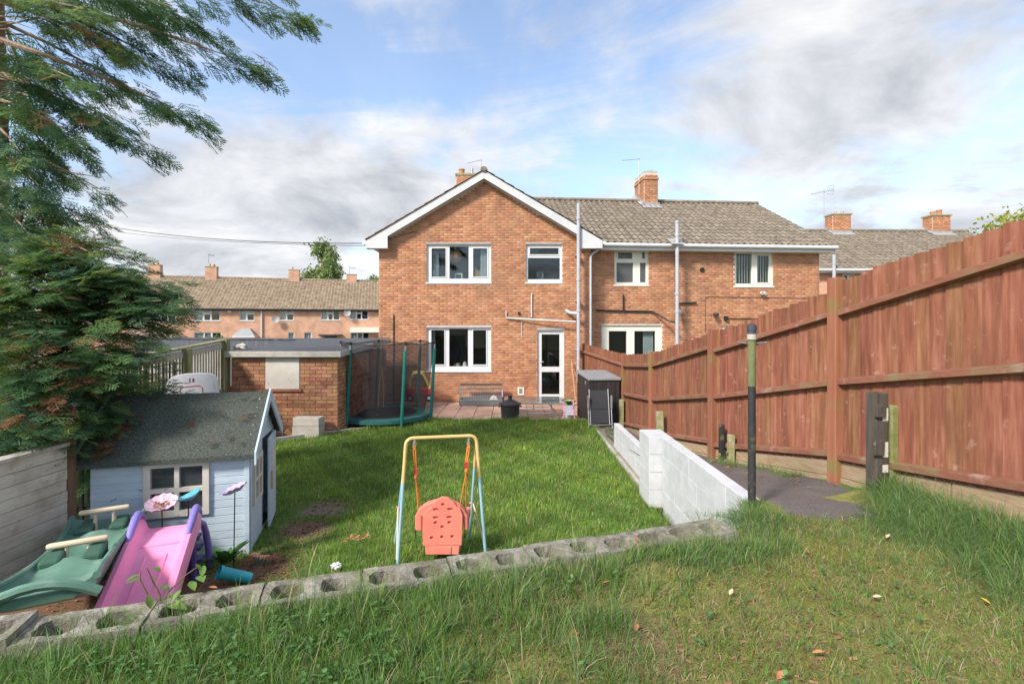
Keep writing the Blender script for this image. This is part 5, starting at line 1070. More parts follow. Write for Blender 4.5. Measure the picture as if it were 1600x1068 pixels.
for y in (-.07, .07): MB().tube([(SLL*q_, y, .56-.43*q_**1.05+.001) for q_ in np.linspace(.24, .88, 9)], .008, 6).build('chute_rib', MT['pink'], sl, True, smooth=True)
MB().box(.12, .15, -.135, .135, .49, .512, Matrix.Identity(4)).build('chute_step', MT['pink'], sl, True, bevel=.006)
for k, (x, z) in enumerate(((-.21, .42), (-.28, .30), (-.34, .17))): MB().box(x-.05, x+.07, -.205, .205, z-.03, z).build('step', MT['deep_purple'], sl, True, bevel=.01)
MB().box(-.17, -.13, -.18, .18, .06, .46).build('back_panel', MT['deep_purple'], sl, True)
# ------------------------------------------------------------------ green rocker
Fa, Ne = Vector((-3.56, 4.32, 0)), Vector((-2.68, 2.74, 0)); dv = (Ne-Fa).xy; RL = dv.length; dv.normalize(); lat = Vector((-dv.y, dv.x))
RM = Matrix(((dv.x, lat.x, 0, Fa.x), (dv.y, lat.y, 0, Fa.y), (0, 0, 1, .22), (0, 0, 0, 1)))
rk = thing('rocker_toy', 'faded green plastic rocker with two beige handlebars', 'rocker', M=RM)
V = []; n_ = 30; prof = [(-1, -.0), (-1.06, .045), (-1.0, .06), (-.88, .035), (-.55, .0), (-.2, .0), (.2, .0), (.55, .0), (.88, .035), (1.0, .06), (1.06, .045), (1, 0), (.6, -.16), (-.6, -.16)]
for i in range(n_+1):
    t = i/n_; u = 2*t-1; w = .20+.06*abs(u)**2.2; zc = .25+.19*t+.07*u*u
    bump = .085*math.exp(-((u-.28)/.17)**2)+.085*math.exp(-((u+.42)/.16)**2)
    for a, b in prof:
        dome = bump*max(0, 1-(a/.8)**2) if b >= 0 else 0
        V.append((RL*t, a*w, zc+b+dome if b >= 0 else zc-.20+.12*abs(u)**1.5*1.2))
m_ = len(prof); mesh_obj('body', V, [(i*m_+k, (i+1)*m_+k, (i+1)*m_+(k+1) % m_, i*m_+(k+1) % m_) for i in range(n_) for k in range(m_)]+[tuple(range(m_)), tuple(n_*m_+k for k in range(m_))[::-1]], MT['green_pl'], rk, True, smooth=True)
for s in (-1, 1):
    e = []
    for i in range(n_+1):
        t = i/n_; u = 2*t-1; w = .20+.06*abs(u)**2.2; e.append((RL*t, s*w*1.02, .25+.19*t+.07*u*u+.052))
    MB().tube(e, .022, 8).build('side_rim', MT['green_pl'], rk, True, smooth=True)
for t0 in (.02, .46):
    for s in (-.5, .5): MB().prism([(RL*(t0+.05), s*.22-.045), (RL*(t0+.20), s*.22-.06), (RL*(t0+.20), s*.22+.06), (RL*(t0+.05), s*.22+.045)], .27+.19*t0, .345+.19*t0+.035, 'z').build('foot_well', mat('green with recess shade', [(.05, .12, .085)], .6), rk, True, bevel=.02)  # solid blocks; their darker green stands in for the shade inside foot wells
MB().tube([(RL*1.0, y, .25+.26+.05-.1*(abs(y)/.28)**2) for y in np.linspace(-.28, .28, 9)], .03, 8).build('end_lip', MT['green_pl'], rk, True, smooth=True)
for t, z in ((.13, .47), (.56, .50)):
    ho = MB().tube([(RL*t, -.165, z), (RL*t, -.15, z), (RL*t, .15, z), (RL*t, .165, z)], [.016, .022, .022, .016], 12).build('handlebar', MT['beige'], rk, True, smooth=True)
    for s in (-.06, .06): MB().tube([(RL*t, s, z-.02), (RL*t, s, z-.06), (RL*t, s*1.2, z-.17)], [.012, .012, .03], 8).build('handle_stem', MT['green_pl' if s > 9 else 'beige'], ho, True, smooth=True)
# ------------------------------------------------------------------ dish flowers on stakes
for nm, lab, (u, v), (bu, bv), Y, rad, m_, tilt in (
    ('stake_dish', 'pink frilled dish on a thin stake holding brown debris', (253, 789), (255, 870), 4.15, .118, 'dish_pink', (16, 5)),
    ('stake_dish', 'teal leaf shaped dish on a thin stake in front of the window', (294, 778), (298, 868), 4.25, .125, 'dish_teal', (8, -20)),
    ('stake_dish', 'lilac frilled dish on a tall stake at the playhouse corner', (367, 766), (365, 868), 4.45, .115, 'dish_lilac', (4, -20))):
    p = PX(u, v, Y); q = PX(bu, bv, Y); gz_ = float(z_low(q.x, Y)); o = thing(nm, lab, 'garden ornament', (q.x, Y, gz_-.05), group='dishes on stakes')
    Mt = Matrix.Translation(p) @ Matrix.Rotation(R(tilt[0]), 4, 'X') @ Matrix.Rotation(R(tilt[1]), 4, 'Y'); V = []; n_ = 40; rr = [0, .25, .5, .75, 1.0, 1.0, .72, .4]
    for i, r_ in enumerate(rr):
        for k in range(n_):
            th = 2*math.pi*k/n_; wv = (math.sin(th*13)*.006*r_+.004*math.sin(th*4)) if m_ != 'dish_teal' else math.sin(th*2)*.012*r_
            e = .62 if m_ == 'dish_teal' else 1; z = .045*r_*r_+wv-(.006 if i >= 5 else 0)
            V.append(Mt @ Vector((rad*r_*math.cos(th), rad*r_*math.sin(th)*e, z-.01)))
    mesh_obj('dish', V, [(i*n_+k, i*n_+(k+1) % n_, (i+1)*n_+(k+1) % n_, (i+1)*n_+k) for i in range(len(rr)-1) for k in range(n_)], MT[m_], o, smooth=True)
    MB().tube([p-Vector((0, 0, .014)), Vector((q.x, Y, gz_-.05))], .0048, 7).build('stake', MT['black'], o, smooth=True)
    if m_ == 'dish_pink':
        cr_ = MB()
        for k in range(16): a = random.uniform(0, 6.3); r_ = random.uniform(0, .07); cr_.box(-.012, .012, -.006, .006, 0, .008, Mt @ Matrix.Translation((r_*math.cos(a), r_*math.sin(a), .012)) @ Matrix.Rotation(a*3, 4, 'Z'))
        cr_.build('debris', MT['dead'], o)
# turquoise tube, toy flowers, scrap
p = PX(366, 902, 4.1); tq = tag(MB().lathe([(.001, -.14), (.045, -.135), (.05, .10), (.055, .105), (.055, .13), (.047, .13), (.04, -.10)], 18).build('beaker', MT['turq'], smooth=True), 'turquoise plastic beaker lying in the mulch behind the block wall', 'beaker')
tq.location = (p.x, 4.1, float(z_low(p.x, 4.1))+.075); tq.rotation_euler = (R(62), 0, R(-52))
fo = thing('plastic_posy', 'pink and yellow plastic flower posy lying by the playhouse corner', 'flowers', (PX(408, 873, 4.55).x, 4.55, .02))
for k in range(11):
    a = random.uniform(0, 6.3); x, y = random.uniform(-.10, .10), random.uniform(-.05, .05); z = random.uniform(.03, .08); b = MB()
    for q in range(5): th = q*1.257+a; b.add([(x, y, z), (x+.022*math.cos(th-.4), y+.022*math.sin(th-.4), z+.012), (x+.03*math.cos(th), y+.03*math.sin(th), z+.01), (x+.022*math.cos(th+.4), y+.022*math.sin(th+.4), z+.012)], [(0, 1, 2, 3)])
    b.build('flower', MT['yellow'] if k in (2, 6, 9) else (MT['red'] if k in (4, 8) else mat('petal pink', [(.70, .25, .28)], .6)), fo, True); MB().tube([(x, y, z), (x*.6, y*.6, -.02)], .003, 5).build('stem', MT['teal'], fo, True)
p = PX(525, 877, 4.45); so_ = bmesh.new(); bmesh.ops.create_icosphere(so_, subdivisions=3, radius=.05)
for v_ in so_.verts: v_.co = Vector((v_.co.x, v_.co.y*.7, v_.co.z*.6))*(1+.35*math.sin(v_.co.x*130)*math.cos(v_.co.y*110+v_.co.z*90))
me_ = bpy.data.meshes.new('plastic_scrap'); so_.to_mesh(me_); so_.free(); me_.materials.append(MT['white']); o = bpy.data.objects.new('plastic_scrap', me_); C.objects.link(o); o.location = (p.x, 4.45, .05); tag(o, 'crumpled white plastic scrap lying in the grass by the bare patch', 'litter')
# ------------------------------------------------------------------ trampoline
TC = Vector((-2.89, 11.1, 0)); TZ, TR = .255, 1.03
tr_ = thing('trampoline', 'small round trampoline with teal pads and a dark safety net', 'trampoline', TC)
MB().lathe([(.001, TZ), (.72, TZ), (.72, TZ-.012), (.001, TZ-.012)], 48).build('jump_mat', MT['mat_fabric'], tr_, True)
MB().lathe([(.72, TZ+.014), (.76, TZ+.022), (.96, TZ+.022), (TR, TZ+.008), (TR+.005, TZ-.07), (TR-.015, TZ-.07), (TR-.02, TZ-.005), (.73, TZ+.001)], 60, close=True).build('safety_pad', MT['pad'], tr_, True, smooth=True)
lg = MB()
for a, b, c in ((-.17, -.16, .08), (-.06, -.165, .05), (.01, -.16, .07), (.10, -.155, .09)): lg.box(a, a+c, b-.02, b+.005, TZ+.0005, TZ+.002)
lg.build('mat_print', MT['steel'], tr_, True)
tl_ = Vector((.10, -.02, 0)); tops = []; pol = [(188, 0), (236, 0), (302, 0), (352, 0), (60, 0), (118, 0)]
for a, _ in pol:
    c, s = math.cos(R(a)), math.sin(R(a)); b = Vector(((TR+.035)*c, (TR+.035)*s, -.02)); t = Vector(((TR+.035)*c, (TR+.035)*s, 1.86))+tl_; m0 = b+(t-b)*.10; m1 = b+(t-b)*.93; tops.append((t, c, s))
    po_ = MB().tube([b, m0], .02, 10).tube([m1, t], .018, 10).build('pole', MT['steel'], tr_, True, smooth=True)
    MB().tube([m0-(t-b)*.0, m1], .036, 12).build('pole_sleeve', MT['teal'], po_, True, smooth=True); MB().lathe([(.001, -.03), (.028, -.03), (.03, .03), (.001, .05)], 10, Matrix.Translation(t)).build('pole_cap', MT['black'], po_, True, smooth=True)
V = []; n_ = 72; m_ = 9; rp = []
def net_r(th, k):
    near = min(abs((math.degrees(th)-a+180) % 360-180) for a, _ in pol)/30; return near
for k in range(m_+1):
    t = k/m_
    for i in range(n_):
        th = 2*math.pi*i/n_; w = min(1, net_r(th, k)); r_ = (.99-.30*math.sin(math.pi*min(1, t*1.0))*.28-.05*w*t) if t > 0 else .86
        r_ = .88+(.12*t**.6)-.07*w*t+.05*t; zz = TZ+.02+(1.60-.05*w)*t; V.append((r_*math.cos(th)+tl_.x*t, r_*math.sin(th)+tl_.y*t, zz))
ne = mesh_obj('safety_net', V, [(k*n_+i, k*n_+(i+1) % n_, (k+1)*n_+(i+1) % n_, (k+1)*n_+i) for k in range(m_) for i in range(n_)], MT['net'], tr_, True, smooth=True, keepn=True)
rim = [Vector(V[m_*n_+i]) for i in range(n_)]+[Vector(V[m_*n_])]; MB().tube(rim, .010, 6).build('net_cord', MT['black'], tr_, True, smooth=True)
for t, c, s in tops: MB().tube([t-Vector((0, 0, .02)), Vector((.98*c+tl_.x, .98*s+tl_.y, TZ+1.61))], .008, 6).build('net_tie', MT['black'], tr_, True)
for k in range(6):
    a = R(30+60*k); MB().tube([(.95*math.cos(a), .95*math.sin(a), TZ-.04), (.97*math.cos(a), .97*math.sin(a), -.06)], .018, 8).build('leg', MT['steel'], tr_, True, smooth=True)
zc = TZ+1.60
ro = thing('skipping_rope', 'yellow skipping rope hanging from a black cord inside the trampoline net', 'rope', TC+Vector((-.08, .55, .6)))
a = PX(598, 540, 11.65); b = PX(597.5, 574, 11.65); MB().tube([a, b], .010, 6).build('cord', MT['black'], ro)
MB().tube([PX(590.5, 638, 11.65), PX(592.5, 600, 11.65), b, PX(599, 600, 11.65), PX(599, 636, 11.65)], .012, 7).build('rope', MT['yrope'], ro, smooth=True)
# ------------------------------------------------------------------ ride-on toy car by the house wall
cm = thing('toy_car', 'red ride-on toy car with a yellow roof behind the trampoline net', 'toy car', PX(655, 627, 13.3)+Vector((0, .1, .02)), R(6))
MB().prism([(-.36, .12), (.34, .10), (.38, .18), (.37, .30), (.24, .36), (-.10, .36), (-.30, .40), (-.38, .34)], -.20, .20, 'y').build('body', MT['red'], cm, True, bevel=.04)
for s in (-1, 1):
    for pts in ([(-.27, s*.17, .36), (-.26, s*.16, .58), (-.16, s*.15, .74), (-.02, s*.15, .78)], [(.27, s*.17, .34), (.20, s*.16, .55), (.10, s*.15, .73), (-.02, s*.15, .78)]): MB().tube(pts, .035, 8).build('roof_pillar', MT['yellow'], cm, True, smooth=True)
    for x in (-.24, .26):
        w = MB().tube([(x, s*.19, .09), (x, s*.235, .09)], .09, 18).build('wheel', MT['black'], cm, True, smooth=True); MB().tube([(x, s*.236, .09), (x, s*.243, .09)], .045, 14).build('hub', MT['white'], w, True)
MB().box(-.20, .14, -.17, .17, .755, .80).build('roof', MT['yellow'], cm, True, bevel=.03); MB().tube([(.16, -.1, .40), (.13, 0, .46), (.16, .1, .40)], .015, 6).build('steering_wheel', MT['black'], cm, True)
# ------------------------------------------------------------------ cage, bin, table, storage box, chair
cgp = PX(752, 632, 13.75); cg = thing('pet_cage', 'low wire pet cage with a grey tray against the house wall', 'cage', (cgp.x, 13.75, .02))
tb = MB()
for c in rect_minus(-.60, .60, -.27, .27, [(-.58, .58, -.25, .25)]): tb.box(c[0], c[1], c[2], c[3], .005, .16)
tb.box(-.579, .579, -.249, .249, .005, .02); tb.build('tray', mat('grey tray', [(.12, .125, .13), (.16, .165, .17)], .5), cg, True)
wz = MB()
for i in range(25):
    x = -.585+1.17*i/24
    for y in (-.26, .26): wz.tube([(x, y, .16), (x, y, .53)], .0035, 4, cap=False)
    if i % 3 == 0: wz.tube([(x, -.26, .53), (x, .26, .53)], .0035, 4, cap=False)
for z in (.165, .28, .41, .53):
    for y in (-.262, .262): wz.tube([(-.585, y, z), (.585, y, z)], .004, 4, cap=False)
    for x in (-.585, .585): wz.tube([(x, -.26, z), (x, .26, z)], .004, 4, cap=False)
for i in range(9):
    for x in (-.585, .585): wz.tube([(x, -.26+.065*i, .16), (x, -.26+.065*i, .53)], .0035, 4, cap=False)
w_o = wz.build('wire_bars', MT['wire'], cg, True); w_o['kind'] = 'stuff'
MB().box(-.59, .59, -.02, .27, .532, .56).build('lid', MT['dark_wood'], cg, True)
MB().box(.585, .62, -.30, -.22, .25, .45).build('water_bottle', MT['dish_lilac'], cg, True, bevel=.01)
ho = thing('pet_shelter', 'white arched plastic shelter inside the wire pet cage', 'pet shelter', (cgp.x+.36, 13.65, .045)); V = []
MB().prism([(-.12, 0), (-.12, .12), (-.08, .20), (0, .24), (.08, .20), (.12, .12), (.12, 0), (.07, 0), (.07, .10), (0, .15), (-.07, .10), (-.07, 0)], -.1, .1, 'y').build('shell', MT['white'], ho, True, bevel=.008)
bp = PX(797, 656, 11.35); bn = thing('dustbin', 'dark grey lidded dustbin at the edge of the lawn', 'bin', (bp.x, 11.35, .03))
MB().lathe([(.001, 0), (.185, 0), (.20, .05), (.225, .36), (.24, .365), (.24, .385), (.215, .385), (.19, .06), (.001, .03)], 28).build('body', MT['charcoal'], bn, True, smooth=True)
lo = MB().lathe([(.001, .50), (.05, .495), (.12, .465), (.22, .415), (.262, .405), (.268, .385), (.255, .37), (.25, .387), (.2, .39), (.001, .44)], 28).build('lid', MT['charcoal'], bn, True, smooth=True)
MB().lathe([(.001, .501), (.045, .501), (.045, .56), (.055, .565), (.05, .585), (.001, .588)], 14).build('lid_knob', MT['charcoal'], lo, True, smooth=True)
for s in (-1, 1): MB().tube([(s*.235, -.05, .33), (s*.275, 0, .33), (s*.235, .05, .33)], .012, 6).build('handle', MT['charcoal'], bn, True)
gt_ = thing('glass_table', 'low glass topped table with thin grey legs on the patio', 'table', (.52, 12.1, .02))
tz_ = .375; MB().box(-.70, .70, -.55, .55, tz_, tz_+.010).build('glass_top', MT['table_glass'], gt_, True)
fr2 = MB()
for c in rect_minus(-.715, .715, -.565, .565, [(-.69, .69, -.54, .54)]): fr2.box(c[0], c[1], c[2], c[3], tz_-.022, tz_-.002)
fr2.build('rim', MT['steel'], gt_, True)
for x, y in ((-.6, -.45), (.6, -.45), (-.6, .45), (.6, .45)):
    MB().tube([(x*.72, y, tz_-.02), (x*.70, y, .22), (x, y*1.05, 0)], .014, 8).build('leg', MT['steel'], gt_, True, smooth=True)
for y in (-.45, .45): MB().tube([(-.43, y, .2), (.43, y, .2)], .011, 8).tube([(0, y, .2), (0, y, tz_-.02)], .011, 8).tube([(-.43, y, .13), (.43, y, .13)], .008, 8).build('stretcher', MT['steel'], gt_, True, smooth=True)
sb = thing('storage_box', 'dark plastic storage box with a sloping grey lid by the fence', 'storage box', (1.71, 10.75, .03), R(4.6))
BW, BD, BH = .685, 1.25, 1.0
for i in range(7): MB().box(BW*i/7+.003, BW*(i+1)/7-.003, 0, .02, 0, BH-.005).build('panel', MT['box_board'], sb, True, bevel=.003)
for i in range(9): MB().box(-.0, .02, .022+(BD-.04)*i/9+.003, .022+(BD-.04)*(i+1)/9-.003, 0, BH+.04*i/9).build('panel', MT['box_board'], sb, True, bevel=.003)
MB().box(.021, BW-.02, .021, BD-.02, 0, BH-.02).box(BW-.019, BW, .021, BD, 0, BH).box(0, BW-.02, BD-.018, BD, 0, BH).build('core', MT['dark'], sb, True)
lz = lambda y: BH+.05+.05*y; lv = [(-.03, -.03, lz(0)-.05), (BW+.03, -.03, lz(0)-.05), (BW+.03, BD+.02, lz(BD)-.05), (-.03, BD+.02, lz(BD)-.05)]; lv += [(a, b, c+.055) for a, b, c in lv]
lo = MB().add(lv, [(0, 3, 2, 1), (4, 5, 6, 7), (0, 1, 5, 4), (1, 2, 6, 5), (2, 3, 7, 6), (3, 0, 4, 7)]).build('lid', MT['box_lid'], sb, True, bevel=.012)
for k in range(4): x = .08+k*.145; MB().add([(x, .05, lz(.05)+.006), (x+.09, .05, lz(.05)+.006), (x+.09, BD-.08, lz(BD-.08)+.006), (x, BD-.08, lz(BD-.08)+.006), (x+.01, .06, lz(.05)+.014), (x+.08, .06, lz(.05)+.014), (x+.08, BD-.09, lz(BD-.08)+.014), (x+.01, BD-.09, lz(BD-.08)+.014)], [(4, 5, 6, 7), (0, 1, 5, 4), (1, 2, 6, 5), (2, 3, 7, 6), (3, 0, 4, 7)]).build('lid_rib', MT['box_lid'], lo, True)
MB().box(-.02, -.002, .28, .36, .88, .95).build('latch', MT['steel'], sb, True, bevel=.005)
fc = thing('folding_chair', 'folded garden chair with charcoal sling leaning on the storage box', 'chair', (PX(938, 668, 10.35).x, 10.35, .05), R(3))
hw = .25
MB().tube([(-hw+.045, .0, .07), (-hw+.045, .17, .82), ], .012, 8).tube([(hw-.045, .0, .07), (hw-.045, .17, .82)], .012, 8).build('back_frame', MT['steel'], fc, True, smooth=True)
for a, b in ((.12, .40), (.41, .80)): MB().add([(-hw+.05, .0+.17*(a-.07)/.75-.008, a), (hw-.05, .17*(a-.07)/.75-.008, a), (hw-.05, .17*(b-.07)/.75-.008, b), (-hw+.05, .17*(b-.07)/.75-.008, b), (-hw+.05, .17*(a-.07)/.75, a), (hw-.05, .17*(a-.07)/.75, a), (hw-.05, .17*(b-.07)/.75, b), (-hw+.05, .17*(b-.07)/.75, b)], [(0, 1, 2, 3), (4, 5, 6, 7), (0, 1, 5, 4), (2, 3, 7, 6)]).build('sling', MT['sling'], fc, True)
for s in (-1, 1): MB().tube([(s*hw, -.04, .0), (s*hw, .10, .68)], .013, 8).build('leg', MT['steel'], fc, True, smooth=True); MB().box(s*hw-.018, s*hw+.018, .02, .06, .42, .70).build('armrest', MT['box_lid'], fc, True, bevel=.006)
MB().tube([(-hw, -.04, .01), (hw, -.04, .01)], .012, 8).tube([(-hw, -.03, .09), (hw, -.03, .09)], .010, 8).build('cross_bar', MT['steel'], fc, True, smooth=True)
# clutter between the table and the storage box
bk_ = thing('white_pot', 'white plastic pot holding a green leafy plant beside the glass table', 'plant pot', (PX(889, 640, 11.6).x, 11.6, .02))
MB().lathe([(.001, 0), (.085, 0), (.115, .30), (.125, .305), (.125, .32), (.105, .32), (.08, .02)], 18).build('pot', MT['white'], bk_, True, smooth=True)
lf = MB()
for k in range(16):
    a = random.uniform(0, 6.3); r_ = random.uniform(.05, .16); z = random.uniform(.36, .50); lf.add([(0, 0, .3), (r_*math.cos(a-.35), r_*math.sin(a-.35), z), (1.5*r_*math.cos(a)-.05, 1.5*r_*math.sin(a), z-.01), (r_*math.cos(a+.35), r_*math.sin(a+.35), z)], [(0, 1, 2, 3)])
lf.build('leaves', mat('pot plant leaf', [(.06, .20, .03), (.12, .28, .05)], .5), bk_, True)
tp = thing('toy_pushchair', 'pink and white toy pushchair standing by the table leg', 'toy', (PX(889, 655, 11.3).x, 11.3, .02))
for s in (-1, 1):
    MB().tube([(s*.12, -.1, .05), (s*.12, .05, .22), (s*.12, .16, .46)], .011, 7).build('frame', MT['pink'], tp, True, smooth=True)
    for y in (-.1, .12): MB().tube([(s*.13, y, .045), (s*.15, y, .045)], .045, 12).build('wheel', MT['white'], tp, True, smooth=True)
    MB().tube([(s*.12, .12, .05), (s*.12, -.02, .24)], .01, 7).build('frame', MT['pink'], tp, True, smooth=True)
MB().box(-.11, .11, -.06, .08, .15, .175).build('seat', MT['white'], tp, True, bevel=.008); MB().box(-.11, .11, .055, .075, .18, .36).build('backrest', mat('toy print', [(.65, .2, .35), (.7, .65, .68), (.15, .45, .5)], .7, 28), tp, True, bevel=.008)
MB().tube([(-.12, .16, .46), (.12, .16, .46)], .013, 7).build('handle', MT['white'], tp, True, smooth=True)
rk2 = thing('garden_rake', 'wooden handled garden rake leaning on the wall by the back door', 'rake', (PX(900, 628, 13.6).x, 13.6, .0))
q0, q1 = PX(900, 622, 13.6), PX(893, 564, 14.2); q0.z = .03; MB().tube([q0, q1], .014, 8).build('handle', MT['tan_wood'], rk2, smooth=True); MB().tube([q0+Vector((-.14, 0, .0)), q0+Vector((.14, 0, .0))], .012, 6).build('head', MT['rust_wood'], rk2)
for k in range(7): MB().tube([q0+Vector((-.13+.043*k, 0, 0)), q0+Vector((-.13+.043*k, -.05, -.03))], .004, 5).build('tine', MT['steel'], rk2)
# toy basketball backboard behind the playhouse
bbp = PX(301, 617, 7.3); bb = thing('basketball_stand', 'pale toy basketball backboard with a red target square above the playhouse', 'basketball hoop', (bbp.x, 7.3, .0), R(6))
hz = bbp.z; Wb, Hb = .385, .36
pts = [(-Wb+.02, -.25), (-Wb-.005, .0), (-Wb, .10), (-Wb+.05, .235), (-Wb+.12, .29), (-.1, .325), (.1, .335), (Wb-.13, .325), (Wb-.06, .29), (Wb-.02, .20), (Wb+.01, -.25)]
MB().prism([(a, b+hz-.0) for a, b in pts], -.02, .02, 'y').build('backboard', MT['backboard'], bb, True, bevel=.012)
pin = [(a*.88, (b-.03)*.90+.0+hz) for a, b in pts]; 
MB().prism(pin, -.0245, -.0205, 'y').build('board_panel', MT['backboard'], bb, True)
sq = [(-.165, -.13), (-.165, .09), (-.14, .125), (.11, .148), (.15, .12), (.17, -.13)]
MB().tube([(a, -.026, b+hz) for a, b in sq], .0085, 6, flat=.4).build('target_line', MT['ink_red'], bb, True, smooth=True)
em = MB().box(-.035, .035, -.0275, -.0255, hz+.20, hz+.255).build('crest', MT['ink_blue'], bb, True)
for k in range(3): MB().box(-.032, .032, -.0295, -.028, hz+.206+k*.017, hz+.213+k*.017).build('crest_bar', MT['ink_red'], em, True)
MB().box(-.012, .012, -.0305, -.0298, hz+.203, hz+.252).build('crest_bar', MT['white'], em, True)
MB().tube([(0, .05, .05), (0, .05, hz+.1)], .03, 10).build('pole', MT['black'], bb, True, smooth=True); MB().box(-.25, .25, -.15, .3, 0, .10).build('base', MT['charcoal'], bb, True, bevel=.03)
MB().tube([(.15*math.cos(k*.3927), -.20+.15*math.sin(k*.3927), hz-.16) for k in range(17)], .01, 6).build('hoop', MT['red'], bb, True, smooth=True)
# overhead wires
def wire(lab, pts, r=.012): o = MB().tube(pts, r, 5, cap=False).build('overhead_wire', MT['cable']); tag(o, lab, 'cable')
def sag(a, b, d, n=24): return [a+(b-a)*(i/n)-Vector((0, 0, d*4*(i/n)*(1-i/n))) for i in range(n+1)]
wire('black overhead cable sagging from the conifer to the gable', sag(PX(60, 330, 24), PX(574, 380, 14.05), .42))
wire('thin overhead wire above the far terrace roof', sag(PX(120, 352, 30), PX(574, 384, 14.1), .25), .008)
wire('short black cable running up the gable brickwork to a bracket', [PX(574, 380, 14.05), PX(600, 374, 14.22), PX(652, 360.5, 14.27)], .007)

# ------------------------------------------------------------------ foliage: conifers
def spray_template(seed=1):
    rg = np.random.default_rng(seed); Q = []
    def strip(p, d, L, w0, w1, n):
        d = d/np.linalg.norm(d); s = np.cross(d, n); s /= np.linalg.norm(s)+1e-9; Q.append([p-s*w0/2, p+s*w0/2, p+d*L+s*w1/2, p+d*L-s*w1/2])
    up = np.array([0, 0, 1.0])
    f = lambda t: np.array([t, .0, -.10*t*t])
    for k in range(5): a, b = f(k/5), f((k+1)/5); strip(a, b-a, np.linalg.norm(b-a), .03, .026, up)
    for k in range(11):
        t = .06+.9*k/11; l = .44*(1-t)**.8+.10; side = 1 if k % 2 else -1
        for sd in ((side,) if k % 3 else (1, -1)):
            an = R(rg.uniform(36, 56)); d = np.array([math.cos(an), sd*math.sin(an), rg.uniform(-.25, .1)]); p = f(t); nn = up+rg.normal(0, .3, 3); strip(p, d, l, .030, .012, nn)
            for q in (.35, .62, .85):
                for s2 in (1, -1):
                    a2 = an*sd+s2*R(rg.uniform(28, 48)); d2 = np.array([math.cos(a2), math.sin(a2), d[2]+rg.uniform(-.2, .15)]); strip(p+d*l*q, d2, l*.42*(1.15-q), .024, .008, up+rg.normal(0, .35, 3))
    return np.array(Q, np.float32)           # (K,4,3)
SPR = [spray_template(s) for s in (1, 2, 3)]
def spray_mesh(name, pos, dirs, scl, cols, m, parent):
    V = []; CC = []; pos = np.asarray(pos, np.float32); dirs = np.asarray(dirs, np.float32); n = len(pos); rg = np.random.default_rng(5)
    dirs = dirs/np.linalg.norm(dirs, axis=1, keepdims=True); up = np.array([0, 0, 1], np.float32)+rg.normal(0, .32, (n, 3)).astype(np.float32)
    ys = np.cross(up, dirs); ys /= np.linalg.norm(ys, axis=1, keepdims=True)+1e-6; zs = np.cross(dirs, ys); which = rg.integers(0, 3, n)
    for w in range(3):
        idx = np.nonzero(which == w)[0]; T = SPR[w]; K = len(T)
        P = T.reshape(1, K*4, 3)*scl[idx][:, None, None]
        X = P[..., 0:1]*dirs[idx][:, None]+P[..., 1:2]*ys[idx][:, None]+P[..., 2:3]*zs[idx][:, None]+pos[idx][:, None]
        V.append(X.reshape(-1, 3)); cj = cols[idx][:, None, :]*rg.uniform(.82, 1.2, (len(idx), K, 1)); CC.append(np.repeat(cj, 4, axis=1).reshape(-1, 3))
    V = np.concatenate(V); CC = np.concatenate(CC); F_ = len(V)//4
    return np_mesh(name, V, np.arange(len(V)), np.arange(0, len(V), 4), m, parent, CC, local=False)
GREENS = np.array([(.088, .18, .085), (.115, .225, .09), (.155, .275, .10), (.10, .20, .125), (.24, .33, .095), (.36, .20, .11)])
def limbs(list_, rg, per_m=26, spread=.42, sc=(.26, .42), probs=(.25, .28, .2, .17, .07, .03), droop=.35, start=.22):
    """list_: (base, tip, sag); returns wood tubes and sprays along each limb"""
    wood = MB(); P = []; D = []; S = []; K = []
    for b, t, sg in list_:
        b, t = np.array(b), np.array(t); L = np.linalg.norm(t-b); dirv = (t-b)/L; side = np.cross(dirv, (0, 0, 1)); side /= np.linalg.norm(side)+1e-6
        f = lambda q: b+(t-b)*q+np.array((0, 0, sg))*4*q*(1-q)*.5
        wood.tube([Vector(f(q)) for q in (0, .3, .6, .9)], [.009*L+.009, .006*L+.007, .004*L+.005, .004], 6)
        n = int(per_m*L); main = rg.choice(5, p=np.array(probs[:5])/sum(probs[:5]))
        for i in range(n):
            q = start+(1-start)*rg.random()**.85; w = spread*L*.5*(1-q)**.75+.03; s_ = rg.uniform(-1, 1); p = f(q)+side*s_*w*.55+np.array((0, 0, rg.normal(-.03, .06)-abs(s_)*w*.12))
            d = dirv*rg.uniform(.5, 1.0)+side*np.sign(s_)*rg.uniform(.1, .8)+np.array((0, 0, -droop*rg.uniform(.3, 1.3))); P.append(p); D.append(d); S.append(rg.uniform(*sc)*(1-.25*q)); K.append(5 if rg.random() < probs[5] else (main if rg.random() < .45 else rg.choice(5, p=np.array(probs[:5])/sum(probs[:5]))))
        for q in (.97, 1.0): P.append(f(q)); D.append(dirv+np.array((0, 0, -.1))); S.append(sc[0]*.9); K.append(main)
    return wood, P, D, np.array(S), GREENS[K]
rg = np.random.default_rng(21)
TX, TY_ = -5.90, 5.5
ct = thing('conifer_tree', 'tall conifer with drooping branches reaching over the garden', 'tree', (TX, TY_, .1))
tp_ = [(TX, TY_, -.1), (TX-.02, TY_, 1.5), (TX+.03, TY_+.02, 4), (TX, TY_, 7), (TX+.05, TY_, 11.3)]
MB().tube(tp_, [.18, .15, .125, .09, .02], 14).build('trunk', MT['bark'], ct, smooth=True)
ll = []
def tip(u, v, Y): return tuple(PX(u, v, Y))
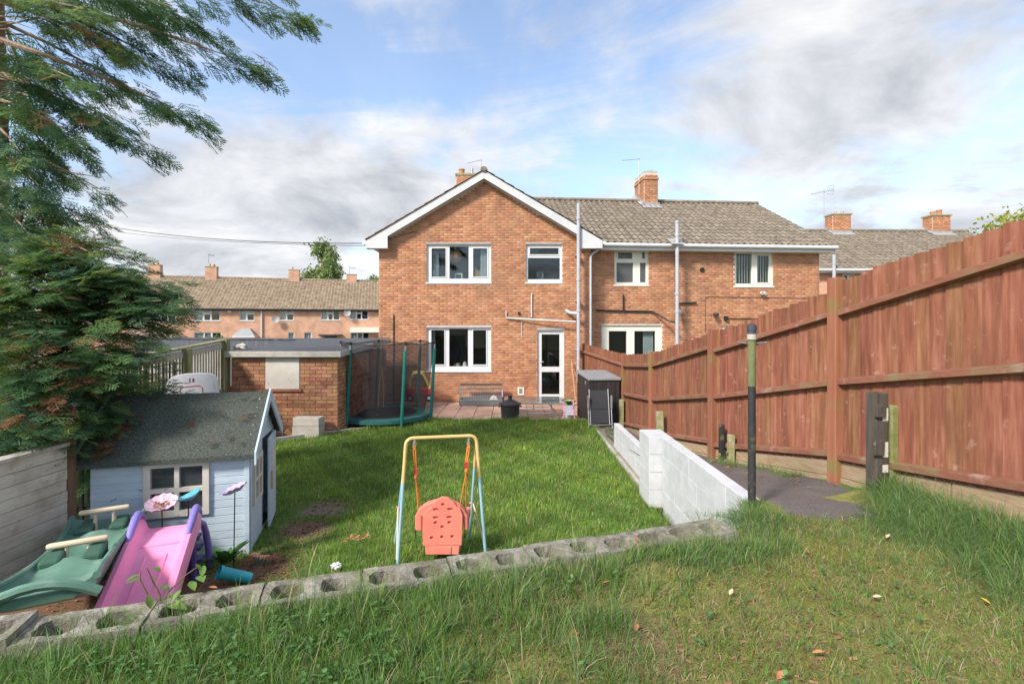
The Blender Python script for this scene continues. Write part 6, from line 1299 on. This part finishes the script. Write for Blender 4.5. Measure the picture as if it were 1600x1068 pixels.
for u, v, Y, rise in ((492, 30, 5.5, .55), (455, -25, 5.9, .5), (408, 106, 5.4, .62), (400, -70, 5.0, .5), (352, 62, 6.0, .6), (322, 192, 5.3, .75), (300, 120, 5.9, .6), (242, 240, 5.5, .75), (250, 165, 6.2, .5), (200, 200, 5.0, .6), (300, 20, 5.0, .5),
                      (172, 305, 5.6, .45), (150, 255, 6.2, .5), (120, 215, 4.9, .5), (215, 90, 5.2, .6), (250, 40, 6.4, .5), (130, 130, 4.7, .5), (150, 20, 4.6, .5), (165, 350, 5.7, .2), (70, 300, 5.0, .5), (95, 345, 5.3, .45), (60, 385, 5.1, .5), (120, 375, 5.5, .4), (40, 250, 4.9, .5), (140, 405, 5.3, .35), (90, 250, 6.0, .5), (85, 425, 5.0, .6)):
    t = Vector(tip(u, v, Y)); b = Vector((TX, TY_, t.z+rise+.12*(t-Vector((TX, TY_, t.z))).length)); ll.append((tuple(b), tuple(t), .10))
for k in range(9):
    a = rg.uniform(1.1, 2*math.pi-1.7); z = rg.uniform(5.0, 11); L = (11.8-z)*.30+.5; a2 = a+.3
    ll.append(((TX, TY_, z), (TX+L*math.cos(a2), TY_+L*math.sin(a2), z-.35*L), .1))
wood, P, D, S, K = limbs(ll, rg, 33, .46, (.25, .44))
wood.build('branches', MT['bark'], ct)['kind'] = 'stuff'; spray_mesh('crown', P, D, S, K, MT['leafattr'], ct)
# thin dead twigs near the trunk
tw = MB()
for k in range(26):
    z = rg.uniform(2.8, 5.8); a = rg.uniform(-.9, .9); L = rg.uniform(.4, 1.4); tw.tube([(TX, TY_, z), (TX+L*.5*math.cos(a), TY_+L*.5*math.sin(a), z+rg.uniform(-.1, .12)), (TX+L*math.cos(a), TY_+L*math.sin(a), z-rg.uniform(.05, .45))], [.011, .007, .003], 5)
tw.build('dead_twigs', MT['bark'], ct)['kind'] = 'stuff'
# bushy conifer below, hanging over the playhouse and the white fence
BX, BY2 = -4.75, 5.15
cb = thing('bushy_conifer', 'dense bushy conifer spilling over the playhouse roof and white fence', 'tree', (BX, BY2, .1))
MB().tube([(BX-.2, BY2, -.1), (BX-.1, BY2, 1.4), (BX, BY2, 3.1)], [.11, .08, .03], 10).build('trunk', MT['bark'], cb, smooth=True)
ll = []
for u, v, Y in ((288, 444, 5.2), (284, 466, 5.6), (280, 488, 5.0), (255, 515, 5.3), (245, 545, 4.9), (212, 566, 5.5), (200, 592, 4.8), (175, 640, 4.7), (160, 640, 5.0), (140, 655, 4.5), (225, 425, 5.4), (270, 470, 4.8), (245, 450, 5.0), (235, 500, 5.1), (200, 395, 5.2), (215, 470, 4.8), (250, 500, 5.8), (160, 380, 5.4), (120, 370, 5.0), (60, 385, 5.2), (20, 400, 4.9), (90, 375, 5.0), (140, 395, 4.9), (40, 415, 4.7), (110, 420, 4.7), (170, 430, 4.8), (75, 400, 4.8), (205, 440, 4.9), (120, 640, 4.35), (112, 660, 4.25), (100, 692, 4.3), (50, 704, 4.15), (12, 712, 4.05), (70, 670, 4.0), (25, 650, 3.95), (-30, 640, 3.9), (-20, 540, 4.0), (30, 590, 4.1), (80, 620, 4.2), (60, 520, 4.2), (110, 560, 4.3), (135, 590, 4.35), (40, 450, 4.4), (100, 470, 4.5), (150, 510, 4.5), (185, 560, 4.5), (165, 590, 4.5), (-40, 470, 4.2), (10, 690, 3.9)):
    t = Vector(tip(u, v, Y)); hd = (t-Vector((BX, BY2, t.z))).length; zb = min(3.0, max(.5, t.z+.05-.16*hd+rg.uniform(-.1, .2))); ll.append(((BX, BY2, zb), tuple(t), .14))
for k in range(34):
    a = rg.uniform(-2.6, .2); z = rg.uniform(1.2, 3.0); L = rg.uniform(.5, 1.2)*(1.2-.2*z); ll.append(((BX, BY2, z), (BX+L*math.cos(a), BY2+L*math.sin(a), z+rg.uniform(.0, .35)), .1))
for k in range(30):
    a = rg.uniform(.6, 2*math.pi-.2); z = rg.uniform(.7, 2.8); L = rg.uniform(.9, 1.5)*(1.15-.22*z*.9); ll.append(((BX, BY2, z), (BX+L*math.cos(a), BY2+L*math.sin(a), z+rg.uniform(-.1, .3)), .1))
wood, P, D, S, K = limbs(ll, rg, 37, .62, (.22, .38), (.17, .24, .24, .17, .13, .03), .28, .12)
wood.build('branches', MT['bark'], cb)['kind'] = 'stuff'
P = np.array(P); K = np.array(K); bs_ = [np.array(PX(*q)) for q in ((70, 600, 4.15), (60, 640, 4.1), (110, 395, 5), (20, 520, 4.2), (75, 560, 4.2), (120, 600, 4.3))]
for q in bs_: d = np.linalg.norm(P-q, axis=1); sel = (d < .17) & (rg.random(len(P)) < .5); K[sel] = np.array((.24, .125, .065))*rg.uniform(.7, 1.25, (sel.sum(), 1))
K[P[:, 0] < -4.4] *= np.array((1.35, 1.18, 1.0)); spray_mesh('crown', P, D, S, K, MT['leafattr'], cb)
# heap of dry fronds caught on the playhouse roof
rg = np.random.default_rng(3); Pd = []; Dd = []
for k in range(60):
    s_ = rg.normal(0, .10); t_ = rg.random(); q = PM @ Vector((-PW+.02+.25*t_*.5+abs(s_)*.4, -.08+.38*t_, PE-.05+.36*t_*.95+.05)); Pd.append(q); Dd.append((rg.normal(), rg.normal(), rg.normal(0, .25)))
for k in range(14):
    t_ = rg.random(); q = PM @ Vector((-PW*rg.random(), -.09+.55*t_, PE-.075+.5*t_+.03)); Pd.append(q); Dd.append((rg.normal(), rg.normal(), .1))
dp_ = spray_mesh('dry_fronds', Pd, Dd, rg.uniform(.08, .16, len(Pd)), np.array((.34, .19, .11))*rg.uniform(.6, 1.3, (len(Pd), 1)), MT['leafattr'], None); tag(dp_, 'heap of dry brown conifer fronds on the playhouse roof', 'debris', kind='stuff')

# ------------------------------------------------------------------ broadleaf trees far off
def broadleaf(name, label, cx, cy, z0, zc, rx, rz, n, ls, col, seed, conical=0.0, group=None):
    rg = np.random.default_rng(seed); o = thing(name, label, 'tree', (cx, cy, z0), group=group); nc = 46; cc = rg.normal(0, 1, (nc, 3)); cc /= np.linalg.norm(cc, axis=1, keepdims=True); cc *= rg.uniform(.35, .95, (nc, 1))**.6
    taper = 1-conical*np.clip((cc[:, 2:3]+1)/2, 0, 1); cc = cc*np.array((rx, rx, rz)); cc[:, :2] *= taper; br = rg.uniform(.65, 1.35, nc); w = rg.integers(0, nc, n)
    P = cc[w]+rg.normal(0, 1, (n, 3))*np.array((rx*.15, rx*.15, rz*.11)); a = rg.normal(0, 1, (n, 3)); a /= np.linalg.norm(a, axis=1, keepdims=True); b = np.cross(a, rg.normal(0, 1, (n, 3))); b /= np.linalg.norm(b, axis=1, keepdims=True); s_ = (ls*rg.uniform(.6, 1.3, (n, 1)))
    base = P+np.array((cx, cy, zc)); V = np.stack([base-a*s_*.5, base+b*s_*.3, base+a*s_*.5, base-b*s_*.3], 1).reshape(-1, 3); colr = np.array(col)*(br[w]*rg.uniform(.8, 1.2, n))[:, None]; colr *= 1+rg.normal(0, .06, (n, 3))
    np_mesh('crown', V, np.arange(4*n), np.arange(0, 4*n, 4), MT['leafattr'], o, np.repeat(colr, 4, 0), local=False)
    lm = MB().tube([(cx, cy, z0), (cx+.1, cy, (z0+zc)/2), (cx, cy, zc+rz*.5)], [rx*.11, rx*.08, rx*.02], 8)
    for k in range(9): lm.tube([(cx, cy, zc-rz*.6+rz*.12*k), tuple(cc[k]*.8+np.array((cx, cy, zc)))], [rx*.035, rx*.01], 5)
    lm.build('trunk', MT['bark'], o)
broadleaf('broadleaf_tree', 'light green upright tree behind the far terrace roof', (502-800)*60/F, 60, -1.2, 8.3, 2.7, 4.4, 6500, .40, (.22, .29, .11), 4, .35)
broadleaf('broadleaf_tree', 'small pale tree low behind the end of the far terrace roof', (588-800)*62/F, 62, -1.2, 6.6, 2.4, 2.0, 2200, .40, (.24, .30, .15), 9)
broadleaf('broadleaf_tree', 'yellow green tree rising behind the top of the boarded fence', (1630-800)*26/F, 26, -.5, 6.6, 3.3, 2.3, 5200, .26, (.33, .35, .07), 6)
broadleaf('broadleaf_shrub', 'yellow green shrub between the slatted fence and the far houses', (330-800)*19/F, 19, -.3, 1.15, .9, .9, 1500, .10, (.20, .24, .04), 8)

# ------------------------------------------------------------------ sapling, dock plants
def leaf_blade(b, base, d, L, w, fold=.15, curl=-.15):
    d = Vector(d).normalized(); s = d.cross(Vector((0, 0, 1))); s = s.normalized() if s.length > .01 else Vector((1, 0, 0)); nn = s.cross(d)
    q = [(0, .0), (.2, .62), (.45, 1), (.72, .72), (1, 0)]; vs = []
    for t, ww in q:
        c = Vector(base)+d*L*t+nn*(curl*L*t*t); vs += [c-s*w*ww/2+nn*fold*w*ww, c, c+s*w*ww/2+nn*fold*w*ww]
    b.add(vs, [f for i in range(4) for f in ((3*i, 3*i+1, 3*i+4, 3*i+3), (3*i+1, 3*i+2, 3*i+5, 3*i+4))])
lm1 = mat('sapling leaf', [(.10, .20, .04), (.20, .30, .07)], .5, 7, trans=.25, rnd=.2, hue=.02); lm2 = mat('dock leaf', [(.05, .16, .03), (.10, .24, .05)], .5, 9, trans=.2, rnd=.15)
sp1 = thing('sapling', 'young sapling with pale green leaves growing from the block wall', 'plant', PX(248, 962, 2.25)); base = PX(248, 962, 2.25)
tipm = PX(229, 886, 2.22); MB().tube([base, PX(250, 930, 2.24), PX(240, 910, 2.24), tipm], [.006, .005, .004, .002], 6).tube([base, PX(262, 925, 2.3), PX(290, 898, 2.34), PX(310, 884, 2.36)], [.005, .004, .003, .002], 6).tube([base, PX(219, 905, 2.2), PX(220, 890, 2.2)], [.004, .003, .002], 6).build('stem', MT['rust_wood'], sp1, smooth=True)
for x, y, L in [(830, 140, .05), (850, 165, .055), (910, 100, .04), (915, 150, .045), (955, 215, .055), (880, 262, .055), (1005, 255, .05), (1130, 180, .06), (1180, 150, .07), (1215, 85, .05), (1080, 230, .045), (885, 340, .10), (990, 330, .085), (760, 335, .06), (1110, 260, .05), (930, 390, .07), (1160, 80, .04)]:
    c = PX(x/3.81, 860+y/3.81, 2.25+random.uniform(-.06, .08)); b = MB(); leaf_blade(b, c, (random.uniform(-1, 1), random.uniform(-.9, .1), random.uniform(-.35, .1)), L*1.15, L*.62); b.build('leaf', lm1, sp1, smooth=True, keepn=True)
dk2 = thing('dock_plant', 'broad leaved dock plant beside the playhouse wall', 'plant', (PX(353, 872, 4.5).x, 4.5, .05))
for k in range(15):
    a = k*2.4; L = random.uniform(.16, .30); b = MB(); leaf_blade(b, (random.uniform(-.03, .03), random.uniform(-.03, .03), 0), (math.cos(a), math.sin(a)*.7-.1, random.uniform(.5, 1.6)), L, L*.36, .1, -.25); b.build('leaf', lm2, dk2, True, smooth=True, keepn=True)
wd2 = thing('ivy_weed', 'small leafy weed at the foot of the second fence post', 'plant', (2.48, 5.95, .5))
for k in range(46): b = MB() if k == 0 else b; leaf_blade(b, (random.uniform(-.13, .16), random.uniform(-.12, .1), random.uniform(0, .25)*random.random()), (random.uniform(-1, 1), random.uniform(-1, .3), random.uniform(-.2, .6)), .05, .035)
b.build('leaves', mat('yellowing weed leaf', [(.16, .20, .05), (.28, .25, .08)], .6, 30, trans=.2), wd2, True, smooth=True, keepn=True)

# ------------------------------------------------------------------ grass
def blades(name, P, H, Wd, lean, col, label, cat='grass', seg=2, bend=1.0):
    """grass blades that taper and arch over in the direction they lean"""
    n = len(P); rg = np.random.default_rng(len(P)); a = rg.uniform(0, math.pi, n); w = np.stack([np.cos(a), np.sin(a), np.zeros(n)], 1)*Wd[:, None]*.5; up = np.array((0, 0, 1.0))
    ln = np.concatenate([lean, np.zeros((n, 1))], 1); l2 = np.clip((lean**2).sum(1), 0, 1.1); rows = []
    for k in range(seg+1):
        t = k/seg; hz = H*(t*np.sqrt(np.clip(1-.5*l2, .1, 1))-.55*l2*t**2.4*bend); c = P+up*np.maximum(hz, .004*t)[:, None]+ln*(H*t**1.5)[:, None]
        if k < seg: q = (1-.75*t**1.5); rows += [c-w*q, c+w*q] if k % 2 == 0 or True else []
        else: rows.append(c)
    m = len(rows); V = np.stack(rows, 1).reshape(-1, 3); k0 = np.arange(n)*m; L = []; st = []; off = 0
    for k in range(seg-1): L += [k0+2*k, k0+2*k+1, k0+2*k+3, k0+2*k+2]; st.append(off); off += 4
    L += [k0+2*seg-2, k0+2*seg-1, k0+2*seg]; st.append(off); off += 3
    L = np.stack(L, 1).ravel(); st = np.stack([np.arange(n)*off+s_ for s_ in st], 1).ravel()
    o = np_mesh(name, V, L, st, MT['grassattr'], None, np.repeat(col, m, 0)); o['kind'] = 'stuff'; o['label'] = label; o['category'] = cat; return o
def pick(rg, n, cols, pr): c = np.array(cols)[rg.choice(len(cols), n, p=np.array(pr)/sum(pr))]; return c*rg.uniform(.75, 1.25, (n, 1))*(1+rg.normal(0, .06, (n, 3)))
FRESH = [(.15, .285, .05), (.195, .34, .055), (.14, .26, .08), (.26, .36, .075), (.48, .42, .22)]
def patchmask(x, y, lst):
    m_ = np.ones(len(x))
    for px_, py_, r_ in lst: d = np.hypot(x-px_, y-py_)+.22*r_*np.sin(x*9+y*7)+.15*r_*np.cos(x*17-y*13); m_ *= np.clip((d-r_*.75)/(r_*.4), 0.03, 1)
    return m_
rg = np.random.default_rng(44); N = 185000
x = rg.uniform(-4.5, 1.74, N); y = rg.uniform(3.2, 11.0, N); ok = (y < y_back(x)-.02) & (y > y_wall(x)+.06); 
BARE = [(-2.3, 5.35, .36), (-2.3, 5.95, .32), (-2.7, 3.6, .9), (-2.3, 4.5, .36), (-3.6, 3.4, .9), (1.25, 9.6, .22)]
dens = patchmask(x, y, BARE)*np.where(y < 4.3, .45, 1)*np.clip(.78+.35*wnoise(x, y, 1.3, 4), .35, 1)
lx = (Vector((0, 0)), ); c8, s8 = math.cos(R(15)), math.sin(R(15)); lxx = (x+2.6)*c8+(y-4.8)*s8; lyy = -(x+2.6)*s8+(y-4.8)*c8
ok &= ~((lxx > -1.5) & (lxx < .02) & (lyy > 0) & (lyy < 1.16)) & (rg.random(N) < dens); x, y = x[ok], y[ok]; n = len(x)
yel = np.clip(.5+.8*wnoise(x, y, .8, 9), 0, 1)[:, None]; col = pick(rg, n, FRESH, (3, 4, 2, 2.6, 1.1))*(1+.30*yel*np.array((1, .55, .1)))*np.clip(1+.30*wnoise(x, y, 1.9, 7)+.2*wnoise(x, y, 4.3, 1), .65, 1.4)[:, None]; H = rg.uniform(.03, .085, n)*(1+.5*wnoise(x, y, 2.1, 3))*(1+.5*(rg.random(n) < .07))*np.where(y > 10.4, 1.35, 1)
blades('grass', np.stack([x, y, z_low(x, y)-.005], 1), H, rg.uniform(.005, .0105, n)*np.clip(y/6.5, .8, 1.4), rg.normal(0, .36, (n, 2)), col, 'green mown grass of the lower lawn')
# rough upper lawn: moss and short sparse blades, straw, then tufts
N = 430000; x = rg.uniform(-2.9, 3.4, N); y = .9+2.9*rg.random(N)**.8
ok = (np.abs(x) < 1.15*y+.3) & (y < np.interp(x, [-9, 1.36, 1.46, 1.82, 1.9, 4], [-9*.3227+2.573, 1.36*.3227+2.573, 3.2, 3.6, 3.86, 3.86])) & ~((x > 1.85) & (y > 3.47) & (x < 2.62)); x, y = x[ok], y[ok]; n = len(x)
left = ss(.5, -.5, x-.25*(y-2.4)+.3*wnoise(x, y, 1.2, 6)); mossy = np.clip(.5+.9*wnoise(x, y, 2.0, 12), 0, 1); keep = rg.random(n) < np.clip(.40+.55*left+.25*mossy, 0, 1)*np.clip(.75+.5*wnoise(x, y, 3.1, 2), .25, 1); x, y, left, mossy = x[keep], y[keep], left[keep], mossy[keep]; n = len(x)
kind = rg.random(n); col = np.where((kind < .50*(1-.55*left))[:, None], pick(rg, n, [(.31, .35, .06), (.38, .40, .075), (.25, .31, .055)], (1, 1, 1)), np.where((kind > 1-.24*(1-.75*left))[:, None], pick(rg, n, [(.36, .28, .15), (.28, .19, .10), (.42, .35, .22)], (1, 1, 1)), pick(rg, n, [(.12, .27, .04), (.15, .31, .05), (.12, .25, .10), (.19, .33, .055)], (1, 1, 1, 1))))
H = np.where(kind < .50*(1-.55*left), rg.uniform(.008, .024, n), np.where(kind > 1-.24*(1-.75*left), rg.uniform(.03, .08, n), rg.uniform(.02, .06, n)+.055*left*rg.random(n))); lean = rg.normal(0, .42, (n, 2)); lean[kind > 1-.24*(1-.75*left)] *= 2.0
blades('moss_turf', np.stack([x, y, z_up(x, y)-.004], 1), H, rg.uniform(.0022, .0055, n), np.clip(lean, -1, 1), col, 'mossy straw flecked turf of the upper lawn')
n = 75000; x = rg.uniform(-2.6, 3.3, n); y = .95+2.75*rg.random(n)**.8; ok = (np.abs(x) < 1.1*y+.2) & (y < np.interp(x, [-9, 1.36, 1.46, 1.82, 1.9, 4], [-9*.3227+2.55, 2.99, 3.18, 3.55, 3.85, 3.85])) & ~((x > 1.85) & (y > 3.47) & (x < 2.62)) & (rg.random(n) < np.clip(.6+.7*wnoise(x, y, 2.6, 21), .1, 1)); x, y = x[ok], y[ok]; n = len(x); a = rg.uniform(0, 2*math.pi, n)
blades('thatch', np.stack([x, y, z_up(x, y)+.002], 1), rg.uniform(.02, .06, n), rg.uniform(.0018, .0045, n), np.stack([np.cos(a), np.sin(a)], 1)*rg.uniform(.85, 1.05, (n, 1)), pick(rg, n, [(.42, .34, .18), (.30, .21, .12), (.48, .41, .26), (.22, .15, .09), (.26, .30, .08)], (3, 1.5, 2, 1, 5)), 'dry thatch lying flat in the upper lawn')
def tufts(cent, nb, hh, rad, colset, pr, name, label, zf, lean0=(0, 0), sp=.6, w=(.0018, .0042), cat='grass'):
    cent = np.array(cent); k = np.repeat(np.arange(len(cent)), nb); n = len(k); a = rg.uniform(0, 2*math.pi, n); r_ = rad*np.sqrt(rg.random(n)); x = cent[k, 0]+r_*np.cos(a); y = cent[k, 1]+r_*np.sin(a)
    sc_ = cent[k, 2] if cent.shape[1] > 2 else 1; H = rg.uniform(hh[0], hh[1], n)*sc_; lean = np.stack([np.cos(a), np.sin(a)], 1)*(sp*1.5*rg.random(n)**.7)[:, None]+rg.normal(0, .2, (n, 2))+np.array(lean0); tc_ = rg.uniform(.8, 1.2, len(cent))[k][:, None]
    blades(name, np.stack([x, y, zf(x, y)-.005], 1), H, rg.uniform(*w, n), np.clip(lean, -1.05, 1.05), pick(rg, n, colset, pr)*tc_, label, cat, 4, 1.25)
TC1 = [(.14, .25, .06), (.18, .31, .07), (.16, .27, .12), (.23, .33, .09), (.44, .38, .22)]
cent = []
for k in range(250):
    xx = rg.uniform(-2.7, .55); yy_ = y_wall(xx)-.27-abs(rg.normal(0, .34)); 
    if yy_ > .9: cent.append((xx, yy_, rg.uniform(.6, 1.25)))
for k in range(190): xx = rg.uniform(-2.0, .1); yy_ = rg.uniform(1.3, 2.2); cent.append((xx, yy_, rg.uniform(.4, 1.0)))
for k in range(60): xx = rg.uniform(.5, 1.75); yy_ = min(y_wall(xx)-.24, 3.3)-abs(rg.normal(0, .10)); cent.append((xx, yy_, rg.uniform(.45, .95)))
for u, v in ((600, 1040), (560, 985), (690, 1000), (720, 930), (480, 930), (860, 925), (905, 890), (380, 1010), (1010, 935), (820, 940), (930, 975), (270, 1000), (150, 1020), (620, 960), (1420, 1010), (1450, 1045)):
    g3 = GX(u, v, .87); cent.append((g3.x, g3.y, rg.uniform(1.0, 1.35)))
for k in range(260): xx = rg.uniform(.1, 2.6); yy_ = rg.uniform(1.5, 3.4); cent.append((xx, min(yy_, float(y_upend(xx))-.1), rg.uniform(.16, .48)))
tufts(cent, 46, (.05, .20), .05, TC1, (3, 4, 3, 2, 1.4), 'grass_tufts', 'long tufted grass along the near side of the block wall', z_up)
cent = []
for k in range(300):
    yy_ = rg.uniform(2.45, 4.15); xf = float(x_fence(yy_)); xx = xf-.12-abs(rg.normal(0, .33)); 
    if xx > float(np.interp(yy_, [2.4, 3.3, 3.5, 3.7, 4.2], [2.2, 2.35, 2.62, 2.80, 2.97])): cent.append((xx, yy_, rg.uniform(.7, 1.2)))
for k in range(60): yy_ = rg.uniform(3.1, 3.5); xx = rg.uniform(1.3, 2.75); cent.append((xx, yy_, rg.uniform(.15, .42)))
for k in range(70): xx = rg.uniform(.9, 1.8); cent.append((xx, float(np.interp(xx, [.9, 1.36, 1.82], [2.85, 3.02, 3.58]))-rg.uniform(.0, .25), rg.uniform(.25, .6)))
for k in range(26): a = rg.uniform(0, 6.3); cent.append((1.72+.15*math.cos(a)*rg.random()**.5, 3.42+.12*math.sin(a)*rg.random()**.5, rg.uniform(.4, .85)))
tufts(cent, 60, (.09, .22), .09, [(.15, .26, .08), (.19, .31, .085), (.17, .28, .14), (.23, .33, .09), (.42, .38, .22)], (3, 4, 3, 2, .6), 'bank_grass', 'long flopped grass on the bank below the tall fence', lambda x, y: np.where(y > 3.9, z_path(y)+.05, z_up(x, y)), (-.45, -.22), .8)
cent = []
for k in range(34): yy_ = rg.uniform(4.7, 5.9); cent.append((float(x_fence(yy_))-.08-.22*rg.random()**1.5, yy_, rg.uniform(.5, 1.0)))
for k in range(16): cent.append((1.80+rg.uniform(-.02, .1), rg.uniform(3.5, 3.8), rg.uniform(.3, .6)))
tufts(cent, 46, (.07, .19), .06, TC1, (3, 4, 2, 3, 1.5), 'path_grass', 'grass tufts growing along the fence side of the tarmac path', lambda x, y: z_path(y)+.01)
cent = [(1.74+rg.normal(0, .02), yy_, rg.uniform(.5, 1.1)) for yy_ in rg.uniform(5.5, 10.9, 60)]+[(1.62+rg.uniform(-.1, .1), yy_, rg.uniform(.6, 1.2)) for yy_ in rg.uniform(5.2, 6.6, 40)]+[(rg.uniform(-1.85, 1.66), 10.92+rg.normal(0, .03), rg.uniform(.6, 1.3)) for k in range(120)]+[(-1.55+rg.normal(0, .12), 4.75+rg.normal(0, .12), rg.uniform(.8, 1.5)) for k in range(12)]+[(1.98+rg.normal(0, .02), yy_, rg.uniform(.3, .7)) for yy_ in rg.uniform(7, 10.2, 26)]
cent += [(xx, float(y_wall(xx))+.10+abs(rg.normal(0, .1)), rg.uniform(.6, 1.2)) for xx in rg.uniform(-1.6, 1.3, 60)]
tufts(cent, 40, (.06, .16), .05, FRESH, (3, 4, 2, 2, .6), 'edge_grass', 'uncut grass along the edges of the lower lawn', lambda x, y: z_low(x, y)+.01)
cent = []
while len(cent) < 230:
    xx, yy_ = rg.uniform(-4.2, 1.65), rg.uniform(4.4, 10.9)
    if yy_ < y_back(xx)-.1 and patchmask(np.array([xx]), np.array([yy_]), BARE)[0] > .8 and not (-4.2 < xx < -2.45 and yy_ < 6.4): cent.append((xx, yy_, rg.uniform(.5, 1.25)))
tufts(cent, 60, (.05, .105), .10, [(.11, .23, .06), (.15, .26, .12), (.20, .34, .06), (.31, .40, .10), (.48, .42, .24)], (2, 3, 2, 2, 2), 'lawn_clumps', 'darker and paler clumps of grass in the lower lawn', z_low, sp=.5, w=(.004, .009))
# straggling grass out of the wall cores
cent = [(c.x+rg.normal(0, .02), c.y+rg.normal(0, .02), rg.uniform(.4, 1.0)) for c in CORES if rg.random() < .75]
tufts(cent, 26, (.06, .15), .05, TC1, (2, 3, 2, 2, 2), 'core_grass', 'grass sprouting from the open cores of the block wall', lambda x, y: np.full(len(x), .89))
# leafy weeds in the near grass
rg = np.random.default_rng(77); wb_ = MB()
for k in range(270):
    u, v = (rg.uniform(0, 620), rg.uniform(985, 1090)) if k < 235 else (rg.uniform(600, 1500), rg.uniform(900, 1090)); g3 = GX(u, v, .86)
    if g3.y > float(y_wall(g3.x))-.26: continue
    z = float(z_up(g3.x, g3.y)); nl = rg.integers(3, 6)
    for q in range(nl): a = rg.uniform(0, 6.3); leaf_blade(wb_, (g3.x, g3.y, z+rg.uniform(.01, .07)), (math.cos(a), math.sin(a), rg.uniform(-.1, .7)), rg.uniform(.015, .036), rg.uniform(.010, .022))
o = wb_.build('weed_leaves', mat('weed leaf', [(.07, .17, .05), (.12, .24, .07)], .55, 12, trans=.2, rnd=.25, hue=.015), smooth=True, keepn=True); tag(o, 'small broad leaved weeds among the rough grass', 'weeds', kind='stuff')
# leaf litter
lt_ = MB()
for k in range(4020):
    if k < 1500: g3 = GX(rg.uniform(600, 1500), rg.uniform(880, 1100), .86); z = float(z_up(g3.x, g3.y))
    elif k < 3900: g3 = Vector((rg.normal(-2.25, .22), rg.uniform(4.2, 6.4), 0)) if k % 3 else Vector((rg.uniform(-3.3, -1.9), rg.uniform(3.0, 4.8), 0)); z = float(z_low(g3.x, g3.y))
    else: g3 = Vector((rg.uniform(2.2, 3.0), rg.uniform(4.2, 5.6), 0)); z = float(z_path(g3.y))+.04
    if k < 1500 and (g3.y > float(y_wall(g3.x))-.25 or k % 5 < 2): continue
    a = rg.uniform(0, 6.3); L = rg.uniform(.004, .016)*(1.2 if 1500 <= k < 3900 else 1); w = L*rg.uniform(.15, .4); c, s = math.cos(a), math.sin(a); h = rg.uniform(.004, .012); lt_.add([(g3.x-c*L-s*w, g3.y-s*L+c*w, z+h), (g3.x+c*L-s*w, g3.y+s*L+c*w, z+h*1.5), (g3.x+c*L+s*w, g3.y+s*L-c*w, z+h), (g3.x-c*L+s*w, g3.y-s*L-c*w, z+.003)], [(0, 1, 2, 3)])
o = lt_.build('leaf_litter', mat('leaf litter', [(.13, .065, .035), (.28, .15, .085)], .9, 9, rnd=.5, hue=.02), keepn=True); tag(o, 'brown scraps of dead leaf scattered over the ground', 'leaf litter', kind='stuff')
# single fallen leaves that can be told apart
FLM = [mat('fallen leaf orange', [(.42, .15, .07), (.50, .22, .11)], .8, 30), mat('fallen leaf pale', [(.52, .36, .24), (.58, .44, .32)], .8, 30), mat('fallen leaf yellow', [(.62, .38, .04)], .7)]
for u, v, L, mi, lab in ((996, 876, .075, 0, 'orange brown leaf standing upright against the block wall grass'), (940, 933, .06, 0, 'orange leaf flat in the moss below the wall'), (806, 910, .05, 1, 'pale curled leaf in the grass under the wall end'), (993, 985, .055, 0, 'rusty leaf in the middle of the straw patch'),
    (1362, 935, .055, 1, 'pale pink leaf lying on the mossy turf'), (1548, 943, .05, 2, 'bright yellow leaf on the turf under the bank'), (1385, 842, .06, 1, 'long pale leaf near the tarmac edge'), (1265, 868, .05, 0, 'orange leaf beside the small dark hole'), (1268, 1022, .06, 0, 'long brown leaf at the lower middle turf'), (905, 995, .05, 0, 'small red brown leaf left of the straw patch'),
    (340, 945, .05, 0, 'orange leaf caught at the foot of the block wall'), (410, 962, .05, 0, 'orange leaf on weeds below the block wall'), (1140, 935, .05, 1, 'thin buff leaf blade on the moss'), (1215, 1062, .06, 0, 'red leaf at the bottom of the turf'), (1100, 855, .05, 0, 'rusty leaf cluster under the clothes post')):
    g3 = GX(u, v, .875); b = MB(); L *= .8; leaf_blade(b, (0, 0, 0), (1, 0, .9 if u == 996 else .12), L, L*.55, .25, .25); o = b.build('fallen_leaf', FLM[mi], smooth=True, keepn=True); o.location = (g3.x, g3.y, float(z_up(g3.x, g3.y))+.03); o.rotation_euler = (random.uniform(-.3, .3), random.uniform(-.2, .2), random.uniform(0, 6.3)); tag(o, lab, 'leaf', 'fallen leaves on the turf')
cl_ = MB()
for k in range(26): leaf_blade(cl_, (random.gauss(0, .08), random.gauss(0, .05), random.uniform(.05, .085)), (random.uniform(-1, 1), random.uniform(-1, 1), random.uniform(-.2, .3)), .045, .025, .2, .2)
g3 = GX(556, 852, .03); o = cl_.build('leaf_clump', FLM[0], smooth=True, keepn=True); o.location = g3; tag(o, 'clump of orange dead leaves lying on the lower lawn', 'leaf litter', kind='stuff')
